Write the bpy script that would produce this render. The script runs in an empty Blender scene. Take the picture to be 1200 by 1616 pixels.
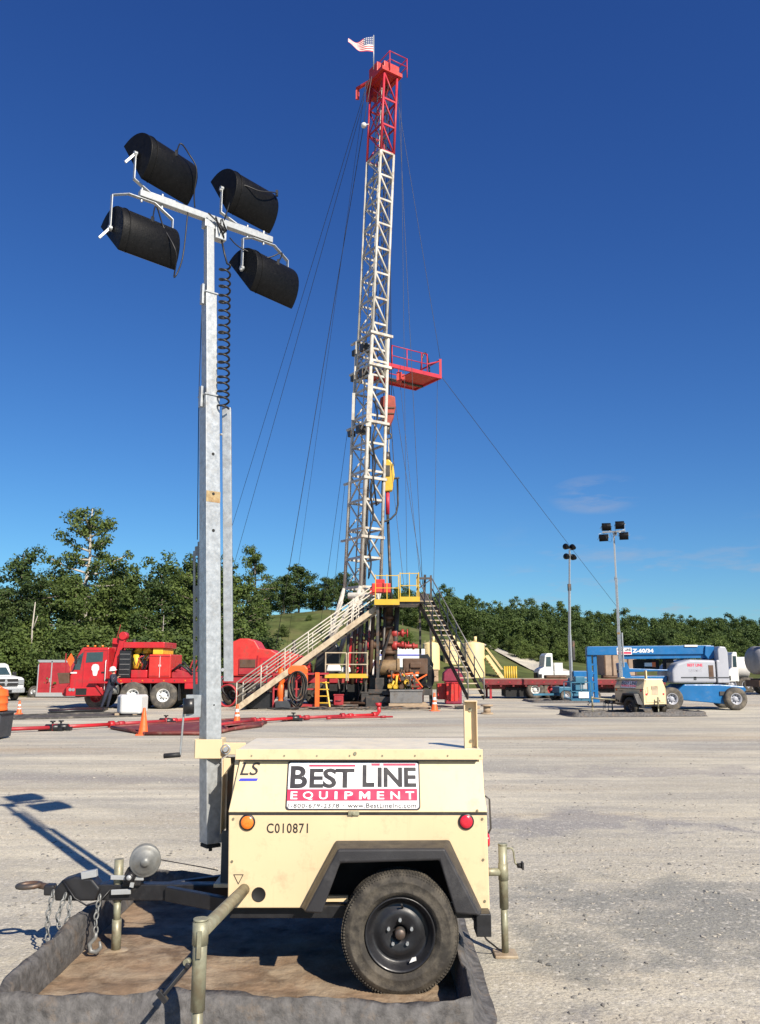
import bpy, bmesh, math, random
import numpy as np
from mathutils import Vector, Matrix

R = math.radians
S = bpy.context.scene
COL = S.collection
V = Vector

# ------------------------------------------------------------------ camera
CAM_H, PITCH, FPX = 1.9, R(10.42), 1305.0
cam_d = bpy.data.cameras.new('camera')
cam_d.sensor_fit = 'VERTICAL'
cam_d.sensor_height = 24.0
cam_d.lens = 24.0 * FPX / 1616.0
cam_d.clip_start = 0.05
cam_d.clip_end = 3000
cam = bpy.data.objects.new('camera', cam_d)
COL.objects.link(cam)
cam.location = (0, 0, CAM_H)
cam.rotation_euler = (R(90) + PITCH, 0, 0)
S.camera = cam

# ------------------------------------------------------------------ light
SUN_EL, SUN_AZ = R(37), R(147.3)      # azimuth clockwise from +Y
sun_dir = V((math.cos(SUN_EL) * math.sin(SUN_AZ), math.cos(SUN_EL) * math.cos(SUN_AZ), math.sin(SUN_EL)))
sd = bpy.data.lights.new('sun', 'SUN')
sd.energy = 4.6
sd.angle = R(0.53)
sd.color = (1.0, 0.91, 0.78)
so = bpy.data.objects.new('sun', sd)
COL.objects.link(so)
so.rotation_euler = sun_dir.to_track_quat('Z', 'Y').to_euler()
so.location = (20, -30, 40)

W = bpy.data.worlds.new('World')
S.world = W
W.use_nodes = True
wn, wl = W.node_tree.nodes, W.node_tree.links
wn.clear()
wo = wn.new('ShaderNodeOutputWorld')
bg = wn.new('ShaderNodeBackground')
bg.inputs['Strength'].default_value = 0.09
sky = wn.new('ShaderNodeTexSky')
sky.sky_type = 'NISHITA'
sky.sun_disc = False
sky.sun_elevation = SUN_EL
sky.sun_rotation = SUN_AZ
sky.altitude = 300
sky.air_density = 1.0
sky.dust_density = 0.3
sky.ozone_density = 3.0
hs = wn.new('ShaderNodeHueSaturation')
hs.inputs['Saturation'].default_value = 1.05
hs.inputs['Value'].default_value = 1.0
spl = wn.new('ShaderNodeSeparateColor'); cmb = wn.new('ShaderNodeCombineColor')
wl.new(sky.outputs[0], spl.inputs[0])
for i_, (k_, e_) in enumerate(((0.335, 1.07), (0.445, 1.15), (0.86, 0.93))):   # deep polarised blue
    pw = wn.new('ShaderNodeMath'); pw.operation = 'POWER'; pw.inputs[1].default_value = e_
    ml = wn.new('ShaderNodeMath'); ml.operation = 'MULTIPLY'; ml.inputs[1].default_value = k_
    wl.new(spl.outputs[i_], pw.inputs[0]); wl.new(pw.outputs[0], ml.inputs[0]); wl.new(ml.outputs[0], cmb.inputs[i_])
wl.new(cmb.outputs[0], hs.inputs['Color'])
# thin clouds low over the horizon
tc = wn.new('ShaderNodeTexCoord')
sx = wn.new('ShaderNodeSeparateXYZ')
wl.new(tc.outputs['Generated'], sx.inputs[0])
mp = wn.new('ShaderNodeMapping')
mp.inputs['Scale'].default_value = (5.0, 5.0, 22.0)
wl.new(tc.outputs['Generated'], mp.inputs['Vector'])
cn = wn.new('ShaderNodeTexNoise')
cn.inputs['Scale'].default_value = 1.6
cn.inputs['Detail'].default_value = 8
cn.inputs['Roughness'].default_value = 0.6
wl.new(mp.outputs[0], cn.inputs['Vector'])
cr = wn.new('ShaderNodeMapRange')
cr.inputs['From Min'].default_value = 0.54
cr.inputs['From Max'].default_value = 0.72
wl.new(cn.outputs['Fac'], cr.inputs['Value'])
def wmath(op, a, b):
    m = wn.new('ShaderNodeMath'); m.operation = op
    for i, q in enumerate((a, b)):
        if isinstance(q, (int, float)): m.inputs[i].default_value = q
        else: wl.new(q, m.inputs[i])
    return m.outputs[0]
def wrange(src, a, b, lo=0.0, hi=1.0):
    m = wn.new('ShaderNodeMapRange')
    m.inputs['From Min'].default_value = a; m.inputs['From Max'].default_value = b
    m.inputs['To Min'].default_value = lo; m.inputs['To Max'].default_value = hi
    wl.new(src, m.inputs['Value']); return m.outputs[0]
low = wrange(sx.outputs['Z'], 0.17, 0.07)             # only near the horizon
east = wrange(sx.outputs['X'], 0.12, 0.22)            # and to the right
msk = wmath('MULTIPLY', wmath('MULTIPLY', cr.outputs[0], low), wmath('MULTIPLY', east, 0.85))
# one small wisp a little higher up
def blob(cx, cz, rx, rz):
    a = wmath('DIVIDE', wmath('SUBTRACT', sx.outputs['X'], cx), rx)
    b = wmath('DIVIDE', wmath('SUBTRACT', sx.outputs['Z'], cz), rz)
    return wrange(wmath('ADD', wmath('MULTIPLY', a, a), wmath('MULTIPLY', b, b)), 1.0, 0.0)
wis = wmath('MULTIPLY', wrange(cn.outputs['Fac'], 0.40, 0.70), wmath('MULTIPLY', blob(0.255, 0.195, 0.06, 0.024), 0.8))
wis2 = wmath('MULTIPLY', wrange(cn.outputs['Fac'], 0.38, 0.70), wmath('MULTIPLY', blob(-0.31, 0.68, 0.12, 0.035), 0.10))
mixc = wn.new('ShaderNodeMix'); mixc.data_type = 'RGBA'
wl.new(wmath('MINIMUM', wmath('ADD', wmath('ADD', msk, wis), wis2), 1.0), mixc.inputs[0])
wl.new(hs.outputs[0], mixc.inputs[6])
mixc.inputs[7].default_value = (3.1, 3.15, 3.6, 1)
wl.new(mixc.outputs[2], bg.inputs['Color'])
wl.new(bg.outputs[0], wo.inputs['Surface'])

S.view_settings.view_transform = 'Standard'
S.view_settings.look = 'None'
S.view_settings.gamma = 1.0
S.view_settings.exposure = 0.72
S.view_settings.use_curve_mapping = False
S.cycles.max_bounces = 6
S.cycles.transparent_max_bounces = 6

# ------------------------------------------------------------------ helpers
def at(px, py, Y):
    """point seen at photograph pixel (px, py) in the vertical plane y = Y"""
    xc = (px - 600) / FPX; yc = (808 - py) / FPX
    dy = math.cos(PITCH) - yc * math.sin(PITCH); dz = math.sin(PITCH) + yc * math.cos(PITCH)
    t = Y / dy
    return V((xc * t, Y, CAM_H + dz * t))

def gr(px, py, z=0.0):
    xc = (px - 600) / FPX; yc = (808 - py) / FPX
    dy = math.cos(PITCH) - yc * math.sin(PITCH); dz = math.sin(PITCH) + yc * math.cos(PITCH)
    t = (z - CAM_H) / dz
    return V((xc * t, dy * t, z))

def link(o, parent=None):
    COL.objects.link(o)
    if parent is not None: o.parent = parent
    return o

class MB:
    """collects shapes and links them as one mesh object"""
    def __init__(s): s.v, s.f, s.mi, s.sm = [], [], [], []
    def add(s, vs, fs, m=0, smooth=False):
        b = len(s.v); s.v += [tuple(v) for v in vs]
        for f in fs:
            s.f.append(tuple(b + i for i in f)); s.mi.append(m); s.sm.append(smooth)
        return s
    def box(s, c, d, m=0, rz=0.0, top=(1, 1)):
        x, y, z = d[0] / 2, d[1] / 2, d[2] / 2; c = V(c)
        vs = [(-x, -y, -z), (x, -y, -z), (x, y, -z), (-x, y, -z)]
        vs += [(-x * top[0], -y * top[1], z), (x * top[0], -y * top[1], z), (x * top[0], y * top[1], z), (-x * top[0], y * top[1], z)]
        cs, sn = math.cos(rz), math.sin(rz)
        vs = [V((a * cs - b * sn, a * sn + b * cs, q)) + c for a, b, q in vs]
        return s.add(vs, [(0, 3, 2, 1), (4, 5, 6, 7), (0, 1, 5, 4), (1, 2, 6, 5), (2, 3, 7, 6), (3, 0, 4, 7)], m)
    def bb(s, x0, x1, y0, y1, z0, z1, m=0):
        return s.box(((x0 + x1) / 2, (y0 + y1) / 2, (z0 + z1) / 2), (abs(x1 - x0), abs(y1 - y0), abs(z1 - z0)), m)
    def bar(s, p0, p1, w, h, m=0, up=(0, 0, 1)):
        p0, p1 = V(p0), V(p1); d = (p1 - p0).normalized(); up = V(up)
        if abs(d.dot(up)) > 0.98: up = V((0, 1, 0)) if abs(d.y) < 0.9 else V((1, 0, 0))
        a = d.cross(up).normalized(); b = a.cross(d).normalized()
        vs = [p + a * (i * w / 2) + b * (j * h / 2) for p in (p0, p1) for i, j in ((-1, -1), (1, -1), (1, 1), (-1, 1))]
        return s.add(vs, [(0, 1, 2, 3), (7, 6, 5, 4), (0, 4, 5, 1), (1, 5, 6, 2), (2, 6, 7, 3), (3, 7, 4, 0)], m)
    def sqt(s, p0, p1, a, b, m=0):
        """square tube between points with explicit half-side vectors a, b"""
        p0, p1, a, b = V(p0), V(p1), V(a), V(b)
        vs = [p + a * i + b * j for p in (p0, p1) for i, j in ((-1, -1), (1, -1), (1, 1), (-1, 1))]
        return s.add(vs, [(0, 1, 2, 3), (7, 6, 5, 4), (0, 4, 5, 1), (1, 5, 6, 2), (2, 6, 7, 3), (3, 7, 4, 0)], m)
    def cyl(s, p0, p1, r0, r1=None, n=14, m=0, caps=True):
        if r1 is None: r1 = r0
        p0, p1 = V(p0), V(p1); d = (p1 - p0).normalized()
        a = d.orthogonal().normalized(); b = d.cross(a)
        vs = []
        for p, r in ((p0, r0), (p1, r1)):
            for k in range(n):
                t = 2 * math.pi * k / n; vs.append(p + a * (r * math.cos(t)) + b * (r * math.sin(t)))
        s.add(vs, [(k, (k + 1) % n, n + (k + 1) % n, n + k) for k in range(n)], m, True)
        if caps:
            s.add(vs[:n], [tuple(reversed(range(n)))], m); s.add(vs[n:], [tuple(range(n))], m)
        return s
    def tube(s, pts, r, n=8, m=0, closed=False, caps=True):
        pts = [V(p) for p in pts]; N = len(pts)
        if not isinstance(r, (list, tuple)): r = [r] * N
        rings = []; a = None
        for i, p in enumerate(pts):
            if closed: d = (pts[(i + 1) % N] - pts[i - 1])
            else: d = pts[min(i + 1, N - 1)] - pts[max(i - 1, 0)]
            if d.length < 1e-9: d = V((0, 0, 1))
            d.normalize()
            if a is None: a = d.orthogonal().normalized()
            else:
                a = a - d * a.dot(d)
                a = a.normalized() if a.length > 1e-6 else d.orthogonal().normalized()
            b = d.cross(a)
            rings.append([p + a * (r[i] * math.cos(2 * math.pi * k / n)) + b * (r[i] * math.sin(2 * math.pi * k / n)) for k in range(n)])
        vs = [q for g in rings for q in g]
        fs = []
        for i in range(N if closed else N - 1):
            j = (i + 1) % N
            fs += [(i * n + k, i * n + (k + 1) % n, j * n + (k + 1) % n, j * n + k) for k in range(n)]
        s.add(vs, fs, m, True)
        if caps and not closed:
            s.add(rings[0], [tuple(reversed(range(n)))], m); s.add(rings[-1], [tuple(range(n))], m)
        return s
    def lathe(s, prof, o, d, n=24, m=0, closed=False):
        """prof: [(radius, offset along d)]"""
        o, d = V(o), V(d).normalized(); a = d.orthogonal().normalized(); b = d.cross(a)
        P = len(prof); vs = []
        for r, h in prof:
            for k in range(n):
                t = 2 * math.pi * k / n; vs.append(o + d * h + a * (r * math.cos(t)) + b * (r * math.sin(t)))
        fs = []
        for i in range(P if closed else P - 1):
            j = (i + 1) % P
            fs += [(i * n + k, i * n + (k + 1) % n, j * n + (k + 1) % n, j * n + k) for k in range(n)]
        return s.add(vs, fs, m, True)
    def prism(s, poly, o, ux, uy, dep, m=0, smooth=False):
        """polygon (2-D) in frame o,ux,uy extruded along vector dep"""
        o, ux, uy, dep = V(o), V(ux), V(uy), V(dep); n = len(poly)
        a = [o + ux * x + uy * y for x, y in poly]; b = [p + dep for p in a]
        s.add(a, [tuple(range(n))], m); s.add(b, [tuple(reversed(range(n)))], m)
        return s.add(a + b, [(k, n + k, n + (k + 1) % n, (k + 1) % n) for k in range(n)], m, smooth)
    def ball(s, c, r, n=12, k=8, m=0):
        if not isinstance(r, (list, tuple)): r = (r, r, r)
        c = V(c); vs = []
        for i in range(k + 1):
            ph = math.pi * i / k
            for j in range(n):
                t = 2 * math.pi * j / n
                vs.append(c + V((r[0] * math.sin(ph) * math.cos(t), r[1] * math.sin(ph) * math.sin(t), r[2] * math.cos(ph))))
        fs = [(i * n + j, (i + 1) * n + j, (i + 1) * n + (j + 1) % n, i * n + (j + 1) % n) for i in range(k) for j in range(n)]
        return s.add(vs, fs, m, True)
    def build(s, name, mats, parent=None, off=None, bevel=0, fix=True, seg=2):
        if not isinstance(mats, (list, tuple)): mats = [mats]
        me = bpy.data.meshes.new(name)
        vs = s.v if off is None else [(x - off[0], y - off[1], z - off[2]) for x, y, z in s.v]
        me.from_pydata(vs, [], s.f)
        me.polygons.foreach_set('material_index', s.mi)
        me.polygons.foreach_set('use_smooth', s.sm)
        for q in mats: me.materials.append(q)
        if fix:
            bm = bmesh.new(); bm.from_mesh(me)
            bmesh.ops.remove_doubles(bm, verts=bm.verts, dist=1e-5)
            bmesh.ops.recalc_face_normals(bm, faces=bm.faces)
            bm.to_mesh(me); bm.free()
        me.update()
        o = bpy.data.objects.new(name, me); link(o, parent)
        if bevel:
            b = o.modifiers.new('bevel', 'BEVEL'); b.width = bevel; b.segments = seg
            b.limit_method = 'ANGLE'; b.angle_limit = R(35); b.use_clamp_overlap = True
        return o

def tag(o, label, cat, group=None, kind=None):
    o['label'] = label; o['category'] = cat
    if group: o['group'] = group
    if kind: o['kind'] = kind
    return o

class Thing:
    """an Empty at the thing's base; parts are given in world coordinates (local=False) or local ones"""
    def __init__(s, name, label, cat, loc, rz=0.0, group=None, local=False):
        s.o = bpy.data.objects.new(name, None); COL.objects.link(s.o)
        s.o.empty_display_size = 0.2
        s.o.location = loc; s.o.rotation_euler = (0, 0, rz); s.local = local
        s.off = None if local else tuple(loc)
        tag(s.o, label, cat, group)
    def part(s, name, mb, mats, parent=None, bevel=0, label=None, fix=True, seg=2):
        o = mb.build(name, mats, parent or s.o, s.off, bevel, fix, seg)
        if label: o['label'] = label
        return o

def single(name, mb, mats, label, cat, loc, group=None, bevel=0, kind=None):
    """a thing that is one mesh, its origin at loc (shapes given in world coordinates)"""
    o = mb.build(name, mats, None, tuple(loc), bevel)
    o.location = loc
    return tag(o, label, cat, group, kind)

def struct(name, mb, mats, fix=True):
    o = mb.build(name, mats, None, fix=fix); o['kind'] = 'structure'; return o

def copy_tree(o, parent=None):
    c = o.copy(); COL.objects.link(c); c.parent = parent
    for ch in list(o.children): copy_tree(ch, c)
    return c

# ------------------------------------------------------------------ materials
def M(name, col, rough=0.55, metal=0.0, var=0.12, scale=6.0, bump=0.0, bscale=60.0, dirt=None, damt=0.0, dscale=3.0, spec=0.5, coat=0.0, col2=None, stretch=None, world=False, trans=0.0, streak=None):
    m = bpy.data.materials.new(name); m.use_nodes = True
    N, L = m.node_tree.nodes, m.node_tree.links
    b = N['Principled BSDF']
    b.inputs['Roughness'].default_value = rough; b.inputs['Metallic'].default_value = metal
    b.inputs['Specular IOR Level'].default_value = spec
    b.inputs['Coat Weight'].default_value = coat
    t = N.new('ShaderNodeTexCoord'); src = t.outputs['Object']
    if world:
        g = N.new('ShaderNodeNewGeometry'); src = g.outputs['Position']
    if stretch:
        q = N.new('ShaderNodeMapping'); q.inputs['Scale'].default_value = stretch
        L.new(src, q.inputs['Vector']); src = q.outputs[0]
    def noise(sc, det=5, ro=0.6):
        n = N.new('ShaderNodeTexNoise'); n.inputs['Scale'].default_value = sc
        n.inputs['Detail'].default_value = det; n.inputs['Roughness'].default_value = ro
        L.new(src, n.inputs['Vector']); return n.outputs['Fac']
    def mixc(f, a, c):
        x = N.new('ShaderNodeMix'); x.data_type = 'RGBA'; L.new(f, x.inputs[0])
        for i, q in ((6, a), (7, c)):
            if isinstance(q, tuple): x.inputs[i].default_value = (*q[:3], 1)
            else: L.new(q, x.inputs[i])
        return x.outputs[2]
    def rng(f, a, c, lo=0.0, hi=1.0):
        x = N.new('ShaderNodeMapRange'); x.inputs['From Min'].default_value = a; x.inputs['From Max'].default_value = c
        x.inputs['To Min'].default_value = lo; x.inputs['To Max'].default_value = hi
        L.new(f, x.inputs['Value']); return x.outputs[0]
    lo = tuple(max(0, c * (1 - var)) for c in col); hi = tuple(min(1, c * (1 + var)) for c in col)
    if col2: lo = col2; hi = col
    c = mixc(rng(noise(scale), 0.3, 0.7), lo, hi)
    if dirt:
        c = mixc(rng(noise(dscale, 8, 0.68), 0.62 - damt * 0.35, 0.80 - damt * 0.2), c, dirt)
    if streak:      # faint rain runs and scuffs
        keep = src
        q = N.new('ShaderNodeMapping'); q.inputs['Scale'].default_value = (26, 26, 1.1); L.new(src, q.inputs['Vector']); src = q.outputs[0]
        c = mixc(rng(noise(1.0, 6, 0.7), 0.56, 0.80, 0, 0.38), c, streak)
        q = N.new('ShaderNodeMapping'); q.inputs['Scale'].default_value = (3, 3, 70); q.inputs['Rotation'].default_value = (0.3, 0.2, 0.1); L.new(keep, q.inputs['Vector']); src = q.outputs[0]
        c = mixc(rng(noise(1.0, 3, 0.6), 0.74, 0.78, 0, 0.35), c, (0.82, 0.74, 0.6)); src = keep
    L.new(c, b.inputs['Base Color'])
    L.new(rng(noise(scale * 2.3), 0.3, 0.7, max(0.05, rough - 0.1), min(1, rough + 0.1)), b.inputs['Roughness'])
    if bump:
        bp = N.new('ShaderNodeBump'); bp.inputs['Strength'].default_value = bump; bp.inputs['Distance'].default_value = 0.02
        L.new(noise(bscale, 6), bp.inputs['Height']); L.new(bp.outputs[0], b.inputs['Normal'])
    return m

RUST = (0.22, 0.09, 0.03); DUST = (0.30, 0.25, 0.19)
m_cream = M('cream_paint', (0.675, 0.53, 0.322), 0.42, bump=0.05, bscale=3.0, var=0.04, scale=2, dirt=(0.50, 0.39, 0.24), damt=0.22, dscale=9, streak=(0.46, 0.35, 0.20))
m_cream_lid = M('faded_cream_lid', (0.74, 0.66, 0.50), 0.4, var=0.08, scale=4, dirt=(0.55, 0.52, 0.45), damt=0.35, dscale=6)
m_galv = M('galvanized_steel', (0.40, 0.42, 0.43), 0.46, 0.5, var=0.22, scale=24, dirt=(0.30, 0.29, 0.27), damt=0.25, dscale=7)
m_galvw = M('bright_galvanized', (0.38, 0.395, 0.40), 0.42, 0.2, var=0.1, scale=30, dirt=(0.5, 0.49, 0.45), damt=0.1, dscale=8)
m_galvd = M('dull_galvanized', (0.20, 0.205, 0.20), 0.5, 0.3, var=0.25, scale=20, dirt=(0.13, 0.12, 0.10), damt=0.3, dscale=10)
m_zinc = M('yellow_zinc_steel', (0.27, 0.265, 0.185), 0.5, 0.3, var=0.25, scale=14, dirt=(0.19, 0.15, 0.095), damt=0.45, dscale=9)
m_black = M('black_steel', (0.016, 0.016, 0.018), 0.38, 0.0, var=0.3, scale=12, dirt=(0.06, 0.052, 0.044), damt=0.05, dscale=10)
m_blackp = M('black_plastic', (0.020, 0.020, 0.022), 0.55, var=0.2, scale=8, dirt=(0.055, 0.05, 0.046), damt=0.25, dscale=7, spec=0.35)
m_lampblk = M('black_lamp_housing', (0.0045, 0.0045, 0.005), 0.5, var=0.4, scale=30, dirt=(0.12, 0.12, 0.115), damt=-0.10, dscale=55, bump=0.1, bscale=90, spec=0.16)
m_rubber = M('tyre_rubber', (0.040, 0.036, 0.031), 0.85, var=0.25, scale=10, dirt=(0.115, 0.10, 0.078), damt=0.55, dscale=11, bump=0.2, bscale=90, spec=0.25)
m_rubfar = M('worn_tyre_rubber', (0.075, 0.07, 0.064), 0.9, var=0.3, scale=6, dirt=(0.2, 0.17, 0.13), damt=0.5, dscale=4, bump=0.2, spec=0.2)
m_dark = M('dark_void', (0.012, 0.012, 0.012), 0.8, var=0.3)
m_fender = M('black_fender_plastic', (0.028, 0.027, 0.029), 0.5, var=0.2, scale=5, dirt=(0.062, 0.060, 0.060), damt=0.25, dscale=6, bump=0.12, bscale=140, spec=0.4)
m_amber = M('amber_lens', (0.85, 0.20, 0.02), 0.25, var=0.15, scale=60, coat=0.5)
m_redlens = M('red_lens', (0.60, 0.015, 0.035), 0.25, var=0.15, scale=60, coat=0.5)
m_white = M('white_paint', (0.66, 0.66, 0.64), 0.5, var=0.05)
m_signw = M('sign_white', (0.80, 0.79, 0.78), 0.35, var=0.04, scale=12)
m_ink = M('sign_black', (0.03, 0.026, 0.027), 0.4, var=0.1)
m_signr = M('sign_red', (0.70, 0.035, 0.09), 0.35, var=0.06)
m_blue_ink = M('blue_ink', (0.05, 0.06, 0.50), 0.4)
m_glass = M('lamp_glass', (0.25, 0.27, 0.28), 0.08, var=0.1, spec=0.8)
m_cable = M('black_cable', (0.012, 0.012, 0.014), 0.5)
m_berm = M('grey_liner', (0.100, 0.095, 0.092), 0.72, var=0.45, scale=16, dirt=(0.17, 0.13, 0.095), damt=0.28, dscale=7, bump=0.7, bscale=22, spec=0.3)
m_floor = M('muddy_liner', (0.20, 0.138, 0.088), 0.72, var=0.6, scale=4, dirt=(0.38, 0.30, 0.21), damt=0.5, dscale=3.5, bump=0.8, bscale=14, spec=0.25)
m_red = M('red_paint', (0.46, 0.018, 0.024), 0.38, var=0.15, scale=2, dirt=(0.22, 0.05, 0.04), damt=0.3, dscale=2.2)
m_redd = M('dull_red_paint', (0.34, 0.022, 0.03), 0.5, var=0.2, scale=3, dirt=(0.2, 0.08, 0.05), damt=0.2)
m_maroon = M('maroon_sheet', (0.16, 0.035, 0.03), 0.6, var=0.3, scale=2, dirt=(0.24, 0.16, 0.11), damt=0.25)
m_orange = M('orange_paint', (0.80, 0.13, 0.02), 0.45, var=0.12, scale=3, dirt=(0.4, 0.12, 0.04), damt=0.2)
m_redor = M('vermilion_paint', (0.54, 0.032, 0.025), 0.45, var=0.16, scale=3, dirt=(0.26, 0.06, 0.04), damt=0.3)
m_yellow = M('yellow_paint', (0.58, 0.37, 0.03), 0.45, var=0.12, scale=3, dirt=(0.35, 0.22, 0.05), damt=0.2)
m_blue = M('blue_paint', (0.006, 0.115, 0.31), 0.38, var=0.12, scale=2, dirt=(0.08, 0.16, 0.28), damt=0.12)
m_bluegr = M('blue_grey_paint', (0.035, 0.14, 0.22), 0.5, var=0.25, scale=3)
m_mast = M('white_mast_steel', (0.50, 0.475, 0.42), 0.5, var=0.18, scale=1.5, dirt=(0.27, 0.19, 0.11), damt=0.38, dscale=2.5)
m_mastred = M('red_mast_steel', (0.46, 0.02, 0.04), 0.5, var=0.2, scale=1.5, dirt=(0.25, 0.04, 0.035), damt=0.3)
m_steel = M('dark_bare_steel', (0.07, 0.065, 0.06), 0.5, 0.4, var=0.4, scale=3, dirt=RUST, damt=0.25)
m_greyst = M('grey_plate_steel', (0.20, 0.195, 0.19), 0.5, 0.3, var=0.3, scale=3, dirt=(0.12, 0.1, 0.08), damt=0.4)
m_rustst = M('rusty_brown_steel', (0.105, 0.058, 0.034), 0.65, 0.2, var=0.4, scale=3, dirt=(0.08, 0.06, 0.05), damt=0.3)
m_wood = M('weathered_timber', (0.36, 0.27, 0.18), 0.8, var=0.3, scale=3, stretch=(1, 8, 8))
m_stair = M('beige_stair_paint', (0.42, 0.34, 0.235), 0.6, var=0.2, scale=3, dirt=(0.20, 0.13, 0.075), damt=0.35, dscale=2.5)
m_tank = M('cream_tank_paint', (0.72, 0.56, 0.28), 0.5, var=0.06, scale=1)
m_wglass = M('window_glass', (0.035, 0.06, 0.07), 0.08, var=0.2, spec=0.8)
m_grey = M('grey_body_paint', (0.36, 0.37, 0.41), 0.4, var=0.08, scale=1.5, dirt=(0.3, 0.28, 0.28), damt=0.12)
m_poly = M('white_poly_plastic', (0.64, 0.63, 0.60), 0.5, var=0.06)
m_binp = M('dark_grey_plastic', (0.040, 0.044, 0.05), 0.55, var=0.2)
m_cone = M('orange_cone_rubber', (0.88, 0.12, 0.02), 0.55, var=0.1)
m_wire = M('steel_wire_rope', (0.045, 0.045, 0.048), 0.5, 0.3, var=0.2)
m_mat = M('dark_ground_mat', (0.06, 0.056, 0.052), 0.85, var=0.4, scale=3, dirt=(0.22, 0.19, 0.15), damt=0.3)
m_bark = M('grey_bark', (0.17, 0.14, 0.11), 0.9, var=0.35, scale=3, bump=0.4, bscale=12)
m_barkp = M('pale_bark', (0.42, 0.38, 0.32), 0.85, var=0.2, scale=3)
m_cloth = M('dark_coverall', (0.022, 0.026, 0.045), 0.85, var=0.3, scale=8)
m_skin = M('skin', (0.50, 0.28, 0.19), 0.6)
m_bluew = M('engine_yellow', (0.70, 0.42, 0.03), 0.5, var=0.2)
m_hose = M('dirty_hose', (0.10, 0.085, 0.07), 0.7, var=0.5, scale=4, dirt=(0.3, 0.14, 0.06), damt=0.3)

def leaf_mat(name, c1, c2, c3, wscale):
    m = bpy.data.materials.new(name); m.use_nodes = True
    N, L = m.node_tree.nodes, m.node_tree.links; b = N['Principled BSDF']
    g = N.new('ShaderNodeNewGeometry'); oi = N.new('ShaderNodeObjectInfo')
    n1 = N.new('ShaderNodeTexNoise'); n1.inputs['Scale'].default_value = wscale; n1.inputs['Detail'].default_value = 4
    L.new(g.outputs['Position'], n1.inputs['Vector'])
    r1 = N.new('ShaderNodeMapRange'); r1.inputs['From Min'].default_value = 0.32; r1.inputs['From Max'].default_value = 0.68
    L.new(n1.outputs['Fac'], r1.inputs['Value'])
    x = N.new('ShaderNodeMix'); x.data_type = 'RGBA'; L.new(r1.outputs[0], x.inputs[0])
    x.inputs[6].default_value = (*c1, 1); x.inputs[7].default_value = (*c2, 1)
    a = N.new('ShaderNodeMath'); a.operation = 'ADD'
    L.new(g.outputs['Random Per Island'], a.inputs[0]); L.new(oi.outputs['Random'], a.inputs[1])
    a2 = N.new('ShaderNodeMath'); a2.operation = 'MULTIPLY'; a2.inputs[1].default_value = 0.38; L.new(a.outputs[0], a2.inputs[0])
    y = N.new('ShaderNodeMix'); y.data_type = 'RGBA'; L.new(a2.outputs[0], y.inputs[0])
    L.new(x.outputs[2], y.inputs[6]); y.inputs[7].default_value = (*c3, 1)
    L.new(y.outputs[2], b.inputs['Base Color'])
    b.inputs['Roughness'].default_value = 0.6; b.inputs['Specular IOR Level'].default_value = 0.25
    tr = N.new('ShaderNodeBsdfTranslucent'); L.new(y.outputs[2], tr.inputs['Color'])
    ms = N.new('ShaderNodeMixShader'); ms.inputs[0].default_value = 0.25
    L.new(b.outputs[0], ms.inputs[1]); L.new(tr.outputs[0], ms.inputs[2])
    L.new(ms.outputs[0], N['Material Output'].inputs['Surface'])
    return m
m_leaf = leaf_mat('broad_leaves', (0.040, 0.070, 0.018), (0.088, 0.135, 0.030), (0.14, 0.18, 0.046), 0.25)
m_leafd = leaf_mat('dark_leaves', (0.028, 0.052, 0.017), (0.060, 0.098, 0.026), (0.095, 0.13, 0.038), 0.25)
m_leafy = leaf_mat('yellow_green_leaves', (0.06, 0.10, 0.022), (0.10, 0.15, 0.03), (0.15, 0.19, 0.05), 0.4)
m_leaff = leaf_mat('far_wood_leaves', (0.028, 0.055, 0.016), (0.090, 0.130, 0.030), (0.10, 0.14, 0.035), 0.11)

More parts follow.
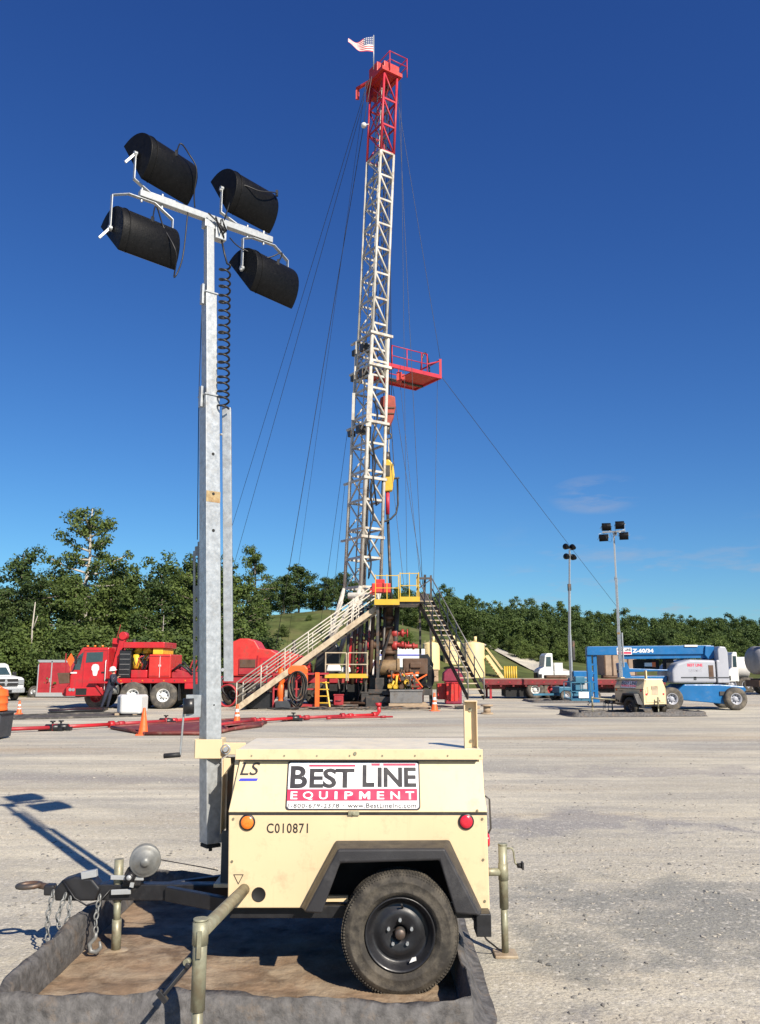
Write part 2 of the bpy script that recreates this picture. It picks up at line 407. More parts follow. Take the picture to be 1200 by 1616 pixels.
# ------------------------------------------------------------------ ground
def ground_mat():
    m = bpy.data.materials.new('gravel_yard'); m.use_nodes = True
    N, L = m.node_tree.nodes, m.node_tree.links; b = N['Principled BSDF']
    t = N.new('ShaderNodeTexCoord')
    def mapped(sc):
        q = N.new('ShaderNodeMapping'); q.inputs['Scale'].default_value = sc; L.new(t.outputs['Object'], q.inputs['Vector']); return q.outputs[0]
    def noise(v, sc, det=6, ro=0.6, dist=0.0):
        n = N.new('ShaderNodeTexNoise'); n.inputs['Scale'].default_value = sc; n.inputs['Detail'].default_value = det
        n.inputs['Roughness'].default_value = ro; n.inputs['Distortion'].default_value = dist; L.new(v, n.inputs['Vector']); return n.outputs['Fac']
    def rng(f, a, c, lo=0.0, hi=1.0):
        x = N.new('ShaderNodeMapRange'); x.inputs['From Min'].default_value = a; x.inputs['From Max'].default_value = c
        x.inputs['To Min'].default_value = lo; x.inputs['To Max'].default_value = hi; L.new(f, x.inputs['Value']); return x.outputs[0]
    def mixc(f, a, c, mode='MIX'):
        x = N.new('ShaderNodeMix'); x.data_type = 'RGBA'; x.blend_type = mode
        if isinstance(f, float): x.inputs[0].default_value = f
        else: L.new(f, x.inputs[0])
        for i, q in ((6, a), (7, c)):
            if isinstance(q, tuple): x.inputs[i].default_value = (*q, 1)
            else: L.new(q, x.inputs[i])
        return x.outputs[2]
    raw = t.outputs['Object']
    v1 = mapped((0.30, 1.0, 1.0)); v2 = mapped((0.12, 1.0, 1.0))
    c = mixc(rng(noise(v1, 0.55, 8, 0.66), 0.42, 0.60), (0.445, 0.405, 0.318), (0.595, 0.543, 0.425))
    c = mixc(rng(noise(v2, 1.1, 8, 0.7, 0.4), 0.45, 0.62, 0, 0.8), c, (0.34, 0.318, 0.275))
    c = mixc(rng(noise(v1, 0.28, 6, 0.6, 0.6), 0.50, 0.64, 0, 0.75), c, (0.265, 0.258, 0.242))
    c = mixc(rng(noise(v2, 0.35, 6), 0.54, 0.68, 0, 0.65), c, (0.38, 0.29, 0.19))
    # wheel tracks across the yard
    v3 = mapped((0.025, 1.0, 1.0))
    c = mixc(rng(noise(v3, 2.6, 4, 0.55, 0.25), 0.56, 0.70, 0, 0.45), c, (0.35, 0.325, 0.27))
    # worn grey gravel patch on the right of the trailer and a few more like it
    sp = N.new('ShaderNodeSeparateXYZ'); L.new(raw, sp.inputs[0])
    def mth(op, a, q):
        x = N.new('ShaderNodeMath'); x.operation = op
        for i, w in enumerate((a, q)):
            if isinstance(w, (int, float)): x.inputs[i].default_value = w
            else: L.new(w, x.inputs[i])
        return x.outputs[0]
    def patch(cx, cy, rx, ry):
        a = mth('DIVIDE', mth('SUBTRACT', sp.outputs['X'], cx), rx); q = mth('DIVIDE', mth('SUBTRACT', sp.outputs['Y'], cy), ry)
        return mth('SQRT', mth('ADD', mth('MULTIPLY', a, a), mth('MULTIPLY', q, q)), 0)
    wobn = noise(raw, 1.3, 7, 0.65, 0.3)
    for (cx, cy, rx, ry, am, cc) in ((2.9, 6.6, 2.5, 1.35, 0.72, (0.205, 0.206, 0.188)), (2.2, 10.6, 1.9, 0.8, 0.75, (0.25, 0.238, 0.232)), (6.0, 10.4, 1.5, 0.55, 0.7, (0.25, 0.238, 0.232)), (3.4, 4.6, 1.8, 0.5, 0.5, (0.27, 0.25, 0.25)), (5.8, 15.5, 3.2, 0.8, 0.55, (0.27, 0.25, 0.24)), (-5.5, 14.5, 3.0, 0.7, 0.45, (0.27, 0.24, 0.22))):
        c = mixc(rng(mth('ADD', patch(cx, cy, rx, ry), mth('MULTIPLY', mth('SUBTRACT', wobn, 0.5), 4.2)), 1.10, 0.45, 0, am), c, cc)
    # stones of several sizes
    def vor(sc):
        n = N.new('ShaderNodeTexVoronoi'); n.inputs['Scale'].default_value = sc; L.new(raw, n.inputs['Vector']); return n
    va = vor(34); vb = vor(90)
    hv = N.new('ShaderNodeSeparateColor'); L.new(va.outputs['Color'], hv.inputs[0])
    c = mixc(rng(hv.outputs[0], 0.60, 0.95, 0, 0.30), c, (0.26, 0.255, 0.25))
    c = mixc(rng(hv.outputs[1], 0.90, 0.94, 0, 0.45), c, (0.62, 0.58, 0.50))
    hb = N.new('ShaderNodeSeparateColor'); L.new(vb.outputs['Color'], hb.inputs[0])
    f = rng(hb.outputs[2], 0, 1, 0.82, 1.17)
    cv = N.new('ShaderNodeCombineColor')
    for i in range(3): L.new(f, cv.inputs[i])
    c = mixc(1.0, c, cv.outputs[0], 'MULTIPLY')
    L.new(c, b.inputs['Base Color'])
    b.inputs['Roughness'].default_value = 0.95; b.inputs['Specular IOR Level'].default_value = 0.15
    h1 = N.new('ShaderNodeMath'); h1.operation = 'MULTIPLY_ADD'
    L.new(noise(raw, 9.0, 12, 0.78), h1.inputs[0]); h1.inputs[1].default_value = 1.3; L.new(rng(va.outputs['Distance'], 0, 0.6, 0.35, 0), h1.inputs[2])
    bp = N.new('ShaderNodeBump'); bp.inputs['Strength'].default_value = 0.42; bp.inputs['Distance'].default_value = 0.035
    L.new(h1.outputs[0], bp.inputs['Height']); L.new(bp.outputs[0], b.inputs['Normal'])
    return m

def lerp_tab(x, tab):
    if x <= tab[0][0]: return tab[0][1]
    for (a, p), (b, q) in zip(tab, tab[1:]):
        if x <= b:
            t = (x - a) / (b - a); t = t * t * (3 - 2 * t); return p + (q - p) * t
    return tab[-1][1]
def sstep(t): t = min(1, max(0, t)); return t * t * (3 - 2 * t)
HTAB = [(-70, 2.5), (-30, 3.0), (-15, 7.6), (-4, 8.2), (3, 6.6), (9, 4.9), (16, 3.0), (28, 1.6), (60, 1.2), (140, 1.0)]
def hill_z(x, y):
    a = lerp_tab(x, HTAB) * sstep((y - 63) / 36)
    return a + max(0, y - 110) * 0.022 + 0.18 * math.sin(x * 0.31) * math.sin(y * 0.17) * sstep((y - 66) / 10) - 0.05

g = MB(); g.add([(-900, -60, 0), (900, -60, 0), (900, 1500, 0), (-900, 1500, 0)], [(0, 1, 2, 3)])
m_ground = ground_mat()
struct('ground', g, m_ground)

h = MB(); xs = [-150 + i * 4 for i in range(96)]; ys = [62 + i * 3.5 for i in range(62)]
h.add([(x, y, hill_z(x, y)) for y in ys for x in xs], [(j * 96 + i, j * 96 + i + 1, (j + 1) * 96 + i + 1, (j + 1) * 96 + i) for j in range(61) for i in range(95)], 0, True)
m_grass = M('hill_grass', (0.078, 0.096, 0.030), 0.9, var=0.5, scale=0.45, dirt=(0.15, 0.135, 0.06), damt=0.42, dscale=0.22, bump=1.0, bscale=3.5, world=True, spec=0.1)
struct('hill', h, m_grass)

vg = MB()
n = 40
edge = [(-90 + i * 2.0, 49 + 4.2 * math.sin(i * 0.7) + 0.9 * math.sin(i * 2.3) + max(0, (i - 30)) * 0.9) for i in range(40)]
vg.add([(x, y, 0.006) for x, y in edge] + [(x, 64.5, 0.006) for x, y in edge], [(i, i + 1, n + i + 1, n + i) for i in range(n - 1)])
m_verge = M('dry_verge_grass', (0.20, 0.19, 0.075), 0.95, var=0.4, scale=0.5, dirt=(0.34, 0.28, 0.19), damt=0.45, dscale=0.5, bump=0.8, bscale=6, world=True, spec=0.1)
struct('grass_verge', vg, m_verge)

# pale gravel road climbing the slope on the right
rd = MB()
rp = [at(820, 1046, 84), at(850, 1042, 88), at(800, 1030, 96), at(778, 1026, 104)]
rp = [(17.5, 70, 0), (16.2, 80, 0), (14.6, 88, 0), (13.2, 97, 0), (12.2, 108, 0)]
vs = []
for x, y, z in rp:
    for s in (-1.9, 1.9): vs.append((x + s, y, hill_z(x + s, y) + 0.10))
rd.add(vs, [(2 * i, 2 * i + 1, 2 * i + 3, 2 * i + 2) for i in range(len(rp) - 1)])
struct('gravel_road', rd, m_ground)

# loose stones lying on the yard, nearest part only
rng_ = np.random.default_rng(5)
def stones(name, cnt, fn, s0, s1, mat, label):
    g_ = (1 + 5 ** 0.5) / 2
    base = np.array([(-1, g_, 0), (1, g_, 0), (-1, -g_, 0), (1, -g_, 0), (0, -1, g_), (0, 1, g_), (0, -1, -g_), (0, 1, -g_), (g_, 0, -1), (g_, 0, 1), (-g_, 0, -1), (-g_, 0, 1)], float) / 1.9
    fc = np.array([(0, 11, 5), (0, 5, 1), (0, 1, 7), (0, 7, 10), (0, 10, 11), (1, 5, 9), (5, 11, 4), (11, 10, 2), (10, 7, 6), (7, 1, 8), (3, 9, 4), (3, 4, 2), (3, 2, 6), (3, 6, 8), (3, 8, 9), (4, 9, 5), (2, 4, 11), (6, 2, 10), (8, 6, 7), (9, 8, 1)])
    P = fn(cnt); k = len(P)
    sz = s0 + (s1 - s0) * rng_.random(k) ** 7
    sc = sz[:, None, None] * (0.6 + 0.7 * rng_.random((k, 12, 1))) * (0.65 + 0.7 * rng_.random((k, 1, 3))) * np.array([1, 1, 0.55])
    a = rng_.random(k) * 6.283; ca, sa = np.cos(a), np.sin(a)
    b = base[None] * sc
    x = b[..., 0] * ca[:, None] - b[..., 1] * sa[:, None]; y = b[..., 0] * sa[:, None] + b[..., 1] * ca[:, None]
    vv = np.stack([x + P[:, 0:1], y + P[:, 1:2], b[..., 2] + 0.05 * sz[:, None]], -1).reshape(-1, 3)
    ff = (fc[None] + (np.arange(k) * 12)[:, None, None]).reshape(-1, 3)
    me = bpy.data.meshes.new(name); me.from_pydata(vv.tolist(), [], ff.tolist()); me.materials.append(mat)
    o = bpy.data.objects.new(name, me); link(o); tag(o, label, 'gravel', kind='stuff'); return o
def m_stone_mat():
    m = bpy.data.materials.new('loose_stone'); m.use_nodes = True
    N, L = m.node_tree.nodes, m.node_tree.links; b = N['Principled BSDF']
    g = N.new('ShaderNodeNewGeometry'); r = N.new('ShaderNodeValToRGB')
    r.color_ramp.elements[0].color = (0.14, 0.138, 0.13, 1); r.color_ramp.elements[1].color = (0.42, 0.385, 0.32, 1)
    e = r.color_ramp.elements.new(0.75); e.color = (0.33, 0.30, 0.25, 1)
    L.new(g.outputs['Random Per Island'], r.inputs[0]); L.new(r.outputs[0], b.inputs['Base Color'])
    b.inputs['Roughness'].default_value = 0.9; return m
def in_berm(P): return (P[:, 0] > -2.6) & (P[:, 0] < 1.0) & (P[:, 1] > 4.1) & (P[:, 1] < 7.9)
def spread(cnt):
    d = 3.6 + 19 * rng_.random(cnt) ** 1.8
    x = (rng_.random(cnt) - 0.5) * 1.05 * d
    P = np.stack([x, d], -1)
    # stones lie in drifts
    w = np.sin(P[:, 0] * 1.3 + 2 * np.sin(P[:, 1] * 0.8)) * np.sin(P[:, 1] * 1.9 + 0.7) + rng_.normal(0, 0.5, cnt)
    keep = ~in_berm(P) & (w > -0.25)
    return P[keep]
stones('gravel', 42000, spread, 0.0025, 0.021, m_stone_mat(), 'loose grey and tan stones scattered over the pale gravel yard')

# ------------------------------------------------------------------ trees
def quad_mesh(name, C, U, Wv, mats, mi=None):
    k = len(C)
    vv = np.empty((k, 4, 3)); vv[:, 0] = C - U; vv[:, 1] = C - Wv * 0.62; vv[:, 2] = C + U; vv[:, 3] = C + Wv * 0.62
    me = bpy.data.meshes.new(name)
    me.vertices.add(4 * k); me.vertices.foreach_set('co', vv.reshape(-1))
    me.loops.add(4 * k); me.loops.foreach_set('vertex_index', np.arange(4 * k, dtype=np.int32))
    me.polygons.add(k); me.polygons.foreach_set('loop_start', np.arange(0, 4 * k, 4, dtype=np.int32))
    me.polygons.foreach_set('loop_total', np.full(k, 4, dtype=np.int32))
    if mi is not None: me.polygons.foreach_set('material_index', mi)
    for q in mats: me.materials.append(q)
    me.update(calc_edges=True); me.validate()
    return me

def leaves(clumps, per, size, rs, flat=0.75):
    """clumps: array (n,4) centre+radius -> leaf centres and tangents"""
    n = len(clumps); k = n * per
    c = np.repeat(clumps, per, 0)
    d = rs.normal(size=(k, 3)); d /= np.linalg.norm(d, axis=1)[:, None]
    r = rs.random(k) ** 0.5
    off = d * (r * c[:, 3])[:, None]; off[:, 2] *= flat
    C = c[:, :3] + off
    nrm = d + np.array([0, 0, 0.5]) + rs.normal(size=(k, 3)) * 0.7
    nrm /= np.linalg.norm(nrm, axis=1)[:, None]
    t = rs.normal(size=(k, 3)); U = np.cross(nrm, t); U /= np.linalg.norm(U, axis=1)[:, None]
    Wd = np.cross(nrm, U)
    s = size * (0.6 + 0.8 * rs.random(k))
    return C, U * s[:, None], Wd * s[:, None]

def make_tree(kind, seed):
    """returns (trunk mesh builder, crown mesh); unit: metres"""
    rs = np.random.default_rng(seed); rnd = random.Random(seed)
    tb = MB(); cl = []
    P = dict(tall=(13.0, 0.30, 2.5, 30, 0.72, 62), broad=(9.0, 0.14, 3.0, 24, 0.85, 60), narrow=(9.5, 0.12, 1.9, 22, 0.7, 56),
             round=(6.0, 0.16, 2.5, 20, 0.75, 60), bush=(2.6, 0.05, 1.9, 16, 0.60, 90), spread=(10.5, 0.15, 3.5, 26, 0.8, 58), sparse=(9.0, 0.3, 2.0, 11, 0.42, 34))[kind]
    H, z0, cr, nl, crd, per = P
    bend = [(0, 0, 0)]; x = y = 0
    for i in range(1, 8):
        x += rnd.uniform(-.12, .12) * H / 9; y += rnd.uniform(-.12, .12) * H / 9
        bend.append((x, y, H * 0.95 * i / 7))
    r0 = 0.020 * H
    tb.tube(bend, [r0 * (1 - 0.85 * i / 7) for i in range(8)], 8)
    def spine(t):
        q = t * 7 / 0.95; i = min(6, int(q)); f = q - i
        return V(bend[i]).lerp(V(bend[i + 1]), f)
    for i in range(nl):
        f = (i + rnd.random()) / nl
        zt = z0 + (0.95 - z0) * f
        # crown outline
        if kind == 'tall': w = cr * (0.55 + 0.5 * math.sin(math.pi * min(1, f * 0.95 + 0.1))) * rnd.uniform(0.55, 1.1)
        elif kind in ('narrow',): w = cr * (1.05 - 0.75 * f) * rnd.uniform(0.7, 1.15)
        elif kind == 'spread': w = cr * (1.0 - 0.55 * f ** 2) * rnd.uniform(0.5, 1.15)
        else: w = cr * math.sin(math.pi * (0.16 + 0.78 * f)) ** 0.7 * rnd.uniform(0.65, 1.12)
        a = i * 2.399 + rnd.uniform(-.5, .5)
        s = spine(zt * 0.93)
        e = s + V((math.cos(a) * w, math.sin(a) * w, rnd.uniform(-0.02, 0.13) * H * (0.6 if kind != 'narrow' else 0.2)))
        mid = s.lerp(e, 0.5) + V((0, 0, -0.04 * w))
        tb.tube([s, mid, e], [r0 * 0.34, r0 * 0.22, r0 * 0.08], 5)
        for q in ((0.45, 0.75), (0.75, 0.95), (1.0, 0.8)):
            p = s.lerp(e, q[0]) + V((rnd.gauss(0, .18), rnd.gauss(0, .18), rnd.gauss(0.1, .2))) * (crd)
            cl.append((*p, crd * q[1] * rnd.uniform(0.7, 1.25)))
        if kind not in ('tall', 'sparse'):
            p = s.lerp(e, 0.25); cl.append((p.x, p.y, p.z, crd * 0.9))
    if kind not in ('sparse',):
        for k in range(4):
            p = spine(0.95 - 0.05 * k); cl.append((p.x + rnd.gauss(0, .25), p.y + rnd.gauss(0, .25), p.z + rnd.uniform(-.2, .5), crd * 0.75))
    C, U, Wd = leaves(np.array(cl), int(per * 1.5), 0.105 if kind != 'bush' else 0.062, rs)
    return tb, (C, U, Wd)

tree_lib = {}
def tree(kind, seed, mat, loc, s, rz, name, label, cat='tree', group=None, sz=None, bark=None):
    key = (kind, seed, mat.name)
    o = bpy.data.objects.new(name, None); COL.objects.link(o); o.location = loc; o.rotation_euler = (0, 0, rz)
    o.scale = (s, s, sz or s)
    tag(o, label, cat, group)
    if key not in tree_lib:
        tb, q = make_tree(kind, seed)
        t = tb.build('trunk', bark or m_bark); cm = quad_mesh('crown', *q, [mat]); c = bpy.data.objects.new('crown', cm); link(c)
        tree_lib[key] = (t, c)
        t.parent = o; c.parent = o
    else:
        for q in tree_lib[key]:
            d = q.copy(); COL.objects.link(d); d.parent = o
    return o

rt = random.Random(11)
# left grove: (photo px of trunk, py of the top, distance, kind, seed, leaf material)
GR = 'broad trees of the grove behind the red truck'
def grove(px, top, Y, kind, seed, mat, name='broadleaf_tree', label=None, group=None, k=1.0, bark=None, cat='tree', lift=0):
    b = at(px, 1060, Y); x = b.x
    z = hill_z(x, Y) if Y > 63 else 0.0
    z = max(0, z)
    ht = at(px, top - lift, Y).z - z
    H = dict(tall=12.4, broad=9.3, narrow=9.6, round=6.2, bush=2.8, spread=10.7, sparse=9.2)[kind]
    s = ht / H
    return tree(kind, seed, mat, (x, Y, z - 0.05), s * k, rt.uniform(0, 6.28), name, label, cat, group, sz=s, bark=bark)

grove(128, 800, 60, 'tall', 1, m_leaf, 'tall_broadleaf_tree', 'tallest tree of the grove, loose crown on a pale trunk, standing well above its neighbours', k=0.92, bark=m_barkp)
grove(28, 866, 57, 'spread', 2, m_leafd, 'spreading_tree', 'dark tree at the left edge of the grove with wide flat branches against the sky', lift=8)
grove(-22, 905, 60, 'spread', 2, m_leafd, 'spreading_tree', 'dark tree cut by the left edge of the photo, only its branch tips in view', k=0.8)
grove(395, 862, 72, 'tall', 3, m_leaf, 'tall_broadleaf_tree', 'tall slender tree just right of the galvanized mast, at the foot of the grassy hill', k=0.80)
grove(222, 888, 64, 'sparse', 4, m_leaf, 'sparse_tree', 'thin half bare tree with a wispy top behind the red truck', k=0.6)
grove(255, 960, 55, 'sparse', 4, m_leafy, 'sparse_tree', 'small thin leaved tree with pale stems in front of the grove, above the truck cabinets', k=0.7, bark=m_barkp)
fill = [(75, 884, 60, 'broad', 5), (168, 884, 63, 'broad', 6), (200, 900, 58, 'narrow', 7), (245, 905, 59, 'broad', 5), (268, 885, 64, 'broad', 6),
        (290, 880, 62, 'narrow', 7), (318, 890, 60, 'broad', 8), (345, 885, 66, 'broad', 5), (110, 900, 56, 'broad', 8), (5, 930, 56, 'broad', 6),
        (-30, 930, 66, 'broad', 8), (48, 920, 66, 'broad', 5), (140, 930, 67, 'broad', 6), (230, 925, 68, 'narrow', 7), (180, 905, 69, 'broad', 8), (300, 930, 69, 'broad', 6), (365, 915, 66, 'broad', 8), (408, 948, 70, 'narrow', 7)]
for i, (px, top, Y, kind, seed) in enumerate(fill):
    grove(px, top, Y, kind, seed, (m_leaf, m_leafd)[i % 2], 'broadleaf_tree', 'mid height leafy green tree packed in the grove behind the red truck', GR, lift=(14 if px > 190 else 2))
# undergrowth along the foot of the grove
for i in range(30):
    px = -30 + i * 14.5 + rt.uniform(-6, 6); Y = rt.uniform(51, 56) + (i > 22) * 9
    top = rt.uniform(988, 1035)
    grove(px, top, Y, 'bush', 20 + i % 3, (m_leafy, m_leaf, m_leafd)[i % 3], 'bush', 'leafy green bush in the undergrowth at the foot of the left grove', 'bushes at the foot of the grove', k=1.25, cat='bush')

# dead pale trunk at the left and a cut pole by the grove
dt = MB(); b = at(46, 1068, 53)
dt.tube([(b.x, 53, 0), (b.x + 0.03, 53, 2.0), (b.x - 0.02, 53, 4.2), (b.x + 0.05, 53, 5.8)], [0.065, 0.06, 0.05, 0.03], 8)
dt.tube([(b.x, 53, 4.0), (b.x + 0.35, 52.8, 4.9)], [0.04, 0.02], 5)
single('dead_tree_trunk', dt, m_barkp, 'bare pale dead trunk standing upright at the left front of the grove', 'tree trunk', (b.x, 53, 0))

for i in range(14):
    px = 412 + i * 24 + rt.uniform(-10, 10); Y = rt.uniform(70, 90)
    b_ = at(px, 1000, Y); z_ = hill_z(b_.x, Y); s_ = rt.uniform(0.22, 0.5)
    tree('bush', 20 + i % 3, (m_leafy, m_leaf)[i % 2], (b_.x, Y, z_ - .05), s_, rt.uniform(0, 6.28), 'bush', 'small shrub growing on the open grassy slope of the hill', 'bush', 'shrubs on the grassy slope')
# trees on top of the grassy hill
HG = 'dark round trees along the crest of the grassy hill'
for i, (px, top, Y, k) in enumerate([(425, 912, 101, 1.0), (446, 903, 99, 1.0), (470, 889, 100, 1.15), (492, 922, 103, .8), (515, 908, 100, 1.0), (538, 900, 104, 1.1),
                                     (505, 930, 108, 1.), (455, 925, 108, 1.), (560, 916, 102, 1.0), (585, 925, 104, .9), (610, 928, 103, 1.), (636, 935, 105, 1.), (660, 940, 106, .9)]):
    grove(px, top, Y, 'round', 30 + i % 3, m_leafd if i % 3 else m_leaf, 'round_crowned_tree', 'round crowned dark green tree on the crest of the grassy hill behind the derrick', HG, k=k)
# front row of the wood on the right, each a tree of its own
FG = 'trees along the front edge of the far wood'
def wood_top(px): return lerp_tab(px, [(640, 928), (700, 926), (740, 940), (780, 950), (830, 944), (880, 955), (960, 964), (1040, 968), (1220, 972)])
i = 0
for px in range(664, 1230, 23):
    Y = rt.uniform(100, 112); t = wood_top(px) + rt.uniform(26, 66)
    kind, seed = rt.choice([('broad', 5), ('broad', 6), ('narrow', 7), ('broad', 8), ('round', 31)])
    if px in range(820, 845): kind, seed = 'narrow', 7
    grove(px + rt.uniform(-8, 8), t, Y, kind, seed, rt.choice([m_leaf, m_leafd, m_leaff]), 'wood_edge_tree', 'leafy green tree in the front row of the far wood, right of the derrick', FG, k=1.05)
    i += 1
for k_, px in enumerate(range(690, 1225, 19)):
    Y = rt.uniform(86, 96); t = rt.uniform(1000, 1036)
    grove(px + rt.uniform(-8, 8), t, Y, 'bush', 20 + k_ % 3, m_leafy if k_ % 2 else m_leaf, 'bush', 'low yellow green bush at the foot of the far wood', 'bushes at the foot of the far wood', k=0.95, cat='bush')

# the wood behind reads as one mass of crowns
rs = np.random.default_rng(77); cl = []; rw = random.Random(78)
tb = MB()
for row in range(7):
    Y = 112 + row * 9
    for px in np.arange(630, 1262, 15 - row * 0.5):
        yy = Y + rw.uniform(-4, 4); p = px + rw.uniform(-7, 7)
        top = wood_top(p) + (6 - row) * 5.5 + rw.uniform(-9, 9)
        b = at(p, 1000, yy); zt = at(p, top, yy).z; zb = max(0, hill_z(b.x, yy)) + 1
        if zt - zb < 3: zt = zb + 4
        rr = rw.uniform(1.1, 2.3)
        nk = 30
        for q in range(nk):
            f = rw.random() ** 0.8
            w = rr * math.sin(math.pi * (0.2 + 0.72 * f)) ** 0.7
            a = rw.uniform(0, 6.28)
            cl.append((b.x + math.cos(a) * w * rw.uniform(.4, 1), yy + math.sin(a) * w * rw.uniform(.4, 1), zb + (zt - zb) * f - 0.4, rw.uniform(0.4, 0.85)))
C, U, Wd = leaves(np.array(cl), 62, 0.135, rs)
me = quad_mesh('far_wood', C, U, Wd, [m_leaff]); o = bpy.data.objects.new('far_wood', me); link(o)
tag(o, 'dense dark green wood filling the hillside behind the lift and the light towers', 'wood', kind='stuff')

# ------------------------------------------------------------------ lettering
def text_polys(s, bold=0.0, shear=0.0, spacing=1.0):
    cu = bpy.data.curves.new('lettering', 'FONT'); cu.body = s; cu.offset = bold; cu.shear = shear; cu.space_character = spacing
    cu.resolution_u = 4
    o = bpy.data.objects.new('lettering', cu); COL.objects.link(o)
    bpy.context.view_layer.update()
    me = bpy.data.meshes.new_from_object(o.evaluated_get(bpy.context.evaluated_depsgraph_get()))
    vs = [(v.co.x, v.co.y) for v in me.vertices]; fs = [tuple(p.vertices) for p in me.polygons]
    bpy.data.objects.remove(o); bpy.data.meshes.remove(me); bpy.data.curves.remove(cu)
    return vs, fs

def lettering(mb, s, o, ux, uy, x0, y0, x1, y1, m=0, **k):
    """fit the words into the box x0..x1, y0..y1 of the frame o, ux, uy"""
    vs, fs = text_polys(s, **k)
    ax = min(v[0] for v in vs); bx = max(v[0] for v in vs); ay = min(v[1] for v in vs); by = max(v[1] for v in vs)
    o, ux, uy = V(o), V(ux), V(uy)
    mb.add([o + ux * (x0 + (x - ax) / (bx - ax) * (x1 - x0)) + uy * (y0 + (y - ay) / (by - ay) * (y1 - y0)) for x, y in vs], fs, m)

def flat(mb, poly, o, ux, uy, m=0):
    o, ux, uy = V(o), V(ux), V(uy)
    mb.add([o + ux * x + uy * y for x, y in poly], [tuple(range(len(poly)))], m)

def rrect(x0, y0, x1, y1, r, n=5):
    p = []
    for cx, cy, a0 in ((x1 - r, y0 + r, -90), (x1 - r, y1 - r, 0), (x0 + r, y1 - r, 90), (x0 + r, y0 + r, 180)):
        for i in range(n + 1):
            a = R(a0 + 90 * i / n); p.append((cx + r * math.cos(a), cy + r * math.sin(a)))
    return p

def sign_face(bd, o, ux, uy, nn, w, h):
    """white board with black rim, BEST LINE / EQUIPMENT; returns builder (materials white, black, red)"""
    o, ux, uy, nn = V(o), V(ux), V(uy), V(nn)
    e = nn * 0.0015
    bd.prism(rrect(0, 0, w, h, 0.055 * h * 1.2), o, ux, uy, nn * 0.004, 1)
    k = w / 1055.0; f = h / 395.0
    def X(c): return (c - 70) * k
    def Y(c): return (440 - c) * f
    flat(bd, rrect(11 * k, 11 * f, w - 11 * k, h - 11 * f, 22 * k), o + nn * 0.004 + e, ux, uy, 0)
    q = o + nn * 0.004 + e * 2; q2 = o + nn * 0.004 + e * 3
    for a, b, c, d in ((242, 612, 92, 76), (740, 808, 84, 68), (835, 1095, 84, 68)):
        flat(bd, [(X(a), Y(c)), (X(b), Y(c)), (X(b), Y(d)), (X(a), Y(d))], q, ux, uy, 2)
    lettering(bd, 'B', q, ux, uy, X(97), Y(268), X(232), Y(86), 1, bold=0.028)
    lettering(bd, 'EST', q, ux, uy, X(250), Y(266), X(606), Y(106), 1, bold=0.028, spacing=0.95)
    lettering(bd, 'L', q, ux, uy, X(670), Y(258), X(765), Y(78), 1, bold=0.030)
    lettering(bd, 'INE', q, ux, uy, X(790), Y(258), X(1097), Y(98), 1, bold=0.028, spacing=0.95)
    flat(bd, [(X(80), Y(368)), (X(1102), Y(366)), (X(1102), Y(272)), (X(80), Y(276))], q, ux, uy, 2)
    for ch, a, b_ in (('E', 106, 160), ('Q', 203, 283), ('U', 330, 398), ('I', 452, 474), ('P', 530, 596), ('E', 785, 842), ('N', 892, 966), ('T', 1010, 1078)):
        lettering(bd, ch, q2, ux, uy, X(a), Y(356 if ch != 'Q' else 362), X(b_), Y(294), 0, bold=0.02)
    mx0, mx1, my0, my1 = X(645), X(732), Y(356), Y(294); w_ = mx1 - mx0; h_ = my1 - my0
    for pl_ in ([(0, 0), (.24, 0), (.24, 1), (0, 1)], [(.76, 0), (1, 0), (1, 1), (.76, 1)], [(.24, 1), (.24, .62), (.42, .12), (.5, .12), (.5, .55)], [(.76, 1), (.5, .55), (.5, .12), (.58, .12), (.76, .62)]):
        flat(bd, [(mx0 + x * w_, my0 + y * h_) for x, y in pl_], q2, ux, uy, 0)
    lettering(bd, '1-800-679-2378', q, ux, uy, X(88), Y(424), X(490), Y(389), 1, bold=0.014, spacing=1.15)
    flat(bd, [(X(522) + 5 * k * math.cos(a), Y(406) + 5 * k * math.sin(a)) for a in [i * 0.785 for i in range(8)]], q, ux, uy, 1)
    lettering(bd, 'www.BestLineInc.com', q, ux, uy, X(556), Y(424), X(1092), Y(386), 1, bold=0.014, spacing=1.08)

# ------------------------------------------------------------------ portable light tower
RX, RY = 0.118, 5.95                    # axle centre of the near tower
def chain(pts, r=0.023, wire=0.0058, step=0.032):
    """oval links along a polyline"""
    mb = MB(); P = [V(p) for p in pts]; seg = []
    for a, b in zip(P, P[1:]):
        n = max(1, int((b - a).length / step))
        seg += [(a.lerp(b, (i + 0.5) / n), (b - a).normalized()) for i in range(n)]
    for i, (c, d) in enumerate(seg):
        u = d.orthogonal().normalized(); w = d.cross(u)
        s = u if i % 2 else w
        ring = [c + d * (math.cos(t) * r) + s * (math.sin(t) * r * 0.62) for t in [2 * math.pi * k / 12 for k in range(12)]]
        mb.tube(ring, wire, 6, closed=True)
    return mb

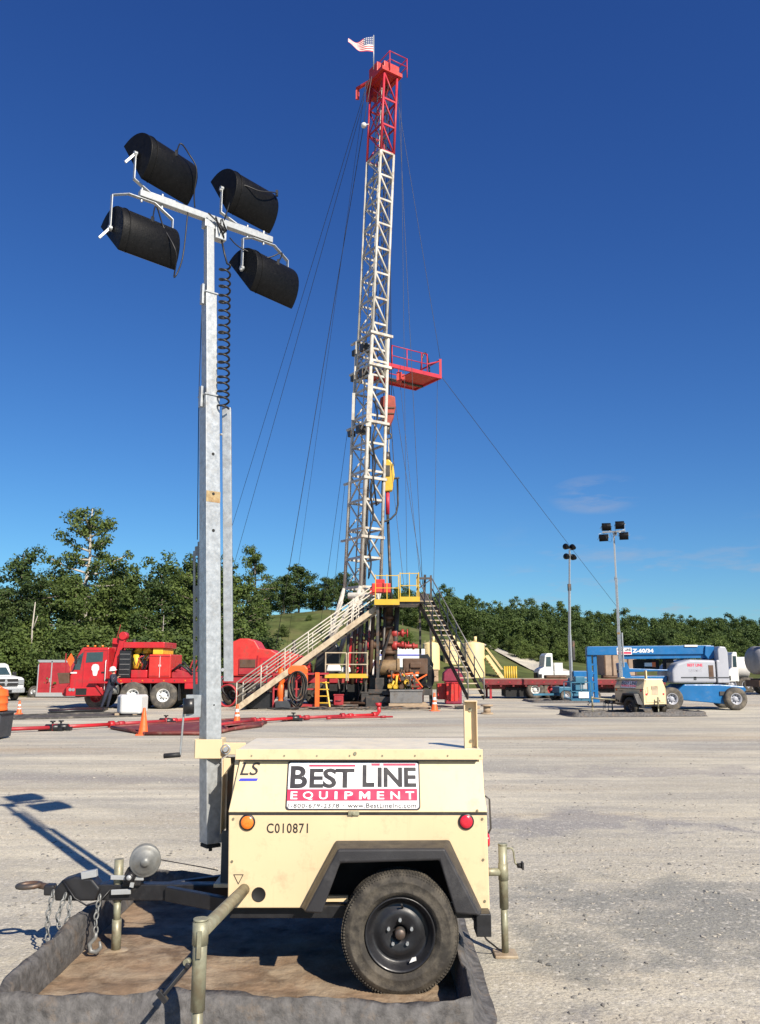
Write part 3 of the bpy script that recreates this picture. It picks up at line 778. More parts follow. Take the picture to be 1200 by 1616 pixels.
def light_tower(name, label, loc, rz, mast_tops, lean, near, body_mat, group=None):
    th = Thing(name, label, 'light tower', loc, rz, group, local=True); th.off = (RX, RY, 0)
    yN, yT, yF, yFT = 5.42, 5.555, 6.48, 6.345      # near side below / top, far side below / top
    zs, zt, zb = 0.983, 1.345, 0.43
    xl, xr = -0.945, 0.668
    # ---- cabinet: lower panel with wheel opening, end panels
    c = MB()
    notch = [(xl + .012, zb), (-0.40, zb), (-0.235, 0.80), (0.395, 0.80), (0.55, zb), (xr + .005, zb - 0.012), (xr, zs), (xl, zs)]
    for y, dy in ((yN, 0.03), (yF, -0.03)):
        c.prism(notch, (0, y, 0), (1, 0, 0), (0, 0, 1), (0, dy, 0))
    prof = [(yN + .031, zb), (yN + .031, zs), (yT + .02, zt - .02), (yFT - .02, zt - .02), (yF - .031, zs), (yF - .031, zb)]
    for x, dx in ((xl + 0.004, 0.03), (xr - 0.004, -0.03)):
        c.prism(prof, (x, 0, 0), (0, 1, 0), (0, 0, 1), (dx, 0, 0))
    cab = th.part('cabinet', c, body_mat, bevel=0.006)
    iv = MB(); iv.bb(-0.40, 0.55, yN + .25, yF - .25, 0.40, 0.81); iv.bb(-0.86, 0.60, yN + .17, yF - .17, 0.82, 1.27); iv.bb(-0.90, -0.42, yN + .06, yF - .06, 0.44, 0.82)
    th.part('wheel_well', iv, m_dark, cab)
    strip = MB(); strip.bb(-0.40, -0.20, yN + .10, yN + .13, 0.44, 0.475)
    th.part('frame_rail', strip, body_mat, cab)
    # ---- sloped side doors
    su = V((0, yT - yN, zt - zs)).normalized(); sn = V((0, -(zt - zs), yT - yN)).normalized()
    ht = V((0, yT - yN, zt - zs)).length
    for side in (1, -1):
        d = MB()
        if side == 1: o_, uy_, n_ = V((0, yN, zs)), su, sn
        else: o_, uy_, n_ = V((0, yF, zs)), V((0, -su.y, su.z)), V((0, -sn.y, sn.z))
        d.prism([(xl - .003, 0.006), (xr + .003, 0.006), (xr - .03, ht - .045), (xl + .045, ht - .045)], o_ + n_ * 0.004, (1, 0, 0), uy_, -n_ * 0.028)
        door = th.part('side_door', d, body_mat, bevel=0.005)
        sl = MB(); sl.prism([(xl, -0.010), (xr, -0.010), (xr, 0.004), (xl, 0.004)], o_ - n_ * 0.002, (1, 0, 0), uy_, -n_ * 0.02)
        th.part('door_seam', sl, m_dark, door)
        if side == 1:
            q = o_ + n_ * 0.005
            bd = MB(); b0 = q + V((-0.592, 0, 0)) + uy_ * 0.018
            sign_face(bd, b0, (1, 0, 0), uy_, n_, 0.845, 0.302)
            th.part('company_sign', bd, [m_signw, m_ink, m_signr], door, fix=False)
            ls = MB(); lettering(ls, 'LS', q + n_ * 0.002, (1, 0, 0), uy_, -0.895, 0.232, -0.770, 0.312, 0, bold=0.006, shear=0.25)
            flat(ls, [(-0.900, 0.196), (-0.784, 0.196), (-0.776, 0.212), (-0.890, 0.212)], q + n_ * 0.002, (1, 0, 0), uy_, 1)
            th.part('lettering', ls, [m_ink, m_blue_ink], door, fix=False)
            lt = MB(); lt.bb(-0.20, -0.13, yN - .012, yN + 0.002, zs - 0.012, zs + 0.014, 0); lt.cyl((-0.165, yN - .012, zs), (-0.165, yN - .018, zs), 0.010, n=10)
            th.part('door_latch', lt, m_zinc, door, bevel=0.003)
    # ---- lid
    ld = MB(); ld.bb(xl + .02, xr - .012, yT - .035, yFT + .035, zt - .035, zt + 0.012)
    lid = th.part('lid', ld, m_cream_lid, bevel=0.006)
    lp = MB(); lp.bb(xl + .015, xr - .007, yT - .046, yT - .036, zt - .050, zt + .016)
    th.part('lid_lip', lp, body_mat, lid, bevel=0.003)
    gp = MB(); gp.bb(xl + .075, xr - .045, yT - .055, yT - .03, zt - .058, zt - .0505)
    th.part('drip_groove', gp, m_dark, lid)
    if near:
        for x in [xl + .12 + i * 0.21 for i in range(8)]: rv = MB(); rv.cyl((x, yT - .044, zt - .024), (x, yT - .049, zt - .024), 0.006, n=8); th.part('rivet', rv, m_zinc, lid)
    rv = MB(); rv.cyl((-0.16, yT - .044, zt - .01), (-0.16, yT - .052, zt - .01), 0.011, n=10); th.part('lid_lock', rv, m_zinc, lid)
    # mast rest post on the lid
    po = MB(); px0, px1, py0 = 0.555, 0.642, 5.64
    po.bb(px0, px1, py0 + .012, py0 + .018, zt + .013, 1.655)
    po.bb(px0, px0 + .007, py0 - .035, py0 + .0115, zt + .013, 1.655); po.bb(px1 - .007, px1, py0 - .035, py0 + .0115, zt + .013, 1.655)
    po.bb(px0, px1, py0 - .06, py0 + .02, 1.656, 1.663)
    ps = th.part('mast_rest', po, body_mat, bevel=0.002)
    for z_, r_ in ((1.60, .012), (1.40, .010)): hb = MB(); hb.cyl((0.60, py0 + .013, z_), (0.60, py0 + .005, z_), r_, n=10); th.part('bolt', hb, m_zinc, ps)
    # ---- side lamps, number, exhaust hole, bolts
    for x, z, mt, nm in ((-0.826, 0.930, m_amber, 'amber lens'), (0.537, 0.935, m_redlens, 'red lens')):
        b_ = MB(); b_.lathe([(0, .012), (0.044, .012), (0.049, .008), (0.049, 0.0)], (x, yN, z), (0, -1, 0), 24)
        bz = th.part('marker_lamp', b_, m_black, cab)
        b_ = MB(); b_.lathe([(0, .020), (0.018, .0195), (0.034, .0165), (0.039, .0125)], (x, yN, z), (0, -1, 0), 24)
        th.part('lens', b_, mt, bz, label='round ' + nm)
    nb = MB(); lettering(nb, 'C010871', (0, yN - .002, 0), (1, 0, 0), (0, 0, 1), -0.705, 0.866, -0.448, 0.924, 0, bold=0.012, spacing=1.12)
    th.part('stencilled_number', nb, m_ink, cab, fix=False)
    ex = MB(); ex.lathe([(0, .0015), (0.038, .0015), (0.040, .004), (0.043, .003), (0.043, 0)], (-0.745, yN, 0.508), (0, -1, 0), 24)
    th.part('exhaust_hole', ex, m_dark, cab)
    for x, z in ((xl + .03, .95), (xl + .03, .70), (xl + .04, .48), (xr - .03, .95), (xr - .03, .71), (xr - .025, .47), (xr - .06, 1.0)):
        bo = MB(); bo.cyl((x, yN, z), (x, yN - .005, z), 0.008, n=8); th.part('panel_bolt', bo, m_zinc, cab)
    wd = MB(); flat(wd, [(-0.905, .625), (-0.84, .625), (-0.872, .565)], (0, yN - .002, 0), (1, 0, 0), (0, 0, 1)); flat(wd, [(-0.897, .620), (-0.848, .620), (-0.872, .575)], (0, yN - .003, 0), (1, 0, 0), (0, 0, 1), 1)
    th.part('warning_triangle', wd, [m_ink, body_mat], cab, fix=False)
    # ---- rear panel with two red lamps and plate
    rp = MB(); rp.bb(xr - .002, xr + .012, yN + .10, yF - .10, 0.50, 0.96); rear = th.part('rear_panel', rp, m_cream, bevel=0.004)
    rd_ = MB(); rd_.bb(xr + .0125, xr + .018, 5.80, 6.10, 0.78, 1.10); th.part('rear_vent', rd_, m_stair, rear, bevel=0.004)
    for y in (yN + .13, yF - .13):
        b_ = MB(); b_.lathe([(0, .016), (0.036, .014), (0.042, .006), (0.042, 0)], (xr + .012, y, 0.80), (1, 0, 0), 16); th.part('tail_lamp', b_, m_redlens, rear)
    hd = MB(); hd.tube([(xr + .012, 5.60, 1.06), (xr + .04, 5.60, 1.04), (xr + .045, 5.60, .86), (xr + .012, 5.60, .80)], 0.006, 6)
    th.part('door_prop', hd, m_steel, rear)
    # ---- chassis, fender, wheels
    ch = MB()
    for y in (yN + .09, yF - .09): ch.bb(-0.93, 0.66, y - .03, y + .03, 0.355, 0.427)
    for x in (-0.88, -0.30, 0.62): ch.bb(x - .03, x + .03, yN + .12, yF - .12, 0.36, 0.42)
    ch.cyl((RX, 5.32, 0.345), (RX, 6.58, 0.345), 0.032)
    fr = th.part('chassis_frame', ch, m_black, bevel=0.004)
    mf = MB(); mf.bb(0.575, 0.665, 5.30, 5.46, 0.30, 0.43); th.part('step_bracket', mf, m_black, fr, bevel=0.006)
    for side in (1, -1):
        fy = lambda y: y if side == 1 else 2 * RY - y
        A = [at(*q, 5.42) for q in ((474, 1432), (530, 1326), (710, 1325), (764, 1441))]
        B = [at(*q, 5.20) for q in ((481, 1440), (534, 1340), (702, 1339), (757, 1445))]
        C = [at(*q, 5.195) for q in ((508, 1442), (537, 1363), (694, 1358), (719, 1442))]
        D = [at(*q, 5.42) for q in ((505, 1432), (540, 1352), (690, 1350), (722, 1438))]
        f = MB(); P = A + B + C + D
        P = [V((p.x, fy(p.y), p.z)) for p in P]
        fs = []
        for r in range(4):
            for i in range(3):
                a, b = r * 4 + i, ((r + 1) % 4) * 4 + i
                fs.append((a, a + 1, b + 1, b))
        fs += [(0, 4, 8, 12), (3, 15, 11, 7)]
        f.add(P, fs)
        th.part('fender', f, m_fender, bevel=0.012, seg=3)
        w = 1 if side == 1 else -1
        cy = RY - w * (RY - 5.19)             # outer face
        ax = V((0, -w, 0)); o0 = V((RX, cy, 0.342))
        ty = MB()
        prof = [(0.205, -0.03), (0.222, -0.004), (0.236, 0.004), (0.240, 0.007), (0.246, 0.004), (0.268, 0.005), (0.290, 0.004), (0.294, 0.0065), (0.299, 0.003), (0.318, -0.006), (0.334, -0.022), (0.342, -0.042), (0.343, -0.10), (0.342, -0.158), (0.334, -0.178), (0.285, -0.204), (0.22, -0.196), (0.205, -0.17)]
        ty.lathe(prof, o0, ax, 64)
        tyre_root = MB()
        rim = MB()
        rim.lathe([(0.207, -0.022), (0.207, -0.012), (0.199, -0.010), (0.194, -0.030), (0.178, -0.040), (0.172, -0.075), (0.150, -0.080), (0.128, -0.055), (0.095, -0.052), (0.070, -0.062), (0.045, -0.060), (0.045, -0.10), (0, -0.10)], o0, ax, 48)
        rim.lathe([(0.207, -0.022), (0.207, -0.18), (0.17, -0.18), (0.17, -0.08)], o0, ax, 48)
        wh = th.part('wheel', rim, m_black, label=None)
        # tread blocks
        rngw = random.Random(3)
        for k in range(118):
            t = 2 * math.pi * k / 118
            e = V((math.cos(t), 0, math.sin(t))); tn = V((-math.sin(t), 0, math.cos(t)))
            for j, dy in enumerate((-0.042, -0.078, -0.115, -0.150)):
                cpt = o0 + e * 0.343 + ax * dy + tn * (0.006 * (j % 2))
                ty.sqt(cpt - e * 0.004, cpt + e * 0.0022, tn * 0.0064, ax * 0.0145)
            ctl = o0 + e * 0.330 + ax * -0.016
            ty.sqt(ctl - e * 0.010, ctl + e * 0.003, tn * 0.0048, ax * 0.0045)
        th.part('tyre', ty, m_rubber, wh, fix=False)
        hu = MB(); hu.lathe([(0.0, -0.012), (0.026, -0.014), (0.031, -0.022), (0.031, -0.07)], o0, ax, 20)
        th.part('hub_cap', hu, m_steel, wh)
        for k in range(5):
            t = R(90) + 2 * math.pi * k / 5; p = o0 + V((0.0715 * math.cos(t), 0, 0.0715 * math.sin(t)))
            nu = MB(); nu.cyl(p + ax * -0.062, p + ax * -0.036, 0.0115, 0.0095, 6); th.part('lug_nut', nu, m_galv, wh)
        if side == 1:
            vt = MB(); vt.tube([o0 + V((0.016, 0, 0.135)) + ax * -0.06, o0 + V((0.012, 0, 0.155)) + ax * -0.035, o0 + V((0.010, 0, 0.165)) + ax * -0.02], 0.006, 6)
            th.part('valve_stem', vt, m_blackp, wh)
            wt = MB(); wt.prism([(0, 0), (0.042, 0.014), (0.040, 0.034), (0.016, 0.028)], o0 + V((0.052, 0, -0.155)) + ax * -0.026, (1, 0, 0), (0, 0, 1), ax * 0.004)
            th.part('sticker', wt, m_white, wh)
    # ---- drawbar
    db = MB()
    db.bb(-1.95, -0.90, RY - .045, RY + .045, 0.345, 0.445)
    db.bar((-0.92, RY - .36, 0.395), (-1.42, RY - .06, 0.395), 0.05, 0.09); db.bar((-0.92, RY + .36, 0.395), (-1.42, RY + .06, 0.395), 0.05, 0.09)
    dbr = th.part('drawbar', db, m_black, bevel=0.006)
    cp = MB()
    cp.prism([(-2.17, .345), (-1.90, .345), (-1.87, .42), (-1.93, .485), (-2.05, .500), (-2.13, .475), (-2.18, .42)], (0, RY - .062, 0), (1, 0, 0), (0, 0, 1), (0, 0.124, 0))
    cp.bb(-2.26, -2.19, RY - .035, RY + .035, .37, .44)
    cpo = th.part('coupler', cp, m_black, dbr, bevel=0.014, seg=3)
    ey = MB(); ey.tube([(-2.37 + .075 * math.cos(t), RY + .05 * math.sin(t), .43 + .004 * math.cos(t)) for t in [2 * math.pi * k / 20 for k in range(20)]], 0.017, 10, closed=True)
    ey.tube([(-2.30, RY, .43), (-2.19, RY, .41)], 0.022, 10)
    th.part('towing_eye', ey, m_steel, dbr)
    lv = MB(); lv.bar((-2.00, RY - .05, .505), (-1.90, RY - .05, .522), .04, .045); lv.bar((-1.80, RY - .07, .497), (-1.58, RY - .07, .492), .012, .028); lv.bar((-1.79, RY - .075, .405), (-1.66, RY - .075, .41), .014, .032)
    th.part('coupler_handle', lv, m_galvw, dbr, bevel=0.003)
    bc = MB(); bc.tube([(-2.12, RY - .07, .48), (-2.03, RY - .08, .37), (-1.95, RY - .08, .325), (-1.86, RY - .075, .35), (-1.80, RY - .06, .42)], 0.006, 6)
    th.part('brake_cable', bc, m_cable, dbr)
    # ---- tongue jack
    jk = MB(); jk.cyl((-1.765, RY - .01, .335), (-1.768, RY - .01, .60), .031, n=18)
    jo = th.part('tongue_jack', jk, m_zinc)
    j2 = MB(); j2.cyl((-1.765, RY - .01, .335), (-1.762, RY - .01, .20), .024, n=16); j2.cyl((-1.762, RY - .01, .22), (-1.758, RY - .01, .035), .031, n=16); th.part('jack_leg', j2, m_zinc, jo)
    j3 = MB(); j3.lathe([(0, .035), (.03, .034), (.075, .026), (.085, .015), (.085, .01)], (-1.757, RY - .01, 0.0), (0, 0, 1), 20); th.part('foot_plate', j3, m_stair, jo)
    # ---- winch
    wn_ = MB(); wax = V((0.25, -0.93, 0.05)).normalized(); wc = V((-1.575, RY - .07, .60))
    wn_.lathe([(0, .045), (.028, .045), (.030, .030), (.062, .026), (.066, .020), (.080, .018), (.085, .008), (.097, .006), (.103, 0), (.103, -.012), (.05, -.015), (.05, -.09), (.10, -.092), (.10, -.098), (0, -.098)], wc, wax, 36)
    wno = th.part('brake_winch', wn_, m_galvd)
    wb = MB(); wb.prism([(-1.72, .445), (-1.60, .445), (-1.59, .50), (-1.63, .565), (-1.69, .56), (-1.71, .52)], (0, RY - .075, 0), (1, 0, 0), (0, 0, 1), (0, .09, 0)); wb.lathe([(0, .03), (.026, .03), (.034, .01), (.034, -.02)], (-1.664, RY - .09, .505), (0, -1, 0), 18)
    th.part('winch_body', wb, m_black, wno, bevel=0.005)
    wk = MB(); wk.lathe([(0, .010), (.015, .010), (.017, .002), (.017, 0)], (-1.664, RY - .121, .507), (0, -1, 0), 16); wk.bar((-1.66, RY - .10, .46), (-1.635, RY - .10, .455), .01, .03); th.part('drive_bolt', wk, m_galvw, wno)
    wc2 = MB(); wc2.tube([(-1.50, RY - .02, .60), (-1.20, RY, .545), (-1.10, RY + .02, .52)], 0.004, 6); th.part('winch_cable', wc2, m_steel, wno)
    # ---- safety chains
    for pts in ([(-2.17, 5.86, .42), (-2.19, 5.84, .27), (-2.175, 5.83, .12), (-2.15, 5.82, .03)], [(-2.09, 5.87, .40), (-2.13, 5.85, .25), (-2.09, 5.84, .16), (-2.05, 5.84, .26), (-2.06, 5.87, .38)],
                [(-1.86, 5.86, .39), (-1.872, 5.84, .25), (-1.862, 5.83, .16)]):
        th.part('safety_chain', chain(pts), m_galvd)
    hk = MB(); hk.tube([(-1.862, 5.83, .17), (-1.862, 5.83, .14), (-1.90, 5.83, .10), (-1.89, 5.83, .055), (-1.85, 5.83, .05), (-1.825, 5.83, .08), (-1.835, 5.83, .115)], [.012, .013, .015, .016, .016, .013, .007], 10)
    th.part('chain_hook', hk, m_galvd)
    # ---- outriggers and rear jack
    def jack(x, y, z0, z1, r, crank, arm=None, cx=0.06):
        a = MB(); a.cyl((x, y, z0 + (z1 - z0) * 0.42), (x, y, z1), r, n=20); a.cyl((x, y, z1 - .004), (x, y, z1 + .006), r * 1.06, n=20)
        o_ = th.part('outrigger_jack', a, m_zinc)
        b = MB(); b.cyl((x, y, .02), (x, y, z0 + (z1 - z0) * 0.45), r * 0.78, n=18); th.part('jack_leg', b, m_zinc, o_)
        b = MB(); b.bb(x - .075, x + .075, y - .075, y + .075, 0.0, .018); th.part('foot_plate', b, m_stair, o_, bevel=0.004)
        if arm is not None:
            b = MB(); b.cyl(V((x, y, arm[1])), V(arm[0]), .034, n=18); b.cyl(V((x, y, arm[1] - .05)), V((x, y, arm[1] + .05)), r * 1.12, n=20); th.part('outrigger_arm', b, m_zinc, o_)
        return o_
    jo = jack(-0.862, 4.27, 0.0, .69, .034, False, ((-0.835, 5.44, .535), .63))
    b = MB(); b.cyl((-0.912, 4.26, .50), (-0.908, 4.22, .50), .012, n=10); b.bar((-0.918, 4.25, .49), (-1.015, 4.18, .38), .020, .018); b.bar((-1.03, 4.18, .405), (-0.99, 4.18, .36), .026, .026)
    th.part('crank_handle', b, m_black, jo, bevel=0.003)
    b = MB(); b.cyl((-0.912, 4.26, .51), (-0.918, 4.232, .51), .016, n=10); b.bb(-0.868, -0.848, 4.225, 4.242, .53, .65); th.part('pin_bracket', b, m_zinc, jo)
    jo = jack(0.832, 5.93, 0.0, .695, .030, True)
    b = MB(); b.cyl((0.67, 5.93, .52), (0.81, 5.93, .52), .026, n=16); b.cyl((0.832, 5.93, .47), (0.832, 5.93, .575), .034, n=18); th.part('outrigger_arm', b, m_zinc, jo)
    b = MB(); b.tube([(0.862, 5.93, .67), (0.895, 5.93, .672), (0.905, 5.93, .65), (0.912, 5.92, .58), (0.93, 5.91, .565)], .007, 8); th.part('crank_handle', b, m_zinc, jo)
    b = MB(); b.cyl((0.925, 5.91, .565), (0.955, 5.90, .567), .014, .018, n=10); b.box((0.958, 5.90, .567), (.012, .05, .045)); th.part('crank_grip', b, m_blackp, jo)
    b = MB(); b.tube([(0.55, 5.7, .36), (0.60, 5.75, .28), (0.70, 5.85, .12), (0.80, 5.92, .03)], .006, 6); th.part('tie_cable', b, m_cable, jo)
    jack(-0.905, 7.38, 0.0, .64, .036, False, ((-0.835, 6.46, .535), .585))

    # ---- mast
    bx, by = -1.154, RY
    def axis(z): return V((bx - lean * (z - 0.7), by, z))
    n = V((0.616, -0.788, 0)); e = V((0.788, 0.616, 0))
    tops = mast_tops
    secs = [(0.705, tops[0], .057), (tops[0] - .1, tops[1], .0445), (tops[1] - .1, tops[2], .031)]
    prev = None
    for i, (z0, z1, hf) in enumerate(secs):
        b = MB(); b.sqt(axis(z0), axis(z1), e * hf, n * hf)
        so_ = th.part('mast_section', b, (m_galv, m_galv, m_galvw)[i], bevel=0.004)
        if i < 2:
            b = MB(); p = axis(z1)
            b.sqt(p - V((0, 0, .012)), p + V((0, 0, .0)), e * (hf + .008), n * (hf + .008)); b.sqt(p + e * -(hf + .012) - V((0, 0, .10)), p + e * -(hf + .012) + V((0, 0, .06)), e * .009, n * .02)
            th.part('section_collar', b, m_galv, so_, bevel=0.002)
        if i == 0:
            main = so_
            b = MB()
            for z in (3.42, 3.12, 2.85):
                p = axis(z) + n * hf
                b.cyl(p + n * .0005, p + n * .0025, .0115, n=14)
            p = axis(1.62) + n * hf; b.cyl(p + n * .0005, p + n * .0025, .006, n=8)
            th.part('bolt_holes', b, m_dark, so_)
            b = MB(); p = axis(3.10) + n * (hf + .001); b.sqt(p - V((0, 0, .042)), p + V((0, 0, .04)), e * (hf - .001), n * .0008)
            th.part('rust_band', b, M('rusty_wash', (0.36, 0.27, 0.14), 0.7, var=0.35, scale=22, dirt=(0.24, 0.11, 0.03), damt=0.5, dscale=14), so_, fix=False)
            b = MB(); p = axis(0.70); b.sqt(p - V((0, 0, .022)), p, e * (hf - .006), n * (hf - .006)); b.cyl(p - V((0, 0, .05)), p - V((0, 0, .02)), .012, n=10)
            th.part('end_plug', b, m_dark, so_)
    # cable channel beside the mast
    b = MB(); c0, c1 = axis(1.78) + V((.122, .03, 0)), axis(min(3.80, tops[0] - .08)) + V((.122, .03, 0))
    b.sqt(c0, c1, (.032, 0, 0), (0, .004, 0)); b.sqt(c0 + V((.029, .018, 0)), c1 + V((.029, .018, 0)), (.003, 0, 0), (0, .014, 0)); b.sqt(c0 + V((-.029, .018, 0)), c1 + V((-.029, .018, 0)), (.003, 0, 0), (0, .014, 0))
    th.part('cable_channel', b, m_galv, main, bevel=0.002)
    b = MB(); p = axis(1.86) + V((.09, .0, 0)); b.cyl(p, p + V((0, -.015, 0)), .012, n=10); p = axis(3.58) + V((.08, .0, 0)); b.cyl(p, p + V((.02, -.01, 0)), .008, n=10)
    th.part('channel_bolt', b, m_galvw, main)
    # perforated bracket on the left of the mast
    o_ = axis(1.66) - e * 0.052 - n * .062; wv = -n; L_ = V((-lean, 0, 1)).normalized()
    b = MB(); Wp, Hp = 0.105, 1.12
    def pl(x0, x1, y0, y1): b.prism([(x0, y0), (x1, y0), (x1, y1), (x0, y1)], o_, wv, L_, e * .006)
    pl(0, .03, 0, Hp); pl(.075, Wp, 0, Hp - .06)
    rows = [(0, .10, 0), (.10, .30, 1), (.30, .39, 0), (.39, .45, 2), (.45, .53, 0), (.53, .59, 2), (.59, .67, 0), (.67, .73, 2), (.73, .80, 0), (.80, 1.02, 1), (1.02, Hp - .03, 0)]
    for y0, y1, kd in rows:
        if kd == 0: pl(.03, .075, y0, y1)
        elif kd == 2:
            cx, cy_, r_ = .0525, (y0 + y1) / 2, .021
            sq = [(.075, cy_), (.075, y1), (cx, y1), (.03, y1), (.03, cy_), (.03, y0), (cx, y0), (.075, y0)]
            ci = [(cx + r_ * math.cos(R(45 * k)), cy_ + r_ * math.sin(R(45 * k))) for k in range(8)]
            for k in range(8): b.prism([sq[k], sq[(k + 1) % 8], ci[(k + 1) % 8], ci[k]], o_, wv, L_, e * .006)
    b.prism([(0, 0), (.007, 0), (.007, Hp), (0, Hp)], o_ + e * .006, wv, L_, e * .028)
    th.part('perforated_bracket', b, m_galvd, main, fix=False)
    # hand crank hanging at its foot
    b = MB(); p = o_ + wv * .115
    q = [at(296, 1108, RY), at(292, 1112, RY), at(290, 1128, RY), at(287, 1165, RY), at(285, 1190, RY), at(284, 1192, RY)]
    b.tube(q, .0075, 8); b.bb(q[0].x - .005, q[0].x + .10, RY - .02, RY + .05, q[0].z - .10, q[0].z + .05); crk = th.part('mast_winch', b, m_galv, main)
    b = MB(); b.cyl(at(259, 1193, RY), at(285, 1191, RY), .017, n=12); th.part('crank_grip', b, m_blackp, main)
    b = MB(); b.cyl(at(300, 1102, RY + .01), at(300, 1126, RY + .01), .048, n=18); th.part('winch_drum', b, m_black, main)
    b = MB(); b.tube([axis(2.80) - n * .12 - e * .04, axis(tops[0] + .02) - n * .075 - e * .05], .0035, 6); b.tube([axis(tops[0] + .02) - n * .075 - e * .05, axis(tops[1]) - n * .055 - e * .03], .003, 6); th.part('hoist_cable', b, m_wire, main)
    # pivot collar and its bracket
    ax_ = axis(1.325); b = MB(); w = .088
    for s_ in (-1, 1):
        b.bb(ax_.x - w, ax_.x + w, RY + s_ * w - .006, RY + s_ * w + .006, 1.265, 1.392); b.bb(ax_.x + s_ * w - .006, ax_.x + s_ * w + .006, RY - w + .0065, RY + w - .0065, 1.265, 1.392)
    b.bb(ax_.x + w + .007, -0.93, RY - .03, RY - .02, 1.285, 1.365)
    col_ = th.part('mast_collar', b, m_cream, bevel=0.003)
    b = MB(); b.tube([(ax_.x + .125 + .03 * math.cos(t), RY - .10, 1.327 + .03 * math.sin(t)) for t in [2 * math.pi * k / 16 for k in range(16)]], .005, 6, closed=True); b.cyl((ax_.x + .125, RY - .03, 1.327), (ax_.x + .125, RY - .12, 1.327), .016, n=12)
    th.part('locking_pin', b, m_galv, col_)
    b = MB(); b.bb(-1.075, -1.068, RY - .10, RY + .10, .78, 1.262); b.prism([(-1.066, 1.27), (-1.02, 1.27), (-1.015, 1.22), (-1.066, 1.15)], (0, RY - .098, 0), (1, 0, 0), (0, 0, 1), (0, .006, 0))
    b.bb(-1.10, -0.946, RY - .13, RY + .13, .447, .47); b.bb(-1.06, -0.95, RY - .09, RY + .045, .472, .74)
    th.part('mast_support', b, m_cream, bevel=0.002)
    b = MB(); b.bb(-1.062, -0.946, RY + .05, RY + .06, .75, 1.26); th.part('shade_toned_back_plate', b, m_steel)  # cream plate given dark steel colour to paint in the shade behind the cabinet
    b = MB(); b.bb(-1.062, -0.952, RY - .10, RY - .094, .46, .80); th.part('control_panel', b, m_binp, bevel=0.004)

    # ---- lamp head
    zc = tops[2] + 0.03; B0 = axis(zc)
    BL = .565 if near else .46
    hb_ = MB(); hb_.sqt(B0 - e * BL, B0 + e * BL, n * .026, (0, 0, .026)); bar_ = th.part('lamp_crossbar', hb_, m_galvw, bevel=0.004)
    b = MB(); b.sqt(B0 - V((0, 0, .09)), B0 - V((0, 0, .028)), e * .045, n * .034); b.sqt(B0 + e * .085 + n * .02 - V((0, 0, .17)), B0 + e * .085 + n * .02 - V((0, 0, .035)), e * .045, n * .035); jb = th.part('junction_box', b, m_galv, bevel=0.004)
    b = MB(); rr = random.Random(9)
    for k in range(5):
        p = B0 + n * .06
        b.tube([p + e * rr.uniform(-.05, .12) + V((0, 0, rr.uniform(-.02, .03))), p + e * rr.uniform(.05, .15) + n * rr.uniform(.0, .03) + V((0, 0, rr.uniform(-.13, 0))), p + e * rr.uniform(.05, .12) + V((0, 0, rr.uniform(-.18, -.05)))], .006, 6)
    th.part('wiring', b, m_cable, jb)
    lamps = [(-.385, .295, 33), (.34, .295, 33), (-.545, -.39, 46), (.49, -.38, 40)]
    LS = 1.0 if near else 0.78
    if not near: lamps = [(-.30, .24, 20), (.24, .27, 12), (-.40, -.22, 40), (.40, -.20, 30)]
    for li, (u, wz, tilt) in enumerate(lamps):
        t = R(tilt); c0 = B0 + e * u + V((0, 0, wz)) + (n * -.07 if wz > 0 else n * .03)
        yw = R((17, 12, 6, 12)[li]); eb = e; e_l = V((e.x * math.cos(yw) - e.y * math.sin(yw), e.x * math.sin(yw) + e.y * math.cos(yw), 0)); n_l = V((e_l.y, -e_l.x, 0))
        l_ = n_l * math.sin(t) - V((0, 0, math.cos(t))); f_ = -n_l * math.cos(t) - V((0, 0, math.sin(t)))
        hc, dp, hl = .212 * LS, .235 * LS, .225 * LS
        poly = [(hc * math.cos(a), dp * max(0, math.sin(a)) ** (0.85 if math.cos(a) < 0 else 1.25)) for a in [math.pi * k / 20 for k in range(21)]]
        b = MB(); oo = c0 - e_l * hl - f_ * -.06
        b.prism(poly, oo, l_, -f_, e_l * (2 * hl), smooth=True)
        b2 = []
        hs_ = th.part('floodlight', b, m_lampblk, bevel=0.006, label=('upper left floodlight', 'upper right floodlight', 'lower left floodlight', 'lower right floodlight')[li])
        hs_.data.polygons.foreach_set('use_smooth', [len(p.vertices) == 4 for p in hs_.data.polygons])
        b = MB(); b.prism([(-hc + .02, 0), (hc - .02, 0), (hc - .02, -.004), (-hc + .02, -.004)], oo + e_l * .02 + f_ * .001, l_, -f_, e_l * (2 * hl - .04)); th.part('lens', b, m_glass, hs_)
        # rim bands and end caps
        b = MB()
        for s_ in (-1,):
            q = [c0 + e_l * (s_ * (hl - .055)) + f_ * .06 + l_ * (x * 1.012) - f_ * (y * 1.012) for x, y in poly]
            b.tube(q, .004, 6)
        th.part('seam_band', b, m_lampblk, hs_)
        # yoke
        piv = [c0 + e_l * (s_ * (hl + .018)) + f_ * -.01 for s_ in (-1, 1)]
        sg = -1 if wz > 0 else 1
        mid = [V((p.x, p.y, B0.z + (wz * 0.32))) for p in piv]
        base = [B0 + e * (u + s_ * .10) + V((0, 0, -sg * .034)) for s_ in (-1, 1)]
        b = MB()
        for i_ in (0, 1):
            b.bar(piv[i_], mid[i_], .032, .006, up=e); b.bar(mid[i_], base[i_], .006, .032, up=n) ; b.cyl(piv[i_] - e * .012, piv[i_] + e * .012, .02, n=12)
        b.bar(base[0], base[1], .032, .006)
        b.cyl(B0 + e * u - V((0, 0, .06)), B0 + e * u + V((0, 0, .06)), .009, n=8)
        th.part('yoke', b, m_galv, hs_, fix=False)
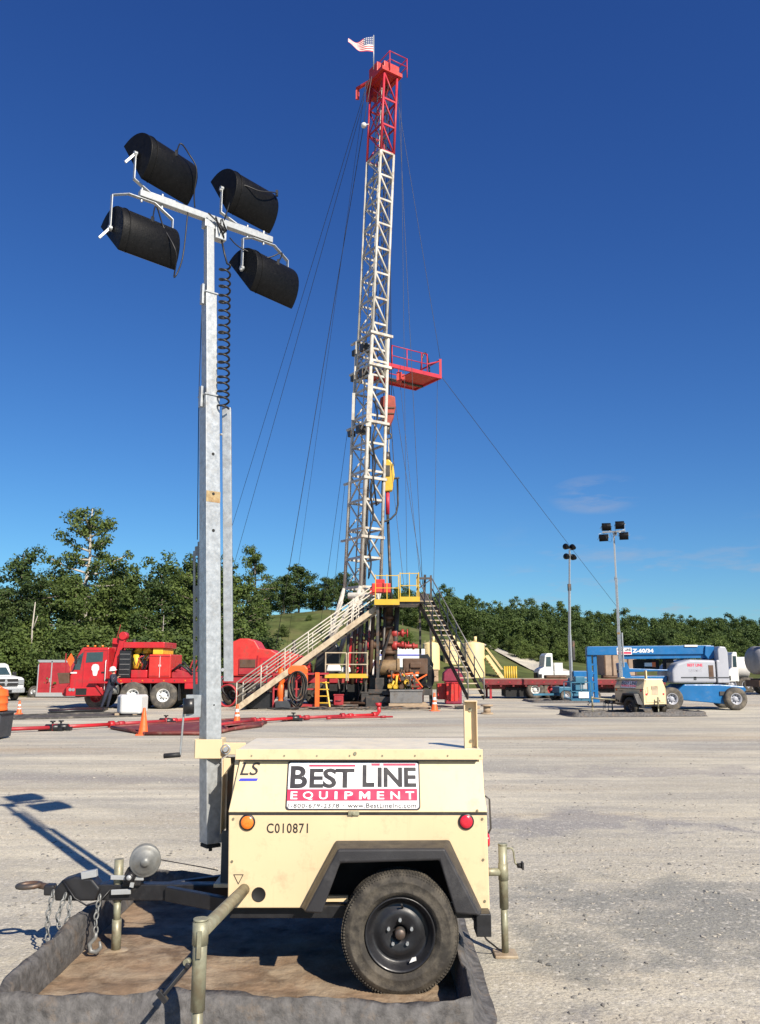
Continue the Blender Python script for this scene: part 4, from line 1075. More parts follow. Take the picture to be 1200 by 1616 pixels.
        b = MB(); b.bar(piv[0], piv[0] + V((-.06, -.03, -.09)) if li in (0, 2) else piv[0] + V((.0, -.02, -.03)), .016, .016); th.part('tilt_handle', b, m_galvw, hs_)
        b = MB(); b.cyl(piv[1], piv[1] + e * .05, .007, n=8); th.part('tilt_knob', b, m_galvw, hs_)
        # supply lead drooping to the bar
        st = c0 - f_ * (dp - .062) * 1.02 + e * (.02 if li != 1 else .19)
        en = B0 + e * (u * 0.35) + n * .03
        if li == 2: pts = [st, st - f_ * .06 + V((0, 0, .05)), c0 - f_ * .19 + e * .10 + V((0, 0, -.04)), c0 + e * .17 + l_ * .22 - f_ * .06, c0 + e * .27 + V((0, 0, -.20)), c0 + e * .33 + V((0, 0, -.02)), en + V((0, 0, -.03))]
        elif li == 0: pts = [st, st - f_ * .05 + V((0, 0, .04)), c0 - f_ * .21 + e * .10, c0 - f_ * .16 + e * .16 + l_ * .10, c0 + e * .19 + l_ * .21 - f_ * .02, en + V((0, 0, .03))]
        elif li == 1: pts = [st, c0 - f_ * .20 + e * .10 + l_ * .07, c0 - f_ * .19 - e * .03 + l_ * .12, c0 - f_ * .15 - e * .19 + l_ * .10, en + V((0, 0, .02))]
        else: pts = [st, st - f_ * .05 + V((0, 0, .04)), c0 - e * .10 - f_ * .18, c0 - e * .28 - f_ * .10 + V((0, 0, .10)), en + V((0, 0, -.12))]
        # smooth the droop
        sm = []
        for i_ in range(len(pts) - 1):
            p0, p1, p2, p3 = pts[max(0, i_ - 1)], pts[i_], pts[i_ + 1], pts[min(len(pts) - 1, i_ + 2)]
            for k in range(6):
                q = k / 6; sm.append(0.5 * ((2 * p1) + (p2 - p0) * q + (2 * p0 - 5 * p1 + 4 * p2 - p3) * q * q + (3 * p1 - p0 - 3 * p2 + p3) * q ** 3))
        sm.append(pts[-1])
        b = MB(); b.tube(sm, .0055, 6); b.box(st, (.02, .02, .05)); th.part('lamp_lead', b, m_cable, hs_)
    # ---- coiled supply cable
    if near:
        b = MB(); pts = [B0 + e * .10 + n * .03 - V((0, 0, .16))]
        zt_ = zc - .40; zb_ = tops[0] - .10; turns = 19
        pts += [B0 + e * .12 + n * .05 - V((0, 0, .28)), B0 + e * .14 + n * .06 - V((0, 0, .36))]
        for k in range(turns * 14 + 1):
            f = k / (turns * 14); a = 2 * math.pi * k / 14
            z = zt_ + (zb_ - zt_) * (f ** 0.92)
            cpt = axis(z) + V((.125 - .02 * f, -.01, 0))
            pts.append(cpt + V((.041 * math.cos(a), .041 * math.sin(a), .006 * math.sin(k * .21))))
        b.tube(pts, .0082, 6)
        th.part('coiled_cable', b, m_cable, main)
    return th

NT = light_tower('light_tower', 'large cream light tower trailer in the foreground with sign, galvanized mast and four black floodlights', (RX, RY, 0), 0.0, (3.88, 4.70, 5.30), 0.040, True, m_cream)

# ------------------------------------------------------------------ spill berm
def berm(name, label, x0, x1, y0, y1, hgt, loc, rz, res, seed, split_floor=True):
    th = Thing(name, label, 'spill berm', loc, rz, local=True); th.off = None
    rnd = random.Random(seed)
    ph = [rnd.uniform(0, 6.28) for _ in range(10)]
    def wob(s, k): return 0.5 * math.sin(s * 1.9 + ph[k]) + 0.3 * math.sin(s * 4.7 + ph[k + 1]) + 0.2 * math.sin(s * 9.3 + ph[k + 2]) + 0.12 * math.sin(s * 19 + ph[k + 3])
    # cross-section from inside bottom over the top to outside bottom (offset outwards, height)
    sec = [(0.0, 0.012), (0.008, hgt * 0.35), (0.020, hgt * 0.75), (0.032, hgt * 0.96), (0.048, hgt), (0.064, hgt * 0.97), (0.082, hgt * 0.75), (0.10, hgt * 0.4), (0.14, hgt * 0.08), (0.20, 0.006)]
    path = []; N = res
    for (ax, ay, bx_, by_, nx, ny) in ((x0, y0, x1, y0, 0, -1), (x1, y0, x1, y1, 1, 0), (x1, y1, x0, y1, 0, 1), (x0, y1, x0, y0, -1, 0)):
        L_ = math.hypot(bx_ - ax, by_ - ay); k = max(3, int(L_ * N))
        for i in range(k):
            f = i / k; path.append((ax + (bx_ - ax) * f, ay + (by_ - ay) * f, nx, ny, f, L_))
    mb = MB(); P = len(path); s = 0; vs = []
    for i, (x, y, nx, ny, f, L_) in enumerate(path):
        d = min(f, 1 - f) * L_
        if d < 0.25:           # round the corner normals
            pv = path[(i - 1 if f < 0.5 else i) % P]
            if f < 0.5: ox, oy = path[i - max(1, int(f * L_ * N) + 2)][2:4]
            else:
                ox, oy = path[(i + int((1 - f) * L_ * N) + 2) % P][2:4]
            w = 0.5 * (1 - d / 0.25); nx, ny = nx * (1 - w) + ox * w, ny * (1 - w) + oy * w
        s += 1.0 / N
        for j, (o_, z) in enumerate(sec):
            bump = 0.030 * wob(s * 1.3 + j * 0.25, 0) * (0.3 if j in (0, 9) else 1)
            zz = z * (1 + 0.17 * wob(s * 0.9, 4)) + (0.016 * wob(s * 3 + j, 2) if 0 < j < 9 else 0)
            vs.append((x + nx * (o_ + bump), y + ny * (o_ + bump), max(0.005, zz)))
    K = len(sec)
    fs = [(i * K + j, ((i + 1) % P) * K + j, ((i + 1) % P) * K + j + 1, i * K + j + 1) for i in range(P) for j in range(K - 1)]
    mb.add(vs, fs, 0, True)
    th.part('berm_wall', mb, m_berm)
    fl = MB(); nx_, ny_ = int((x1 - x0) * N * 0.8), int((y1 - y0) * N * 0.8)
    fl.add([(x0 + (x1 - x0) * i / nx_, y0 + (y1 - y0) * j / ny_, 0.018 + 0.012 * wob(i * 0.11 + j * 0.05, 1) * math.sin(j * 0.16 + i * .05) + 0.008 * wob(j * 0.3 - i * .1, 5) * (0 if i in (0, nx_) or j in (0, ny_) else 1)) for j in range(ny_ + 1) for i in range(nx_ + 1)],
           [(j * (nx_ + 1) + i, j * (nx_ + 1) + i + 1, (j + 1) * (nx_ + 1) + i + 1, (j + 1) * (nx_ + 1) + i) for j in range(ny_) for i in range(nx_)], 0, True)
    th.part('liner_floor', fl, m_floor)
    return th
berm('spill_berm', 'grey fabric spill berm with a muddy brown floor under the nearest light tower', -1.98, 0.44, 4.66, 7.15, 0.225, (0, 0, 0), 0, 26, 4)

# ------------------------------------------------------------------ drilling rig
E1 = V((0.835, 0.55, 0)); GD = V((-0.55, 0.835, 0)); ZU = V((0, 0, 1))
def leg0(z):                                    # front corner of the derrick at height z (leans towards the well)
    return V((-0.93 + (z - 5.6) * 0.0413, 40.0, z))
def w12(z, up):
    if up: return 0.84, 1.38
    f = (z - 5.6) / 13.0; return 1.15 - 0.17 * f, 1.52 - 0.03 * f
def corner(z, i, up):
    a, b = w12(z, up); o = leg0(z) + (E1 * 0.05 + GD * 0.06 if up else V())
    return o + (E1 * a if i in (1, 2) else V()) + (GD * b if i in (2, 3) else V())

rig = Thing('drilling_rig', 'tall white and red lattice derrick on its red carrier, guy wires running from its crown', 'drilling rig', (-2.5, 40, 0))
def lattice_section(nm, z0, z1, npan, up, mat, lr, br, hr, flip=0):
    first = None
    for i in range(4):
        b = MB(); b.cyl(corner(z0, i, up), corner(z1, i, up), lr, n=8)
        o = rig.part('mast_leg', b, mat, first)
        if first is None: first = o; o.name = nm
    for i in range(4):
        j = (i + 1) % 4; b = MB()
        for k in range(npan):
            za = z0 + (z1 - z0) * k / npan; zb_ = z0 + (z1 - z0) * (k + 1) / npan
            p, q, r, s = corner(za, i, up), corner(za, j, up), corner(zb_, i, up), corner(zb_, j, up)
            b.bar(p, q, hr * 1.3, hr * 2.0)
            if i == 0: b.cyl(r, q, br, n=6)
            elif i == 3: b.cyl(*((p, s) if (k % 2) else (q, r)), br * 0.8, n=6)
            elif i == 2: b.cyl(*((p, s) if (k % 2) else (q, r)), br * 0.8, n=6)
            else: b.cyl(*((q, r) if (k % 2) else (p, s)), br * 0.8, n=6)
        b.bar(corner(z1, i, up), corner(z1, j, up), hr * 1.4, hr * 2.0)
        rig.part('bracing', b, mat, first)
    return first
low = lattice_section('lower_mast', 5.6, 18.6, 9, False, m_mast, 0.085, 0.055, 0.055)
upp = lattice_section('upper_mast', 16.4, 29.0, 9, True, m_mast, 0.068, 0.052, 0.050)
top = lattice_section('mast_top_section', 29.05, 33.7, 3, True, m_mastred, 0.068, 0.045, 0.050)
# girts that stick out to the left, ladder and inner lines
for z in (8.05, 11.0, 13.9, 16.9, 18.6):
    b = MB(); a = corner(z, 0, False); d = corner(z, 3, False)
    b.bar(a - GD * 0.1, d + GD * 0.55, .12, .10); b.bar(a - E1 * 0.12 - V((0, .1, 0)), a + E1 * 1.25 - V((0, .1, 0)), .12, .13); rig.part('girt', b, m_mast, low)
for z in (13.9, 16.9, 18.3):
    b = MB(); a = corner(z, 0, False); b.box(a + GD * 0.9 + V((.15, 0, -.25)), (.5, .35, .4), rz=R(33)); b.box(a + GD * 1.6 + V((0, 0, -.3)), (.3, .3, .3), rz=R(33)); rig.part('locking_pawl', b, m_steel, low)
b = MB()
for s_ in (0.35, 0.75): b.cyl(corner(5.8, 0, False) + GD * s_ + E1 * .12, corner(33, 0, True) + GD * s_ + E1 * .10, .028, n=5)
for k in range(88): z = 5.9 + k * 0.31; o_ = leg0(z) + E1 * .12; b.cyl(o_ + GD * .35, o_ + GD * .75, .018, n=5)
rig.part('ladder', b, m_mast)
b = MB()
for s_, t_ in ((.5, .5), (.55, .8), (.35, .6), (.6, .3), (.3, 1.0)): b.cyl(leg0(6) + E1 * s_ + GD * t_, leg0(33.4) + E1 * s_ * .8 + GD * t_, .022, n=5)
rig.part('drilling_line', b, m_wire)
b = MB(); o_ = leg0(13.6) + E1 * .06 + V((-.02, -.08, 0)); b.bar(o_, leg0(16.3) + E1 * .06 + V((-.02, -.08, 0)), .26, .12); b.bar(leg0(15.3) - E1 * .75 + GD * .3, leg0(13.9) - E1 * .72 + GD * .3, .14, .12); rig.part('raising_cylinder', b, m_mast, low)
b = MB(); hp = []
for k in range(26): z = 6 + k * 0.36; hp.append(leg0(z) + E1 * (.42 + .12 * math.sin(k * .9)) + V((0, -.12 - .05 * math.cos(k), 0)))
b.tube(hp, .045, 6); hp2 = [leg0(12.2) + E1 * .35, leg0(11) + E1 * .45 - V((0, .2, 0)), leg0(9.6) + E1 * .7 - V((0, .25, 0)), leg0(9.9) + E1 * 1.0, leg0(12) + E1 * 1.0]; b.tube(hp2, .045, 6); rig.part('standpipe_hose', b, m_cable)
# crown
cz = 33.72; o_ = leg0(cz)
b = MB()
cc = o_ + E1 * .47 + GD * .75
b.sqt(cc + V((0, 0, 0)), cc + V((0, 0, .22)), E1 * .66, GD * .86)
crown = rig.part('crown_platform', b, m_redor)
b = MB(); b.sqt(cc + V((-.25, 0, .225)), cc + V((-.25, 0, .85)), E1 * .42, GD * .42); b.sqt(cc - GD * .62 + V((.0, 0, .225)), cc - GD * .62 + V((0, 0, .62)), E1 * .5, GD * .18); b.sqt(cc + GD * .75 + V((-.05, 0, -.7)), cc + GD * .75 + V((-.05, 0, .6)), E1 * .25, GD * .2); rig.part('crown_beams', b, m_redor, crown, bevel=.03)
for k in (-.3, -.1, .1, .3):
    b = MB(); b.lathe([(.12, -.04), (.42, -.04), (.38, 0), (.42, .04), (.12, .04)], cc + E1 * k + V((0, 0, .40)), E1, 18); rig.part('sheave', b, m_redor, crown)
b = MB(); p0 = cc + GD * 1.0 - E1 * .35 + V((0, 0, .5)); b.bar(p0, p0 + GD * .8 - E1 * .25, .14, .14); b.bar(p0 + GD * .8 - E1 * .25 + V((0, 0, .05)), p0 + GD * .8 - E1 * .25 - V((0, 0, .7)), .20, .10); b.bar(p0 - V((0, 0, .4)), p0 - V((0, 0, 1.2)), .3, .2); rig.part('crown_arm', b, m_redor, crown)
b = MB(); rp_ = [cc - E1 * .2 - GD * .9, cc + E1 * .95 - GD * .9, cc + E1 * .95 + GD * .7, cc - E1 * .2 + GD * .7]
for k in range(4):
    p, q = rp_[k], rp_[(k + 1) % 4]
    for hz in (.75, 1.25): b.cyl(p + V((0, 0, hz)), q + V((0, 0, hz)), .028, n=6)
    b.cyl(p + V((0, 0, .1)), p + V((0, 0, 1.27)), .03, n=6)
rig.part('crown_railing', b, m_mastred, crown)
b = MB(); b.ball(leg0(31.3) + GD * 1.5 + V((-.2, 0, 0)), .16, m=0); b.cyl(leg0(31.3) + GD * 1.38, leg0(31.3) + GD * 1.5 + V((-.2, 0, 0)), .03); rig.part('mast_light', b, m_poly)
# red inner clutter of the top section
rr = random.Random(6)
for k in range(16): z = 28.6 + k * .3; b = MB(); p = leg0(z) + GD * rr.uniform(.2, 1.2) + E1 * rr.uniform(.1, .5); b.bar(p, p + GD * rr.uniform(-.5, .5) + V((0, 0, rr.uniform(.2, .7))), .05, .08); rig.part('inner_brace', b, m_redd, top)
# racking platform (board for the derrick hand)
O = at(619, 577, 40.7); L1, L2 = 3.15, 2.3
b = MB(); zp = O.z
def rp(a, c, z=0.0): return O + E1 * a + GD * c + V((0, 0, z))
b.sqt(rp(L1 * .5, L2 * .86, -.03), rp(L1 * .5, L2 * .86, 0.02), E1 * L1 * .5, GD * L2 * .14); b.sqt(rp(L1 * .72, L2 * .36, -.03), rp(L1 * .72, L2 * .36, 0.02), E1 * L1 * .28, GD * L2 * .35)
b.sqt(rp(.14, L2 * .36, -.03), rp(.14, L2 * .36, 0.02), E1 * .14, GD * L2 * .35)
board = rig.part('racking_platform', b, m_redor)
b = MB()
for p, q in ((rp(-.3, 0), rp(L1, 0)), (rp(L1, 0), rp(L1, L2)), (rp(0, L2), rp(L1, L2)), (rp(0, 0), rp(0, L2))): b.bar(p, q, .10, .20)
for k in range(2): b.bar(rp(.4 + k * 1.2, L2 * .71, -.08), rp(.9 + k * 1.2, L2 * .71, -.08), .12, .12)
b.bar(rp(.3, L2 * .72, -.06), rp(L1, L2 * .70, -.06), .14, .14, 1); rig.part('platform_frame', b, [m_mastred, m_steel], board)
b = MB()
for hz in (.55, 1.1):
    b.cyl(rp(0, 0, hz), rp(L1 * .72, 0, hz), .025, n=6); b.cyl(rp(0, L2, hz), rp(L1, L2, hz), .025, n=6)
for x in (0, .95, 1.9, L1 * .72): b.cyl(rp(x, 0), rp(x, 0, 1.12), .03, n=6)
for x in (0, 1.0, 2.0, L1): b.cyl(rp(x, L2), rp(x, L2, 1.12), .03, n=6)
b.bar(rp(L1, 0, -.1), rp(L1, 0, 1.0), .13, .13); b.bar(rp(L1, L2, -.1), rp(L1, L2, 1.0), .10, .10); b.bar(rp(L1 * .72, 0, .55), rp(L1, 0, .9), .05, .05); b.bar(rp(L1, 0, .95), rp(L1, L2, .95), .07, .07)
rig.part('railing', b, m_mastred, board)
b = MB()
for k in range(7): x = L1 * .62 + k * .15; b.bar(rp(x, .15, .16), rp(x, L2 * .7, .16), .045, .08)
b.tube([rp(L1 * .75, .3, .1 + 1.2 * math.sin(t)) + E1 * (-.28 * math.cos(t)) for t in [math.pi * k / 14 for k in range(15)]], .045, 7)
rig.part('pipe_fingers', b, m_black, board)
b = MB(); b.bar(rp(1.0, .8, .05), rp(1.0, .8, -.45), .28, .28); b.bar(rp(1.35, .9, .05), rp(1.35, .9, -.25), .16, .2); rig.part('platform_hanger', b, m_redor, board)
# mast base: legs spreading down on to the carrier, headache frame
for i in range(4):
    p = corner(5.6, i, False); q = V((p.x - 1.0 - .25 * (i in (0, 3)), p.y + (.1 if i > 1 else -.35), 1.55))
    b = MB(); b.cyl(p, q, .11, n=8); rig.part('mast_base_leg', b, m_mast)
b = MB(); z5 = corner(5.5, 0, False)
b.cyl(z5 + V((-.6, .1, -.35)), z5 + V((.55, -.15, -.35)), .16, n=10); b.box(z5 + V((-.15, .2, -.9)), (.55, .5, .7)); b.cyl(z5 + V((-1.5, 0, -2.6)), z5 + V((-.3, 0, -.5)), .09, n=8); b.cyl(z5 + V((-1.75, .3, -2.9)), z5 + V((-.9, .3, -.6)), .07, n=8)
rig.part('mast_hinge', b, m_mast, bevel=.02)
b = MB(); b.box(z5 + V((.95, -.3, .12)), (.42, .4, .55)); b.box(z5 + V((.6, -.5, -.2)), (.3, .3, .3)); rig.part('tong_counterweight', b, m_redor, bevel=.02)
# standing substructure columns
rr = random.Random(21)
for k in range(9):
    x = -1.55 + k * .27; b = MB(); b.cyl((x, 38.1 + (k % 3) * .35, 1.0), (x + .18, 38.3 + (k % 2) * .3, 4.5), .07 + .025 * (k % 3), n=7); rig.part('substructure_column', b, (m_steel, m_rustst, m_steel)[k % 3])
b = MB()
for x in (-1.35, -.85, -.45):
    b.bar((x, 38.6, 1.2), (x, 38.6, 3.1), .14, .14)
for k in range(5):
    z = 1.3 + k * .42; b.bar((-1.35, 38.6, z), (-.45, 38.6, z + .0), .08, .08); b.bar((-1.35, 38.6, z), (-.85, 38.6, z + .42), .06, .06); b.bar((-.85, 38.6, z + .42), (-.45, 38.6, z), .06, .06)
rig.part('red_support_frame', b, m_red)
for c_, d_ in (((-.95, 38.9, 3.35), (.4, .3, .4)), ((-.2, 38.9, 2.9), (.25, .3, .28)), ((-.35, 38.8, 1.75), (.25, .3, .7)), ((-2.1, 38.4, 1.72), (.7, .4, .3)), ((-1.55, 38.4, 1.65), (.45, .3, .25))): b = MB(); b.box(c_, d_, top=(.8, .8)); rig.part('white_gear_case', b, m_poly, bevel=.06)
# carrier
b = MB(); b.bb(-7.6, 1.0, 38.6, 41.0, 1.05, 1.35); b.bb(-7.6, -1.0, 39.0, 40.6, .75, 1.05); deck = rig.part('carrier_deck', b, m_redd, bevel=.02)
b = MB(); b.prism([(-7.0, 1.36), (-4.65, 1.36), (-4.65, 2.35), (-5.0, 2.55), (-5.55, 2.62), (-5.75, 2.95), (-6.05, 3.06), (-6.45, 3.06), (-6.8, 2.9), (-7.0, 2.5)], (0, 38.5, 0), (1, 0, 0), (0, 0, 1), (0, 2.2, 0)); hood = rig.part('drawworks_hood', b, m_redor, bevel=.05)
b = MB(); b.bb(-6.45, -5.65, 38.44, 38.499, 1.45, 2.15); rig.part('grille', b, m_redd, hood); b = MB(); b.bb(-6.4, -5.7, 38.40, 38.439, 1.75, 2.1); rig.part('grille_screen', b, m_rustst, hood)
for x_ in (-6.98, -5.62, -4.72): b = MB(); b.bb(x_, x_ + .05, 38.45, 38.498, 1.4, 2.3); rig.part('hood_rib', b, m_red, hood)
b = MB(); b.bb(-5.5, -4.8, 38.47, 38.498, 1.55, 2.2); hd_ = rig.part('hood_door', b, m_red, hood, bevel=.01)
for z_ in (1.7, 1.85, 2.0): b = MB(); b.bb(-5.35, -4.95, 38.452, 38.468, z_, z_ + .05); rig.part('louvre', b, m_redd, hd_)
b = MB(); b.cyl((-4.0, 39.0, 2.3), (-4.0, 39.0, 3.0), .08, n=10); b.cyl((-4.0, 39.0, 2.3), (-4.0, 39.0, 2.6), .13, n=10); rig.part('exhaust_stack', b, m_steel)
for x_ in (-4.3, -3.8, -3.3): b = MB(); b.bb(x_, x_ + .04, 38.66, 38.698, 1.4, 1.85); rig.part('hood_rib', b, m_red, hood)
b = MB(); b.tube([(-7.0, 38.5, 1.5), (-7.2, 38.3, 1.2), (-7.1, 38.2, .7), (-6.8, 38.2, .3)], .05, 7); rig.part('air_hose', b, m_cable)
b = MB(); b.prism([(-4.6, 1.36), (-3.2, 1.36), (-3.25, 1.9), (-3.6, 2.25), (-4.3, 2.5), (-4.6, 2.4)], (0, 38.7, 0), (1, 0, 0), (0, 0, 1), (0, 1.8, 0)); rig.part('engine_hood', b, m_redor, bevel=.05)
b = MB(); b.prism([(-3.1, 1.36), (-1.9, 1.36), (-1.9, 2.6), (-2.4, 3.3), (-2.9, 2.5)], (0, 39.0, 0), (1, 0, 0), (0, 0, 1), (0, 1.6, 0)); rig.part('drawworks', b, m_black, bevel=.05)
for x in (-6.7, -5.5, -2.9, -1.7):
    for y in (38.75, 40.85):
        b = MB(); s_ = -1 if y < 39.5 else 1
        b.lathe([(.28, .18), (.44, .18), (.52, .14), (.55, .08), (.55, -.08), (.52, -.14), (.44, -.18), (.28, -.18)], (x, y, .55), (0, s_, 0), 24); w_ = rig.part('wheel', b, m_rubber)
        b = MB(); b.lathe([(.28, .16), (.24, .06), (.1, .05), (.1, .12), (0, .12)], (x, y, .55), (0, s_, 0), 18); rig.part('rim', b, m_steel, w_)
b = MB()
for k in range(4): b.tube([(-6.95 + .1 * k, 38.25 + .05 * k, .55) + V((.42 * math.cos(t), 0.0, .48 * math.sin(t))) if False else V((-6.9 + .42 * math.cos(t), 38.2 + .08 * k, .5 + .48 * math.sin(t))) for t in [2 * math.pi * j / 20 for j in range(20)]], .04, 6, closed=True)
rig.part('air_hose_reel', b, m_redd)
b = MB(); b.bb(-2.6, 0.9, 38.40, 38.55, .30, 1.0); b.bb(-4.2, -3.3, 38.42, 38.9, .35, 1.0); rig.part('side_tank', b, m_dark)

# US flag on its staff above the crown
f0 = at(590, 57, 40.6); fl = Thing('flag', 'striped American flag blowing left from a staff above the derrick crown', 'flag', (f0.x, 40.6, f0.z - 2.1))
b = MB(); b.cyl((f0.x, 40.6, f0.z - 2.1), (f0.x, 40.6, f0.z + .05), .03, n=7); fl.part('flag_staff', b, m_galvw)
b = MB(); NX, NY = 26, 13; fw, fh = 1.75, 1.0
def fp(i, j):
    u = i / NX; v = j / NY
    tap = 1 - 0.80 * u ** 1.3
    return V((f0.x - .03 - fw * (0.78 * u) , 40.6 - .30 * math.sin(u * 7 + v) * u - .3 * u, f0.z - fh * v * tap - .62 * u + .05 * math.sin(u * 9 + v * 2) * u - 0.05 * (1 - v) * math.sin(u * 5)))
b.add([fp(i, j) for j in range(NY + 1) for i in range(NX + 1)], [], 0)
m_canton = M('flag_canton', (0.03, 0.05, 0.16), 0.8)
for j in range(NY):
    for i in range(NX):
        m_ = 2 if (i < 10 and j < 7) else (0 if j % 2 == 0 else 1)
        b.f.append((j * (NX + 1) + i, j * (NX + 1) + i + 1, (j + 1) * (NX + 1) + i + 1, (j + 1) * (NX + 1) + i)); b.mi.append(m_); b.sm.append(True)
cl_ = fl.part('flag_cloth', b, [M('flag_red', (0.55, 0.05, 0.06), 0.8), M('flag_white', (0.8, 0.74, 0.7), 0.8), m_canton])
st_ = MB()
for r_ in range(4):
    for c_ in range(5):
        p = fp(1 + c_ * 2 - (r_ % 2) * .0, 1 + r_ * 1.6); st_.box(p - V((0, .012, 0)), (.05, .004, .05))
o_ = st_.build('stars', m_white, cl_, fl.off, fix=False); o_['kind'] = 'stuff'

# travelling block, tongs, hanging pipe
tb0 = at(612, 628, 41.2)
tbk = Thing('travelling_block', 'rust red travelling block hanging beside the derrick under the racking board', 'pulley block', (tb0.x, 41.2, tb0.z - 1.9))
b = MB(); b.prism([(-.42, .55), (-.38, .95), (0, 1.12), (.38, 1.0), (.42, .5), (.3, -.1), (.12, -.55), (-.2, -.55), (-.36, 0)], (tb0.x, 40.95, tb0.z - 1.0), (1, 0, 0), (0, 0, 1), (0, .5, 0)); body = tbk.part('block_body', b, M('block_rust_red', (0.30, 0.05, 0.03), .6, var=.3, scale=3), bevel=.05)
b = MB(); b.bb(tb0.x - .3, tb0.x + .36, 40.9, 40.949, tb0.z - .65, tb0.z - .58); b.bb(tb0.x - .3, tb0.x + .34, 40.9, 40.949, tb0.z - .95, tb0.z - .9); tbk.part('side_plate', b, m_rustst, body)
b = MB(); b.cyl((tb0.x, 41.2, tb0.z - 1.5), (tb0.x, 41.2, tb0.z - 1.95), .16, .1, n=10); b.tube([V((tb0.x + .03 + .16 * math.cos(t), 41.2, tb0.z - 2.05 + .16 * math.sin(t))) for t in [2 * math.pi * k / 14 for k in range(14)]], .045, 7, closed=True); tbk.part('hook', b, m_steel, body)
b = MB()
for k in range(5): b.cyl((tb0.x - .2 + .1 * k, 41.2, tb0.z - .1), leg0(33.6) + E1 * (.4 + .1 * k) + GD * .7, .02, n=5)
tbk.part('hoist_lines', b, m_wire, body)
b = MB(); b.cyl((tb0.x + .05, 41.2, tb0.z - 2.2), (tb0.x + .05, 41.2, tb0.z - 3.45), .04, n=7); tbk.part('elevator_link', b, m_mast)
y0 = at(612, 730, 41.2)
sw = Thing('power_swivel', 'yellow power swivel hanging below the travelling block', 'swivel', (y0.x, 41.2, y0.z - 1.6))
b = MB(); b.prism([(-.26, -.1), (-.2, .1), (.05, .15), (.28, -.1), (.36, -.7), (.3, -1.0), (.24, -1.5), (-.2, -1.55), (-.28, -.9)], (y0.x, 41.0, y0.z), (1, 0, 0), (0, 0, 1), (0, .4, 0)); sb_ = sw.part('swivel_body', b, m_yellow, bevel=.06)
b = MB(); b.bb(y0.x - .1, y0.x + .12, 40.95, 40.999, y0.z - .75, y0.z - .2); sw.part('gear_window', b, m_steel, sb_)
b = MB(); b.cyl((y0.x + .3, 41.2, y0.z - .85), (y0.x + .6, 41.2, y0.z - .8), .05, n=7); sw.part('hose_port', b, m_steel, sb_)
b = MB(); b.cyl((y0.x, 41.2, y0.z + .1), (y0.x, 41.2, y0.z + .55), .18, .1, n=10); sw.part('bail_stem', b, m_steel, sb_)
b = MB(); b.cyl((y0.x, 41.2, y0.z - 1.5), (y0.x, 41.2, y0.z - 2.7), .10, n=10); sw.part('red_sub', b, m_mastred)
b = MB(); b.cyl((y0.x, 41.2, y0.z - 2.7), (y0.x + .15, 40.0, 4.9), .075, n=9); sw.part('drill_pipe', b, m_steel)
b = MB(); hh = [V((y0.x + .5, 41.1, y0.z - .9)), V((y0.x + .52, 41, y0.z - 2.2)), V((y0.x + .42, 40.9, y0.z - 2.7)), V((y0.x + .15, 40.8, y0.z - 3.0)), V((y0.x - .3, 40.7, y0.z - 3.2)), V((y0.x - .7, 40.6, y0.z - 3.1)), V((y0.x - .8, 40.6, y0.z - 2.4))]; b.tube(hh, .05, 7); sw.part('kelly_hose', b, m_cable)

# guy wires and drop lines, each a thing of its own
def wire(p, q, label, r=0.013, sag=0.0, name='guy_wire', group='guy wires of the derrick'):
    p, q = V(p), V(q); pts = [p.lerp(q, k / 14) - V((0, 0, sag * 4 * (k / 14) * (1 - k / 14))) for k in range(15)]
    b = MB(); b.tube(pts, r, 5); return single(name, b, m_wire, label, 'cable', p, group)
cw = cc + V((0, 0, .3))
def far_anchor(px, py, Y): return at(px, py, Y)
def gend(px, py, z=0.05): return gr(px, py, z)
# each wire runs from the crown through the photographed line to an anchor on the ground
def thru(px, py, Y): return at(px, py, Y)
CRL = cc - E1 * .8; CRR = cc + E1 * .8
def guy(start, px, py, Y, label, r, ext=1.0):
    q = at(px, py, Y); d = q - start; t = 1.0
    for _ in range(400):                       # on to its anchor in the ground
        p = start + d * t
        if p.z <= max(0.05, hill_z(p.x, p.y) if p.y > 62 else 0): break
        t += 0.01
    wire(start, start + d * t, label, r, 0.12)
guy(CRL, 455, 905, 55, 'thick guy wire falling left from the crown to the hill beside the derrick', .020, 1.10)
guy(CRL + GD * .4, 367, 827, 66, 'leftmost guy wire, running from the crown down behind the near mast', .015, 1.25)
guy(CRL + GD * .2, 377, 863, 62, 'second guy wire from the left, next to the leftmost one', .015, 1.15)
guy(CRL + GD * .6, 472, 887, 64, 'thin guy wire just right of the thick left guy wire', .011, 1.2)
guy(corner(13.9, 3, False) + GD * .5, 517, 905, 47, 'thin wire dropping left from a girt of the lower derrick', .011)
guy(corner(11.0, 3, False) + GD * .5, 531, 893, 46, 'short thin wire dropping left from the lower girt of the derrick', .010)
wire(CRR, rp(L1, 0, 1.0), 'guy wire falling right from the crown to the end of the racking board', .012)
wire(CRR - GD * .2, at(667, 922, 39.3), 'long guy wire dropping right of the derrick past the racking board', .012)
wire(CRR - GD * .5, at(643, 948, 38.6), 'line dropping from the crown close along the right side of the derrick', .010)
wq = rp(L1, 0, .1); wire(wq, wq + (at(962, 937, 68) - wq) * 2.0, 'single wire running from the racking board far right to the distant light tower', .014, .3)
wire(rp(L1 - .05, .2), at(683, 1010, 39.0), 'wire hanging from the outer corner of the racking board', .010)
wire(rp(L1 * .5, L2), at(668, 924, 39.4), 'wire hanging from the middle of the racking board to the stair top', .013)
wire(rp(L1 * .4, L2 * .5), at(664, 922, 39.35), 'thin wire hanging beside the middle board wire', .010)
wire(rp(L1 * .42, L2, -.1), at(622, 735, 40.8), 'slanting tail rope from under the racking board to the yellow swivel', .022)
